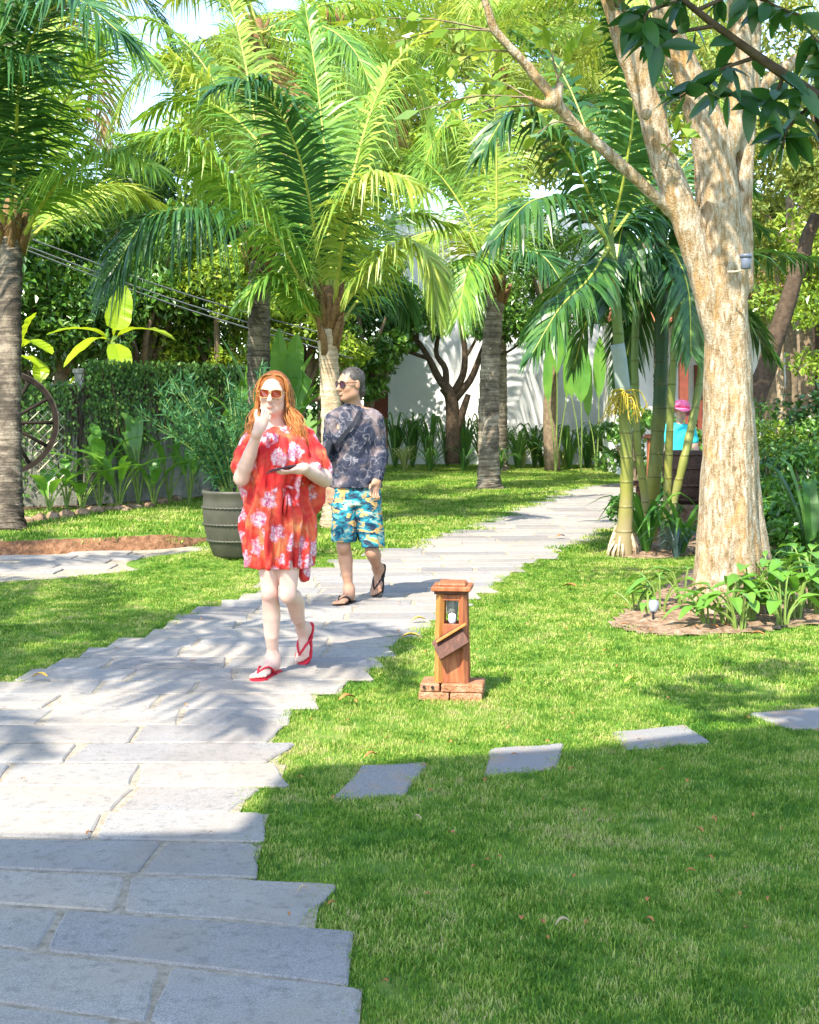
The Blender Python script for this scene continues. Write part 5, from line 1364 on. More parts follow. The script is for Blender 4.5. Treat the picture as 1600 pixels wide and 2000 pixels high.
# plants under the slender palms
strap_plant("strap_plant", G(1262, 1080)+np.array((0, 0, 0)), 16, .62, .085, M_heli, "broad green strap-leaved plant at the foot of the slender palms", 150, .40)
strap_plant("strap_plant", G(1330, 1082), 14, .50, .085, M_heli, "broad green strap-leaved plant left of the mottled trunk", 152, .42)
M_purple = leaf_mat("dark blue green strap", (.012, .03, .03), (.03, .06, .055), (.08, .12, .10), .4, .15, 4)
strap_plant("strap_plant", G(1322, 1090), 30, .30, .028, M_purple, "spiky dark blue-green tuft left of the mottled trunk", 151, .25)
# right side: big agave-like plant and shrubs
strap_plant("agave_plant", P(1590, 0, 10.8)*np.array((1, 1, 0)), 14, 1.15, .12, M_lily, "large arching strap-leaved plant at the right edge", 153, .75)
def shrub(px, d, rad, h, n, size, mat, label, seed):
    rg = np.random.default_rng(seed); b = P(px, 0, d); b[2] = 0; t = thing("shrub", b, label, "shrub", "shrubs at the right edge"); mb = MB()
    C, R = clumps(b+(0, 0, h*.55), (rad, rad*.8, h*.45), 14, rg, (.28, .5)); V, Fc = leaf_cloud(n, C, R, size, rg, asp=.55, flat=.4)
    for e in C: mb.tube(catmull([b+rg.normal(0, .04, 3)*(1, 1, 0), (b+e)/2+rg.normal(0, .05, 3), e], 6), np.linspace(.018, .005, 6), 5, cap=False)
    mb.build("stems", M_bark_m, t, origin=b); obj("foliage", mesh_data("foliage", V-b, [(Fc, 0)]), mat, t)
shrub(1545, 11.6, .42, .75, 1500, .085, M_pothos, "bright glossy shrub at the right edge behind the bed plants", 1)
shrub(1600, 12.6, .5, 1.0, 1600, .085, M_pothos, "taller glossy shrub cut by the right edge", 2)
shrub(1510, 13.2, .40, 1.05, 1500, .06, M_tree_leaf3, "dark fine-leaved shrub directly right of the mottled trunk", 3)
shrub(1520, 18.0, .7, 1.1, 2000, .09, M_tree_leaf2, "pale green shrub under the right-hand trunks", 4)
shrub(1590, 17.0, .7, 1.2, 2000, .09, M_tree_leaf2, "pale green shrub at the right edge under the trunks", 5)
shrub(1240, 24, .6, 1.5, 1700, .11, M_tree_leaf, "leafy green shrub behind the yellow flower stalks", 6)
shrub(1345, 19.5, .5, 1.7, 1500, .10, M_tree_leaf, "leafy green shrub beside the veranda posts", 7)

# broad-leaved plants round the tree foot
def bed_plant(px, py, n, h, w, label, seed, mat=M_pothos, wide=.24):
    r = np.random.default_rng(seed); b = G(px, py); t = thing("bed_plant", b, label, "plant", "broad-leaved plants round the mottled tree")
    for k in range(n):
        a = r.uniform(0, 6.28); hh = h*r.uniform(.45, 1.1); o = wide*r.uniform(.35, 1.0); v = np.array((math.cos(a), math.sin(a)*.8, 0)); p0 = b+v*.03
        mid = p0+v*o*.6+(0, 0, hh*.9); tip = mid+v*w*1.9+(0, 0, -w*r.uniform(-.5, 1.3))
        mb = MB(); blade(mb, [p0, p0+v*o*.15+(0, 0, hh*.5), mid, (mid+tip)/2+(0, 0, .02), tip], w*r.uniform(.75, 1.2), 9, stalk=.5, stalk_r=.007, fold=.16, prof=([0, .12, .4, .75, 1], [.1, .75, 1, .62, .02]), wave=.02, seed=k)
        mb.build("leaf", [mat, M_stalk], t, origin=b)
for i, (px, py, n, h, w, lab) in enumerate([(1290, 1198, 9, .26, .085, "broad-leaved plant left of the mottled trunk by the spotlight"), (1335, 1185, 8, .30, .085, "broad-leaved plant tight against the left of the mottled trunk"), (1420, 1222, 13, .36, .10, "broad-leaved plant in front of the mottled trunk"),
        (1465, 1215, 12, .40, .10, "broad-leaved plant at the right foot of the mottled trunk"), (1510, 1205, 13, .42, .105, "tall broad-leaved plant right of the mottled trunk"), (1555, 1212, 12, .40, .10, "dark broad-leaved plant second from the right edge of the bed"), (1600, 1205, 12, .42, .10, "dark broad-leaved plant cut by the right edge of the bed"), (1240, 1196, 5, .20, .07, "small broad-leaved plant at the left tip of the bed")]):
    bed_plant(px, py, n, h, w, lab, 160+i, M_pothos if i < 5 else M_heli)

for i, (px, d, rad, h, n, sz, m, lab) in enumerate([
        (1492, 10.9, .30, .55, 1100, .075, M_pothos, "low glossy shrub squeezed against the right of the mottled trunk"), (1575, 11.0, .36, .6, 1300, .08, M_pothos, "low bright shrub behind the dark bed plants"),
        (1500, 15.5, .6, 1.5, 1800, .08, M_tree_leaf, "leafy shrub beneath the dark leaning trunk"), (1560, 14.6, .6, 1.35, 1800, .08, M_tree_leaf2, "yellow-green shrub at the foot of the right-hand trunks"),
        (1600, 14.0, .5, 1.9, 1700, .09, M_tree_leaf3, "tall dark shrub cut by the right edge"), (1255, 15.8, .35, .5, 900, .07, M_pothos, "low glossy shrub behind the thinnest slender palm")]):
    shrub(px, d, rad, h, n, sz, m, lab, 20+i)
for i, (px, py, n, h, w, lab) in enumerate([(1385, 1226, 8, .24, .08, "low broad-leaved plant at the front left foot of the mottled trunk"), (1445, 1232, 9, .26, .085, "low broad-leaved plant at the front edge of the bed"), (1530, 1226, 11, .34, .095, "broad-leaved plant at the front right of the bed"), (1580, 1190, 12, .44, .10, "tall broad-leaved plant at the back right of the bed"), (1490, 1180, 11, .42, .10, "broad-leaved plant hugging the right of the mottled trunk"), (1265, 1204, 5, .18, .06, "tiny plant beside the spotlight")]):
    bed_plant(px, py, n, h, w, lab, 180+i, M_pothos if i % 2 else M_heli)
# ------------------------------------------------------------------ fallen leaves and litter
M_dry = plain("dry yellow leaf", (.55, .36, .08), .7, .2, .4, 30); M_dryb = plain("dry brown leaf", (.34, .15, .05), .7, .2, .4, 30); M_pale_leaf = plain("bleached leaf", (.42, .33, .20), .7, .2, .2, 30)
for i, (px, py, L, m, lab) in enumerate([(818, 1222, .10, M_dry, "yellow fallen leaf at the path edge left of the lamp"), (802, 1256, .12, M_dry, "long yellow fallen leaf on the grass left of the lamp"), (78, 1336, .09, M_dry, "orange fallen leaf on the path at the left edge"), (1113, 1155, .12, M_dryb, "brown fallen leaf on the sunlit lawn near the tree bed"),
        (678, 1380, .09, M_dryb, "brown fallen leaf on the grass right of the path"), (725, 1496, .06, M_dryb, "small brown leaf beside the first stepping stone"), (1100, 1832, .045, M_pale_leaf, "pale fallen leaf on the shaded foreground lawn"), (592, 1766, .035, M_pale_leaf, "small whitish scrap on the grass at the path edge"),
        (815, 1623, .035, M_pale_leaf, "pale leaf on the shaded grass below the first stepping stone"), (1232, 1344, .07, M_dry, "yellow leaf on the sunlit grass above the third stepping stone"), (1095, 1055, .12, M_dryb, "brown leaf lying on the far path"), (1480, 1252, .10, M_dryb, "brown leaf on the edge of the planted bed")]):
    p = G(px, py); r = np.random.default_rng(i); a = r.uniform(-.6, .6); mb = MB(); v = np.array((math.cos(a), math.sin(a), 0))
    z = .04
    blade(mb, [p-v*L/2+(0, 0, z-.005), p+(0, 0, z+.012), p+v*L/2+(0, 0, z)], L*.42, 6, fold=.25, seed=i)
    mb.build("fallen_leaf", m, origin=p, loc=p, label=lab, cat="leaf", group="fallen leaves")

def litter():
    r = np.random.default_rng(77); mb = MB()
    spots = []
    for poly, n in ((TREE_BED, 70), (PALM_BED, 40)):
        P2 = np.array(poly); lo, hi = P2.min(0), P2.max(0)
        while n > 0:
            x, y = r.uniform(lo, hi)
            if in_poly(np.array([x]), np.array([y]), poly)[0]: spots.append((x, y, .045)); n -= 1
    for _ in range(90):
        y = 3.4+8*r.uniform()**1.5; x = r.uniform(-.1, .31)*y
        if not on_path(np.array([x]), np.array([y]))[0]: spots.append((x, y, .026))
    for _ in range(26):
        y = r.uniform(3.5, 12); x = float(xl_at(y)+(xr_at(y)-xl_at(y))*r.uniform()); spots.append((x, y, .022))
    for x, y, L in spots:
        a = r.uniform(0, 6.28); v = np.array((math.cos(a), math.sin(a), 0)); p = np.array((x, y, .026)); L = L*r.uniform(.6, 1.5)
        blade(mb, [p-v*L/2, p+(0, 0, .008), p+v*L/2+(0, 0, r.uniform(-.003, .008))], L*.45, 2, fold=.25)
    mb.build("leaf_litter", M_dryb, kind="stuff", label="dry brown leaf litter on the beds and lawn")
litter()
# ------------------------------------------------------------------ off-frame neighbours that shade the scene
# unseen roof added behind the camera, its edge cut to throw the foreground shade
M_thatch = plain("grey thatch", (.30, .25, .18), .95, .1, .3, 14, .6)
def occluder():
    t = thing("roof_occluder", (0, -2, 0), "unseen thatched roof added behind the viewer to shade the foreground", "occluder")
    H3 = 5.6; k = H3/math.tan(SUN_EL); ox, oy = -SUN_DX*k, -SUN_DY*k
    edge = [G(*p)[:2] for p in [(-900, 1662), (0, 1661), (300, 1657), (420, 1652), (470, 1628), (500, 1592), (520, 1550), (560, 1515), (640, 1508), (700, 1512), (740, 1503), (830, 1494), (940, 1490), (1100, 1480), (1250, 1462), (1420, 1440), (1600, 1414), (2100, 1392)]]
    e = [(x+ox, y+oy) for x, y in edge]; yb = max(y for x, y in e)-3.6; poly = e[::-1]+[(e[0][0], yb), (e[-1][0], yb)]
    poly = [(x, y+2) for x, y in poly]
    MB().prism(poly[::-1], H3, H3+.16).build("roof", M_thatch, t)
    for x, y in ((-4.2, .6), (1.6, .2), (-4.2, -.9), (2.6, .4)): MB().tube([(x, y, 0), (x, y, 2.6), (x, y, H3)], .09, 10).build("post", M_dark_wood, t, smooth=True)
occluder()
# overhanging branch at the top right, in the added roof's shade
def overhang():
    base = np.array((3.3, 3.6, 0)); t = thing("overhanging_tree", base, "near tree whose dark leafy branch hangs in at the top right", "tree"); Q = P
    mb = MB(); mb.tube(catmull([base, (3.25, 3.7, 1.8), (3.1, 3.9, 3.4)], 10), np.linspace(.16, .12, 10), 10)
    def br(pts, r0, r1): c = catmull(pts, 16); mb.tube(c, np.linspace(r0, r1, 16), 6); return c
    main = br([(3.1, 3.9, 3.3), Q(1720, 270, 4.6), Q(1600, 190, 4.5), Q(1480, 110, 4.4), Q(1360, 20, 4.3), Q(1290, -40, 4.25)], .032, .006)
    main[:] = main
    subs = [br([Q(1480, 110, 4.4), Q(1400, 140, 4.4), Q(1330, 190, 4.4)], .008, .003), br([Q(1600, 190, 4.5), Q(1540, 250, 4.5), Q(1530, 290, 4.5)], .008, .003), br([Q(1400, 50, 4.33), Q(1300, 60, 4.3), Q(1215, 20, 4.3)], .008, .003),
            br([Q(1360, 20, 4.3), Q(1450, -10, 4.3), Q(1560, 30, 4.3)], .008, .003), br([Q(1530, 150, 4.45), Q(1500, 200, 4.5), Q(1410, 180, 4.5)], .008, .003), br([Q(1600, 190, 4.5), Q(1620, 120, 4.6), Q(1580, 60, 4.6)], .008, .003), br([Q(1330, 0, 4.3), Q(1260, 30, 4.2), Q(1290, 90, 4.2)], .007, .003)]
    rg = np.random.default_rng(12); V = []; Fc = []
    def leaf(b, dr, ln):
        W = unit(np.cross(dr, rg.normal(size=3)*.5+np.array((0, -.6, .8)))); U = np.cross(W, dr); k = len(V); w = ln*.21; sag = rg.uniform(.05, .35)
        V.append(b)
        for q, wk in ((.18, .62), (.42, 1.0), (.68, .82), (.88, .38)):
            c = b+dr*ln*q-np.array((0, 0, sag*ln*q*q)); V.extend([c+W*w*wk+U*w*wk*.28, c, c-W*w*wk+U*w*wk*.28])
        V.append(b+dr*ln-np.array((0, 0, sag*ln)))
        Fc.extend([(k, k+1, k+2), (k, k+2, k+3), (k+10, k+13, k+11), (k+11, k+13, k+12)])
        for q in range(3):
            a = k+1+q*3; Fc.extend([(a, a+3, a+4), (a, a+4, a+1), (a+1, a+4, a+5), (a+1, a+5, a+2)])
    for c in subs+[main[4:]]:
        for q in range(20 if len(c) > 14 else 15):
            b = c[rg.integers(3, len(c))]; leaf(b, unit(np.array((rg.normal(-.2, .7), rg.normal(0, .6), rg.normal(-.35, .5)))), rg.uniform(.08, .135))
    # crown above the picture, casts the dapples on the right lawn
    C, R = clumps((.45, 3.85, 4.4), (1.5, .75, .45), 15, rg, (.2, .36)); V2, F2 = leaf_cloud(620, C, R, .17, rg)
    for e in C: mb.tube(catmull([(3.1, 3.9, 3.3), ((3.1+e[0])/2, (3.9+e[1])/2, (3.4+e[2])/2+.2), e], 7), np.linspace(.05, .01, 7), 5)
    mb.build("trunk", M_bark_d, t, smooth=True, origin=base); V = np.array(V)
    obj("leaves", mesh_data("leaves", np.concatenate([V, V2])-base, [(np.array(Fc), 0), (F2+len(V), 0)], True), M_over, t)
overhang()
# palms left of the viewer, out of frame: their fronds dapple the path and the left lawn
for (x, y, h, az, sd, n, lab) in [(-4.6, 4.6, 5.2, 0, 41, 13, "coconut palm out of view left of the path, its fronds dapple the slabs"), (-6.6, 7.4, 5.6, 20, 42, 13, "coconut palm out of view left of the lawn, its fronds shade the grass"), (-6.2, 2.0, 6.4, 10, 44, 11, "tall coconut palm out of view far left, dappling the path")]:
    coconut_palm((x, y, 0), (x, y, h), .15, .12, M_ptrunk, lab, [], dict(n=n, els=[60, 40, 20, 0, -15], len=3.0, mats=[M_coco]), M_coco, sd, L=.7, count=46, width=.05, group="palms outside the picture")
# ------------------------------------------------------------------ people
def mat_skin(name, base, pink, rough=.5):
    m = NT(name); p = m.world_pos(); n = m.noise(p, 14, 3); a = m.n("Attribute", attribute_name="tint").outputs["Fac"]
    c = m.mix(m.ramp(n, [(.4, 0), (.8, .25)]), base, pink); c = m.mix(a, c, pink)
    return m.done(m.pbr(c, rough, .35, **{"Subsurface Weight": .12, "Subsurface Radius": (.02, .008, .004), "Subsurface Scale": .4}))
M_skin_w = mat_skin("pale skin", (.68, .45, .365), (.58, .25, .21))
M_skin_m = mat_skin("light tan skin", (.40, .225, .145), (.36, .135, .10))
M_skin_t = mat_skin("skin of the far person", (.60, .38, .27), (.5, .22, .17))

def rotm(rx=0, ry=0, rz=0): return np.array(Euler((math.radians(rx), math.radians(ry), math.radians(rz))).to_matrix())
def head(s, c, R, k=1.0, male=False):
    """c: centre of head; R: 3x3 with columns right(image +x), back, up; face looks along -back"""
    c = np.array(c, float); L = lambda x, y, z: c+R @ (np.array((x, y, z))*k); E = lambda p, r, kk=.02, sub=False: s.ell(L(*p), np.array(r)*k, kk*k, R, sub); C = lambda a, b, ra, rb, kk=.012: s.cap(L(*a), L(*b), ra*k, rb*k, kk*k)
    E((0, .018, .030), (.074, .094, .086), .03)
    E((0, -.026, -.022), (.058 if not male else .062, .060, .086), .03)
    E((0, -.052, -.094), (.026 if not male else .033, .030, .024), .035)
    for sx in (-1, 1):
        E((sx*.040, -.010, -.070), (.022 if not male else .028, .042, .030), .03)
        E((sx*.036, -.058, -.024), (.022, .020, .022), .025)
        C((sx*.012, -.084, .024), (sx*.048, -.064, .022), .011, .010, .015)
        E((sx*.031, -.070, .002), (.016, .013, .010), .008)
        E((sx*.010, -.096, -.035), (.0085, .010, .008), .008)
        E((sx*.077, .012, -.004), (.009, .019, .031), .008)
    C((0, -.082, .012), (0, -.106, -.027), .008, .0115)
    E((0, -.109, -.030), (.011, .010, .010), .01)
    E((0, -.089, -.0565), (.023, .010, .006), .006); E((0, -.088, -.0675), (.020, .011, .0075), .006)
def hand(s, w, R, k=1.0, curl=(.5, .5, .5, .5), thumb=.6, left=False, splay=.12):
    """w: wrist; R columns: X towards the thumb side, Y out of the back of the hand, Z along the fingers. curl: radians per joint"""
    w = np.array(w, float); L = lambda v: w+R @ (np.array(v, float)*k)
    s.ell(L((0, 0, .045)), np.array((.038, .014, .048))*k, .012, R); s.cap(L((0, 0, -.02)), L((0, 0, .02)), .026*k, .027*k, .02)
    s.cap(L((.020, -.004, .02)), L((.030, -.010, .045)), .017*k, .014*k, .015)
    for i, (x, l, r) in enumerate(((.029, .068, .0088), (.010, .077, .0092), (-.009, .071, .0088), (-.027, .055, .0078))):
        a = splay*(1.5-i)*.6; c = curl[i]; p = np.array((x, 0, .082)); ang = c*.6; segs = (.46, .30, .24)
        for q, sg in enumerate(segs):
            d = np.array((math.sin(a)*math.cos(ang), -math.sin(ang), math.cos(ang)*math.cos(a))); e = p+d*l*sg
            s.cap(L(p), L(e), r*(1-.10*q)*k, r*(.95-.12*q)*k, .005); p = e; ang += c
    p = np.array((.032, -.010, .042)); d = unit(np.array((.75-.35*thumb, -.35*thumb, .62))); e = p+d*.034; s.cap(L(p), L(e), .0115*k, .0105*k, .007)
    d2 = unit(np.array((.35-.35*thumb, -.55*thumb, .85))); s.cap(L(e), L(e+d2*.029), .010*k, .0085*k, .005)
def foot(s, heel, toe, up, k=1.0, ankle=None):
    """heel, toe: on the sole; up: unit vector out of the instep"""
    heel = np.array(heel, float); toe = np.array(toe, float); up = unit(up); z = unit(toe-heel); x = unit(np.cross(z, up)); up = np.cross(x, z); ln = np.linalg.norm(toe-heel)
    L = lambda a, b, c: heel+x*a*k+up*b*k+z*c*ln
    R = np.stack([x, up, z], 1)
    s.ell(L(0, .030, .12), np.array((.031, .030, .036))*k, .02, R); s.cap(L(0, .050, .24), L(0, .022, .66), .030*k, .021*k, .03)
    s.ell(L(0, .018, .66), np.array((.042, .018, .045))*k, .02, R)
    if ankle is not None: s.cap(ankle, L(0, .045, .22), .036*k, .034*k, .03)
    for i, (a, q, r) in enumerate(((.026, 1.0, .0125), (.010, .99, .0095), (-.005, .96, .009), (-.019, .92, .0085), (-.032, .87, .008))):
        s.cap(L(a*.9, .014, .74), L(a*1.05, .010, q-.04), r*k*1.05, r*k, .006)
    return x, up, z
def flip_flop(parent, org, heel, toe, up, ln_k, mat_sole, mat_strap, th=.018):
    heel = np.array(heel, float); toe = np.array(toe, float); up = unit(up); z = unit(toe-heel); x = unit(np.cross(z, up)); up = np.cross(x, z); ln = np.linalg.norm(toe-heel)*1.10
    o = heel-z*ln*.05; t = obj("flip_flop", None, parent=parent); t.location = Vector(o-org)
    prof = [(0, .022), (.04, .031), (.15, .035), (.4, .033), (.65, .045), (.8, .047), (.92, .037), (.985, .020), (1.0, .004)]
    pts = [(w, u) for u, w in prof]+[(-w*.95, u) for u, w in prof[::-1]]
    mb = MB(); lo = [x*a*ln_k-up*th+z*u*ln for a, u in pts]; hi = [x*a*ln_k+z*u*ln-up*.001 for a, u in pts]; n = len(pts)
    mb.add(np.array(lo+hi), [tuple(range(n)), tuple(range(2*n-1, n-1, -1))]+[(i, n+i, n+(i+1) % n, (i+1) % n) for i in range(n)]); mb.build("sole", mat_sole, t)
    f = x*.010*ln_k+z*ln*.80
    for sx in (-1, 1):
        a = f+up*.012; b = x*sx*.024*ln_k+up*.045*ln_k+z*ln*.60; c = x*sx*.036*ln_k+z*ln*.36
        MB().tube(catmull([f-up*.003, a+up*.012, b, c], 10), .0065, 6, squash=.8).build("strap", mat_strap, t, smooth=True)
def finish(s, it=2): V, Fq = s.mesh(); return smooth_mesh(V, Fq, it), Fq
def tint_attr(me, V, spots):
    a = np.zeros(len(V), np.float32)
    for c, r, amt in spots: a = np.maximum(a, amt*np.clip(1.4*(1-np.linalg.norm((V-np.array(c))/np.array(r), axis=1)), 0, 1))
    at = me.attributes.new("tint", 'FLOAT', 'POINT'); at.data.foreach_set("value", a)
def limb(s, a, b, radii, k=.03, bulge=None):
    a, b = np.array(a, float), np.array(b, float); n = len(radii)
    s.chain([a+(b-a)*i/(n-1) for i in range(n)], radii, k)
def sunglasses(parent, org, c, R, k, lens_m, frame_m, w=.026, h=.021, square=True, y=-.092):
    c = np.array(c, float); t = obj("sunglasses", None, parent=parent); t.location = Vector(c-org)
    L = lambda p: R @ (np.array(p, float)*k)
    for sx in (-1, 1):
        an = np.arange(20)/20*6.2832; e = .55 if square else 1.0
        px = w*np.sign(np.cos(an))*np.abs(np.cos(an))**e; pz = h*np.sign(np.sin(an))*np.abs(np.sin(an))**e; bow = lambda q: y+.35*(sx*.031+q)**2/.1
        pts = np.array([L((sx*.031+a, bow(a)-.002, .000+b)) for a, b in zip(px, pz)])
        mb = MB(); cen = L((sx*.031, bow(0)-.003, 0)); back = [p+L((0, .004, 0)) for p in pts]
        mb.add(np.array(list(pts)+list(back)), [tuple(range(20)), tuple(range(39, 19, -1))]+[(i, 20+i, 20+(i+1) % 20, (i+1) % 20) for i in range(20)]); mb.build("lens", lens_m, t)
        MB().tube(np.vstack([pts, pts[:1]]), .0022*k, 5, cap=False).build("lens_rim", frame_m, t, smooth=True)
        MB().tube([L((sx*.056, y+.012, .008)), L((sx*.072, -.055, .008)), L((sx*.079, .0, .008)), L((sx*.080, .022, -.006))], .0024*k, 5).build("temple", frame_m, t)
    MB().tube([L((-.008, y-.004, .008)), L((0, y-.007, .010)), L((.008, y-.004, .008))], .0022*k, 5).build("bridge", frame_m, t)

# --- fabrics
def mat_dress():
    m = NT("red flowered fabric"); co = m.coord()
    n = m.noise(co, 7, 3, .6, .4)
    base = m.ramp(n, [(.34, (.54, .020, .028)), (.47, (.66, .050, .042)), (.59, (.72, .13, .065)), (.71, (.78, .29, .12))])
    wob = m.n("VectorMath", {0: co, 1: m.n("VectorMath", {0: m.n("TexNoise", {"Vector": co, "Scale": 26.0, "Detail": 3.0}).outputs[1], "Scale": .075}, operation='SCALE').outputs[0]}, operation='ADD').outputs[0]
    v = m.n("TexVoronoi", {"Vector": wob, "Scale": 9.8, "Randomness": .95}); d = v.outputs["Distance"]; rc = m.n("SeparateColor", {"Color": v.outputs["Color"]}).outputs[0]
    fl = m.math('MULTIPLY', m.ramp(d, [(.37, 1), (.50, 0)]), m.ramp(rc, [(.14, 0), (.18, 1)]))
    pet = m.noise(co, 75, 3, .7); pc = m.ramp(pet, [(.30, (.42, .06, .24)), (.40, (.64, .14, .28)), (.50, (.74, .40, .47)), (.60, (.78, .64, .67))])
    pc = m.mix(m.ramp(d, [(.05, .6), (.16, 0)]), pc, (.55, .03, .20))
    c = m.mix(fl, base, pc)
    b = m.pbr(c, .7, .2, m.bump(m.noise(co, 40, 3), .15, .01)); t = m.n("BsdfTranslucent", {"Color": c})
    return m.done(m.n("MixShader", {"Fac": .12, 1: b.outputs[0], 2: t.outputs[0]}))
def mat_shirt():
    m = NT("dark printed fabric"); co = m.coord()
    a = m.noise(co, 9, 2, .5, .5); c = m.ramp(a, [(.38, (.014, .018, .038)), (.49, (.030, .034, .056)), (.57, (.095, .075, .083)), (.68, (.16, .125, .13))])
    l1 = m.noise(co, 10, 2, .45, .9); ln = m.ramp(m.math('ABSOLUTE', m.math('SUBTRACT', l1, .5)), [(.0, 1), (.010, .85), (.022, 0)])
    v = m.n("TexVoronoi", {"Vector": co, "Scale": 8.5}).outputs["Distance"]; ln2 = m.ramp(m.math('ABSOLUTE', m.math('SUBTRACT', v, .34)), [(0, 1), (.022, .8), (.04, 0)])
    c = m.mix(m.math('MULTIPLY', m.math('MAXIMUM', ln, m.math('MULTIPLY', ln2, m.ramp(a, [(.4, 0), (.5, .9)]))), .5), c, (.27, .255, .29))
    return m.done(m.pbr(c, .65, .25, m.bump(m.noise(co, 30, 3), .2, .01)))
def mat_shorts():
    m = NT("turquoise printed fabric"); co = m.coord(scale=(1.0, 1.0, 1.9), rot=(0, .5, 0))
    a = m.noise(co, 8, 3, .6, .7); b = m.noise(co, 10, 3, .6, .5)
    c = m.ramp(a, [(.36, (.006, .02, .05)), (.44, (.008, .08, .13)), (.50, (.015, .17, .23)), (.56, (.03, .25, .30)), (.62, (.32, .39, .31)), (.70, (.07, .24, .27))])
    c = m.mix(m.ramp(b, [(.53, 0), (.58, 1)]), c, (.50, .30, .10)); c = m.mix(m.ramp(b, [(.38, 1), (.43, 0)]), c, (.02, .035, .06))
    return m.done(m.pbr(c, .7, .2, m.bump(m.noise(co, 20, 3), .2, .01)))
def mat_hair(name, a, b, c, sc=(1, 1, .08)):
    m = NT(name); co = m.coord(scale=sc); n = m.noise(co, 120, 3, .6); isl = m.n("NewGeometry").outputs["Random Per Island"]
    k = m.ramp(m.math('ADD', m.math('MULTIPLY', n, .55), m.math('MULTIPLY', isl, .45)), [(.25, a), (.5, b), (.75, c)])
    return m.done(m.pbr(k, .42, .4))
M_dress, M_shirt, M_shorts = mat_dress(), mat_shirt(), mat_shorts()
M_hair_w = mat_hair("copper red hair", (.26, .075, .016), (.47, .165, .038), (.66, .33, .11)); M_hair_m = mat_hair("short grey brown hair", (.012, .010, .009), (.034, .028, .025), (.095, .085, .075), (1, 1, 1))
M_red_rub = plain("red rubber", (.62, .02, .045), .5, .3, .1); M_black_rub = plain("black rubber", (.025, .022, .022), .6, .3, .2)
def lens_mat(name, c): m = NT(name); return m.done(m.pbr(c, .08, .6))
M_lens_r = lens_mat("red tinted lens", (.15, .010, .008)); M_lens_d = lens_mat("dark purple lens", (.035, .008, .03)); M_gold = plain("gold wire", (.55, .30, .12), .3, .5, .1, **{"Metallic": .6}); M_frame_d = plain("dark frame", (.05, .025, .03), .4, .4, .1)

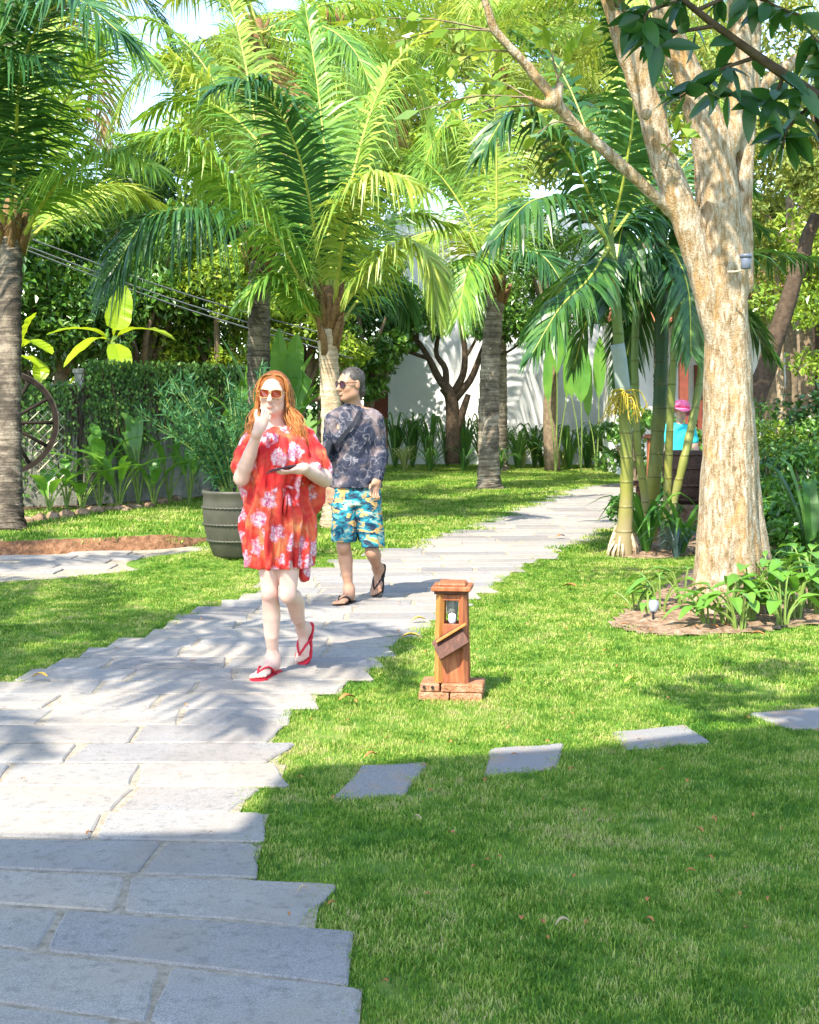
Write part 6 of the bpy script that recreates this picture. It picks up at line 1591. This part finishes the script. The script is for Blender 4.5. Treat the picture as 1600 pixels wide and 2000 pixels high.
# ================= the woman
WD = 7.36
def woman():
    Q = lambda x, y, dd=0: P(x, y, WD+dd); org = np.array((Q(535, 1330)[0], WD, 0.0)); FT = .024
    hipR, hipL = Q(523, 1000, .06), Q(566, 1000, .06)
    heelR, toeR = G(541, 1317)+(0, 0, FT), G(499, 1336)+(0, 0, FT); ankR = heelR+unit(toeR-heelR)*.05+(0, 0, .075); kneeR = Q(527, 1160, -.02)
    kneeL = Q(563, 1163, -.04); toeL = G(590, 1304)+(-.0, 0, FT); zdir = unit(np.array((-.12, -.42, -.90))); heelL = toeL-zdir*.225; heelL[2] = max(heelL[2], .2); upL = unit(np.cross(np.cross(zdir, (0, -1., .25)), zdir)*-1); upL = unit(np.array((-.28, -.85, .43))); upL = unit(upL-zdir*upL.dot(zdir)); ankL = heelL+zdir*.045+upL*.075
    shR, shL = Q(494, 862, .08), Q(600, 862, .08); elR, wrR = Q(472, 934, -.05), Q(505, 840, -.19); elL, wrL = Q(634, 936, .02), Q(590, 915, -.22)
    hc = Q(534, 769, .03); RH = rotm(3, 0, -5) @ rotm(0, 3, 0)
    s = SDF((org[0]-.42, WD-.42, -.005), (org[0]+.46, WD+.72, 1.72), .0046)
    head(s, hc, RH, .98)
    s.cap(Q(540, 842, .06), hc+(0, .02, -.06), .050, .047, .03); s.cap(Q(515, 850, .07), Q(570, 850, .07), .05, .05, .04)
    s.ell(Q(547, 890, .07), (.155, .095, .14), .04); s.ell(Q(546, 950, .07), (.125, .085, .13), .05); s.ell(Q(545, 1000, .07), (.165, .11, .12), .05)
    for a, b in ((shR, elR), (shL, elL)): limb(s, a, b, (.050, .046, .041, .038), .03)
    for a, b in ((elR, wrR), (elL, wrL)): limb(s, a, b, (.038, .041, .036, .028, .024), .025)
    limb(s, hipR, kneeR, (.082, .080, .068, .054, .043), .010); limb(s, hipL, kneeL, (.082, .080, .068, .054, .043), .010)
    s.ell(kneeR+(0, -.018, .01), (.034, .034, .044), .014); s.ell(kneeL+(0, -.018, .005), (.034, .034, .044), .014)
    for a, b, back in ((kneeR, ankR, (0, .018, 0)), (kneeL, ankL, (.01, .02, .02))):
        v = b-a; s.chain([a, a+v*.2+np.array(back), a+v*.36+np.array(back), a+v*.65, a+v*.88, b], [.042, .047, .049, .039, .030, .030], .010)
    foot(s, heelR, toeR, (0, 0, 1), 1.0, ankR); foot(s, heelL, toeL, upL, 1.0, ankL)
    # right hand at the mouth: fingers bent, palm towards the face ; left hand palm up under the phone
    zR = unit(Q(524, 806, -.17)-wrR); xR = unit(np.cross((0, 1., 0), zR)); xR = unit(np.array((.55, .45, -.25))-zR*np.dot((.55, .45, -.25), zR)); yR = np.cross(zR, xR)
    if yR[1] > 0: xR, yR = -xR, -yR
    hand(s, wrR, np.stack([xR, yR, zR], 1), .93, (.70, .78, .82, .88), .8, splay=.02)
    zL = unit(np.array((-.93, -.25, -.22))); yL = unit(np.array((-.1, -.25, -1.0))-zL*np.dot((-.1, -.25, -1.0), zL)); xL = np.cross(yL, zL)
    if xL[1] > 0: pass
    hand(s, wrL, np.stack([xL, yL, zL], 1), .93, (.32, .34, .36, .38), .9)
    V, Fq = finish(s, 2)
    me = mesh_data("person", V-org, [(Fq, 0)], True); me.materials.append(M_skin_w)
    tint_attr(me, V, [(hc+RH @ np.array((0, -.095, -.062))*.98, (.030, .02, .016), .9), (kneeR, (.07, .09, .07), .35), (kneeL, (.07, .09, .07), .3), (hc+RH @ np.array((-.045, -.08, -.03)), (.04, .04, .035), .35), (hc+RH @ np.array((.045, -.08, -.03)), (.04, .04, .035), .35), (elR, (.05, .05, .05), .25)])
    body = obj("person", me, loc=org, label="woman with long red hair in a short red flowered kaftan, walking and touching her chin", cat="person")
    # --- kaftan
    g = SDF((org[0]-.45, WD-.30, .50), (org[0]+.50, WD+.42, 1.48), .0058)
    def pleat(X, Y, Z, A):
        amp = np.interp(Z, [.55, .80, 1.0, 1.06, 1.2, 1.45], [.020, .018, .012, .006, .012, .003])
        return amp*(np.sin(A*11+3*np.sin(Z*5+A))+.8*np.sin(A*21+2*np.sin(Z*4)+1.0))
    z = lambda py: Q(0, py, .06)[2]; X_ = lambda px: Q(px, 0, .06)[0]
    rows = [(1136, 578, .105), (1106, 546, .175), (1060, 545, .185), (1010, 544, .182), (975, 544, .170), (950, 545, .168), (915, 546, .182), (880, 546, .190), (855, 545, .165), (842, 543, .105), (834, 541, .062)]
    hw = {1136: 30, 1106: 60, 1060: 66, 1010: 68, 975: 54, 950: 53, 915: 70, 880: 74, 855: 66, 842: 44, 834: 27}
    prof = [(z(py), X_(cx), WD+.055, hw[py]*WD/F, ry*.86) for py, cx, ry in rows if py != 1136]
    g.loft(prof, .02, pleat, 2.2)
    g.cap(Q(590, 1000, .12), Q(594, 1126, .10), .045, .030, .03)                # longer back corner
    # wings: broad batwing drapes hanging from the arms, set behind the forearms
    def wing(pts, th, k=.03):
        """fan of capsules = a thick hanging sheet"""
        for a, b, r in pts: g.cap(Q(*a), Q(*b), r, r, k)
    for i in range(9):
        u = i/8
        a = (505-u*40, 858+u*44, .10); b = (498-u*34+8*u*u, 1000-u*62, .16-.03*math.sin(u*9)); wing([(a, b, .030-.008*u)], 0)
        a = (590+u*38, 858+u*44, .10); b = (596+u*32, 1010-u*34, .16-.03*math.sin(u*8+1)); wing([(a, b, .030-.008*u)], 0)
    # sleeves over the upper arms, open at the elbow
    g.chain([shR+(.02, 0, .015), shR*.55+elR*.45+(-.006, -.0, .01), shR*.25+elR*.75+(-.012, .02, .015)], [.066, .066, .062], .03)
    g.chain([shL+(-.02, 0, .015), shL*.5+elL*.5+(.0, .01, .012), elL+(-.012, .04, .045)], [.066, .066, .056], .03)
    g.chain([shL*.5+elL*.5+(-.02, -.03, .0), elL*.6+wrL*.4+(-.0, .0, .045)], [.055, .034], .03)
    V, Fq = finish(g, 2)
    # soft cloth wrinkles, drawn along the hang of the cloth
    Nn = np.zeros_like(V); fn = np.cross(V[Fq[:, 2]]-V[Fq[:, 0]], V[Fq[:, 3]]-V[Fq[:, 1]])
    for i in range(4): np.add.at(Nn, Fq[:, i], fn)
    Nn = unit(Nn); Vs = V*np.array((1, 1, .35)); V = V+Nn*(.0065*vnoise(Vs, 38, 1)+.004*vnoise(Vs, 75, 2))[:, None]
    # waist tie
    obj("dress", mesh_data("dress", V-org, [(Fq, 0)], True), M_dress, body)
    tie = MB()
    for dx, l in ((-3, 50), (6, 62)): tie.tube(catmull([Q(561, 955, -.07), Q(561+dx, 955+l*.5, -.085), Q(561+dx*1.6, 955+l, -.085)], 8), [.004, .006, .007, .008, .008, .009, .009, .006], 6)
    tie.tube(catmull([Q(550, 955, -.075), Q(560, 950, -.085), Q(572, 954, -.075)], 8), .008, 6)
    tie.build("waist_tie", M_dress, body, origin=org, smooth=True)
    # --- hair: cap + long locks
    hs = SDF(hc-(.16, .18, .36), hc+(.18, .2, .16), .005)
    hs.ell(hc+RH @ np.array((0, .024, .034)), (.082, .098, .090), .02, RH); hs.ell(hc+RH @ np.array((0, .055, -.06)), (.070, .055, .11), .03, RH)
    hs.ell(hc+RH @ np.array((0, -.095, -.022)), (.061, .085, .092), .012, RH, sub=True)
    hs.ell(hc+RH @ np.array((0, -.085, .045)), (.046, .06, .040), .012, RH, sub=True)
    V, Fq = finish(hs, 2); V = V+unit(V-hc)*(.0015*np.sin(np.arctan2(V[:, 0]-hc[0], V[:, 1]-hc[1])*40))[:, None]
    hair = obj("hair", mesh_data("hair", V-org, [(Fq, 0)], True), M_hair_w, body)
    rg = np.random.default_rng(4); mb = MB(); T = lambda *p: hc+RH @ np.array(p)
    for i in range(620):
        sd = -1 if i % 2 else 1; u = rg.uniform()           # u 0: by the face, 1: at the back
        y0 = -.062+.14*u; top = T(sd*rg.uniform(.0, .012), y0*.9+.01, .118-.25*max(0, -y0-.0)*1.0+.0)
        top = T(sd*.006, -.045+.11*u, .112-.30*(max(0, .035-.11*u))) 
        sideP = T(sd*(.079+rg.normal(0, .003)), -.030+.085*u, .03+rg.normal(0, .008)); ear = T(sd*(.081+rg.normal(0, .005)), -.020+.085*u, -.05)
        if sd > 0:   # image right, falls in front of the shoulder
            sh_ = Q(572+rg.normal(2, 7), 818, -.02+.10*u); e = Q(586+rg.normal(2, 10), 864+rg.normal(0, 12), -.065+.12*u)
        else:        # image left, behind the shoulder
            sh_ = Q(500+rg.normal(-1, 6), 818, .02+.09*u); e = Q(492+rg.normal(0, 9), 852+rg.normal(0, 12), -.03+.13*u)
        c = catmull([top, T(sd*.052, -.035+.10*u, .094), sideP, ear, sh_, e], 15); c += rg.normal(0, .0012, c.shape)
        mb.tube(c, np.interp(np.linspace(0, 1, 15), [0, .1, .7, 1], [.0022, .0042, .0038, .0012]), 4, squash=.55)
    for i in range(70):                                        # loose flyaway strands
        sd = rg.choice((-1, 1)); a = T(sd*.07, rg.uniform(-.02, .08), rg.uniform(-.02, .09)); e = a+np.array((sd*rg.uniform(.0, .035), rg.normal(0, .02), -rg.uniform(.12, .28)))
        mb.tube(catmull([a, a*.5+e*.5+np.array((sd*rg.uniform(.005, .03), 0, .01)), e], 8), .0012, 3)
    mb.build("locks", M_hair_w, hair, origin=org, smooth=True)
    sunglasses(body, org, hc+RH @ np.array((0, 0, .004)), RH, 1.05, M_lens_r, M_gold, .026, .021, True)
    flip_flop(body, org, heelR, toeR, (0, 0, 1), 1.05, M_red_rub, M_red_rub); flip_flop(body, org, heelL, toeL, upL, 1.05, M_red_rub, M_red_rub)
    # phone in the left hand
    pc = wrL+zL*.105-yL*.021; R = np.stack([xL, zL, -yL], 1) @ rotm(0, 0, 8)
    ph = MB().box((0, 0, 0), (.072, .15, .009), R, .003).build("phone", plain("dark purple phone", (.06, .025, .035), .25, .5, .1), loc=pc, label="dark smartphone held flat in the woman's hand", cat="phone")
    MB().box((0, 0, 0), (.066, .14, .0012), R, 0).build("screen", lens_mat("dark screen", (.01, .01, .012)), ph, loc=R @ np.array((0, 0, .0056)))
woman()

# ================= the man
MD = 10.12
def man():
    Q = lambda x, y, dd=0: P(x, y, MD+dd); org = np.array((Q(690, 1180)[0], MD, 0.0)); FT = .024
    heelR, toeR = G(688, 1179)+(0, 0, FT), G(657, 1189)+(0, 0, FT); toeR = heelR+unit(toeR-heelR)*.265; ankR = heelR+unit(toeR-heelR)*.055+(0, 0, .085); kneeR = Q(671, 1068, -.04); hipR = Q(676, 960, .05)
    hipL = Q(716, 960, .05); kneeL = Q(727, 1078, .0); toeL = G(734, 1171)+(0, 0, FT); zd = unit(np.array((-.16, -.45, -.88))); heelL = toeL-zd*.25; upL = unit(np.array((-.25, -.86, .43))); upL = unit(upL-zd*upL.dot(zd)); ankL = heelL+zd*.05+upL*.085
    shR, shL = Q(652, 822, .05), Q(733, 822, .05); elL, wrL = Q(743, 886, .05), Q(737, 938, -.06); elR, wrR = Q(643, 892, .08), Q(645, 950, .02)
    hc = Q(684, 751, .02); RH = rotm(0, 0, -52) @ rotm(3, 0, 0)
    s = SDF((org[0]-.40, MD-.45, -.005), (org[0]+.42, MD+.75, 1.84), .0052)
    head(s, hc, RH, 1.04, True)
    s.cap(Q(692, 806, .06), hc+(.01, .025, -.06), .060, .056, .03)
    s.cap(Q(665, 812, .06), Q(720, 812, .06), .06, .06, .05); s.ell(Q(693, 850, .06), (.185, .11, .17), .05); s.ell(Q(694, 910, .06), (.165, .10, .16), .05); s.ell(Q(695, 955, .06), (.17, .11, .10), .05)
    for a, b in ((shR, elR), (shL, elL)): limb(s, a, b, (.060, .056, .047, .043), .03)
    for a, b in ((elR, wrR), (elL, wrL)): limb(s, a, b, (.043, .045, .038, .030, .027), .025)
    for a, b in ((hipR, kneeR), (hipL, kneeL)): limb(s, a, b, (.086, .080, .068, .056, .050), .014)
    for a in (kneeR, kneeL): s.ell(a+(0, -.018, .0), (.046, .043, .054), .014)
    for a, b in ((kneeR, ankR), (kneeL, ankL)):
        v = b-a; bk = np.array((0, .022, .01)); s.chain([a, a+v*.2+bk, a+v*.35+bk, a+v*.65, a+v*.9, b], [.047, .052, .053, .040, .032, .033], .014)
    foot(s, heelR, toeR, (0, 0, 1), 1.08, ankR); foot(s, heelL, toeL, upL, 1.08, ankL)
    zL = unit(Q(729, 972, -.12)-wrL); xL = unit(np.array((-.75, -.6, 0))-zL*np.dot((-.75, -.6, 0), zL)); hand(s, wrL, np.stack([xL, np.cross(zL, xL), zL], 1), 1.05, (.30, .36, .42, .48), .5)
    zR = unit(np.array((.05, -.15, -1.))); xR = unit(np.array((.75, -.6, 0))-zR*np.dot((.75, -.6, 0), zR)); RR = np.stack([xR, np.cross(zR, xR), zR], 1); hand(s, wrR, RR, 1.05, (.30, .36, .42, .48), .5)
    V, Fq = finish(s, 2); me = mesh_data("person", V-org, [(Fq, 0)], True); me.materials.append(M_skin_m)
    tint_attr(me, V, [(hc+RH @ np.array((0, -.095, -.062)), (.028, .02, .014), .6), (hc+RH @ np.array((0, -.11, -.03)), (.02, .02, .02), .4), (kneeR, (.06, .08, .06), .3)])
    body = obj("person", me, loc=org, label="man with short grey hair in a dark printed long-sleeved shirt and turquoise shorts, looking aside", cat="person")
    # shirt
    g = SDF((org[0]-.38, MD-.30, .80), (org[0]+.40, MD+.42, 1.55), .006)
    g.cap(Q(691, 806, .06), Q(688, 799, .055), .072, .070, .02); g.cap(Q(662, 815, .06), Q(723, 815, .06), .070, .070, .05)
    g.ell(Q(693, 852, .06), (.182, .122, .18), .04); g.ell(Q(694, 905, .06), (.174, .116, .18), .04); g.loft([(Q(0, 952, .06)[2], Q(695, 0, .06)[0], MD+.06, .198, .140), (Q(0, 900, .06)[2], Q(694, 0, .06)[0], MD+.06, .180, .12)], .03)
    for a, b in ((shR, elR), (shL, elL)): limb(g, a, b, (.068, .064, .057, .053), .02)
    for a, b in ((elR, wrR), (elL, wrL)): limb(g, a, a+(b-a)*.92, (.054, .055, .047, .040), .025)
    V, Fq = finish(g, 2); Vs = V*np.array((1, 1, .8)); V = V+unit(V-np.stack([np.full(len(V), org[0]), np.full(len(V), MD+.06), V[:, 2]], 1))*(.007*vnoise(Vs, 30, 3)+.004*vnoise(V, 60, 4))[:, None]
    # crisp neck opening: drop cloth above the collar line
    shirt = obj("shirt", mesh_data("shirt", V-org, [(Fq, 0)], True), M_shirt, body)
    # shorts
    g = SDF((org[0]-.36, MD-.30, .36), (org[0]+.36, MD+.40, .98), .006)
    g.loft([(Q(0, 985, .06)[2], Q(695, 0, .06)[0], MD+.06, .190, .128), (Q(0, 938, .06)[2], Q(694, 0, .06)[0], MD+.06, .172, .112)], .03)
    for a, b, e in ((hipR, kneeR, .86), (hipL, kneeL, .90)):
        v = (b-a)*e; g.chain([a+(0, 0, .02), a+v*.3, a+v*.6, a+v*.85, a+v], [.100, .098, .095, .092, .092], .02)
    for px, py, kn in ((671, 1068, kneeR), (727, 1078, kneeL)):
        zc = kn[2]-.0; sl, (X, Y, Z) = g.block(kn-np.array((.16, .2, .2)), kn+np.array((.16, .2, .03)), 0.0); m = (Z < zc+.05) & (np.abs(X-kn[0]) < .13); D = g.D[sl]; D[m] = np.maximum(D[m], (zc+.05-Z)[m]); g.D[sl] = D
    V, Fq = finish(g, 1); cxs = np.where(V[:, 0] < org[0]+.02, hipR[0], hipL[0]); low = np.clip((.92-V[:, 2])/.4, 0, 1)
    V = V+unit(V-np.stack([cxs, np.full(len(V), MD+.04), V[:, 2]], 1))*(low*(.006*np.sin(np.arctan2(V[:, 1]-MD-.04, V[:, 0]-cxs)*7+V[:, 2]*6))+.005*vnoise(V*np.array((1, 1, .6)), 34, 6))[:, None]
    obj("shorts", mesh_data("shorts", V-org, [(Fq, 0)], True), M_shorts, body)
    # hair: short cap with fringe of tufts
    k = 1.04; hs = SDF(hc-(.14, .14, .10), hc+(.14, .14, .15), .0045); HL = lambda p: hc+RH @ (np.array(p)*k)
    hs.ell(HL((0, .024, .036)), (.0775*k, .0965*k, .0865*k), .01, RH); hs.ell(HL((0, .075, -.045)), (.060, .042, .05), .03, RH)
    hs.ell(HL((0, -.118, -.005)), (.085, .088, .080), .01, RH, sub=True); hs.ell(HL((0, -.03, -.085)), (.10, .085, .078), .01, RH, sub=True)
    for sx in (-1, 1): hs.ell(HL((sx*.085, .008, -.01)), (.022, .026, .036), .008, RH, sub=True)
    V, Fq = finish(hs, 1); V = V+unit(V-hc)*(.0015*vnoise(V, 130, 1)+.0015*vnoise(V, 60, 2))[:, None]
    hair = obj("hair", mesh_data("hair", V-org, [(Fq, 0)], True), M_hair_m, body)
    rg = np.random.default_rng(3); mb = MB()
    for p in V[rg.choice(len(V), 900)]:
        o = unit(p-hc); d = unit(o*.7+rg.normal(0, .35, 3)+(RH @ np.array((0, -.5, .2)))*.5); mb.tube([p-o*.003, p+d*.005, p+d*.009], [.0014, .0011, .0005], 3, cap=False)
    mb.build("tufts", M_hair_m, hair, origin=org)
    sunglasses(body, org, hc+RH @ np.array((0, 0, .006)), RH, 1.06, M_lens_d, M_frame_d, .024, .024, False)
    flip_flop(body, org, heelR, toeR, (0, 0, 1), 1.12, M_black_rub, M_black_rub); flip_flop(body, org, heelL, toeL, upL, 1.12, M_black_rub, M_black_rub)
    # crossbody bag
    m = plain("black webbing", (.018, .02, .03), .6, .3, .2); a = Q(716, 800, .0); bag = thing("crossbody_bag", Q(646, 868, -.06), "small black crossbody bag on a strap across the man's chest", "bag"); bo = np.array(bag.location)
    def on_front(px, py, dd): return Q(px, py, dd)
    c = catmull([on_front(712, 797, .10), on_front(703, 806, -.035), on_front(690, 828, -.082), on_front(672, 850, -.072), on_front(656, 870, -.045), on_front(642, 884, .02)], 24)
    mb = MB(); T = unit(np.gradient(c, axis=0)); S = unit(np.cross(T, (0, 1., 0))); V = []
    for i in range(24):
        for sg, dp in ((1, 0), (1, -.004), (-1, -.004), (-1, 0)): V.append(c[i]+S[i]*sg*.016+np.array((0, dp, 0)))
    mb.add(np.array(V), [(i*4+j, i*4+(j+1) % 4, i*4+4+(j+1) % 4, i*4+4+j) for i in range(23) for j in range(4)]); mb.build("strap", m, bag, origin=bo)
    MB().box(Q(641, 880, -.03), (.05, .15, .16), rotm(0, 14, 0), .02).build("pouch", m, bag, origin=bo)
man()

# ================= the person far behind the slender palms
def far_person():
    d = 17.6; Q = lambda x, y, dd=0: P(x, y, d+dd); org = np.array((Q(1316, 0)[0], d, 0.)); hc = Q(1331, 803)
    s = SDF(org+(-.42, -.4, -.005), org+(.45, .45, 1.62), .011); R = rotm(12, 0, -20)
    head(s, hc, R, .95); s.cap(hc+(-.01, .03, -.1), hc+(-.02, .05, -.18), .05, .05, .03)
    ch = hc+(-.03, .06, -.34); s.ell(ch, (.16, .10, .19), .04); s.ell(ch+(0, .02, -.28), (.15, .10, .16), .05)
    for sx in (-1, 1):
        sh_ = ch+(sx*.17, 0, .12); el = sh_+(sx*.05, -.02, -.26); wr = el+(sx*-.02, -.16, -.12); limb(s, sh_, el, (.05, .046, .04), .03); limb(s, el, wr, (.038, .038, .026), .03); hand(s, wr, np.stack([np.array((-sx*.8, 0, .6)), np.array((.6*sx, 0, .8)), np.array((0, -1., 0))], 1), .95, (.4,)*4, .6)
        hp = ch+(sx*.08, .02, -.36); kn = hp+(0, -.03, -.40); an = np.array((kn[0], kn[1]+.03, .09)); limb(s, hp, kn, (.08, .07, .052), .03); limb(s, kn, an, (.05, .05, .034), .03); foot(s, np.array((an[0], an[1]+.04, .0)), np.array((an[0]+sx*.02, an[1]-.2, .0)), (0, 0, 1), 1.0, an)
    V, Fq = finish(s, 1); me = mesh_data("person", V-org, [(Fq, 0)], True); me.materials.append(M_skin_t); tint_attr(me, V, [])
    b = obj("person", me, loc=org, label="person in a pink hat and cyan top half hidden behind the slender palms", cat="person")
    g = SDF(org+(-.42, -.3, .4), org+(.45, .4, 1.45), .011); g.ell(ch+(0, 0, .01), (.178, .12, .20), .04); g.ell(ch+(0, .02, -.16), (.165, .115, .13), .05)
    for sx in (-1, 1): limb(g, ch+(sx*.16, 0, .12), ch+(sx*.20, -.01, -.03), (.065, .062), .03)
    V, Fq = finish(g, 1); obj("top", mesh_data("top", V-org, [(Fq, 0)], True), plain("cyan cloth", (.05, .62, .66), .7, .2, .12, 12), b)
    g = SDF(org+(-.42, -.3, .2), org+(.45, .4, 1.2), .011); g.ell(ch+(0, .02, -.32), (.165, .12, .12), .04)
    for sx in (-1, 1): limb(g, ch+(sx*.08, .02, -.36), ch+(sx*.08, -.01, -.66), (.092, .085, .075), .03)
    V, Fq = finish(g, 1); obj("shorts", mesh_data("shorts", V-org, [(Fq, 0)], True), plain("pale cloth", (.72, .66, .58), .8, .2, .1, 12), b)
    o = obj("hat", None, parent=b); o.location = Vector(hc-org+(0, .015, .02)); o.rotation_euler = (math.radians(-8), math.radians(6), 0)
    m = plain("pink straw", (.80, .17, .32), .8, .2, .3, 30); MB().lathe([(.115, .0), (.112, .05), (.098, .09), (.06, .118), (.001, .124)], 24).build("hat_crown", m, o, smooth=True)
    an = np.arange(40)/40*6.2832; ri, ro = .105, .185; V = [(ri*math.cos(a), ri*math.sin(a), .012) for a in an]+[(ro*math.cos(a), ro*math.sin(a), -.03+.018*math.sin(5*a)) for a in an]+[(ro*math.cos(a), ro*math.sin(a), -.036+.018*math.sin(5*a)) for a in an]
    MB().add(np.array(V), [(i, (i+1) % 40, 40+(i+1) % 40, 40+i) for i in range(40)]+[(40+i, 40+(i+1) % 40, 80+(i+1) % 40, 80+i) for i in range(40)]).build("hat_brim", m, o, smooth=True)
    MB().lathe([(.116, .006), (.116, .030), (.113, .03), (.113, .006)], 24).build("hat_band", plain("dark pink band", (.6, .03, .10), .7), o)
far_person()
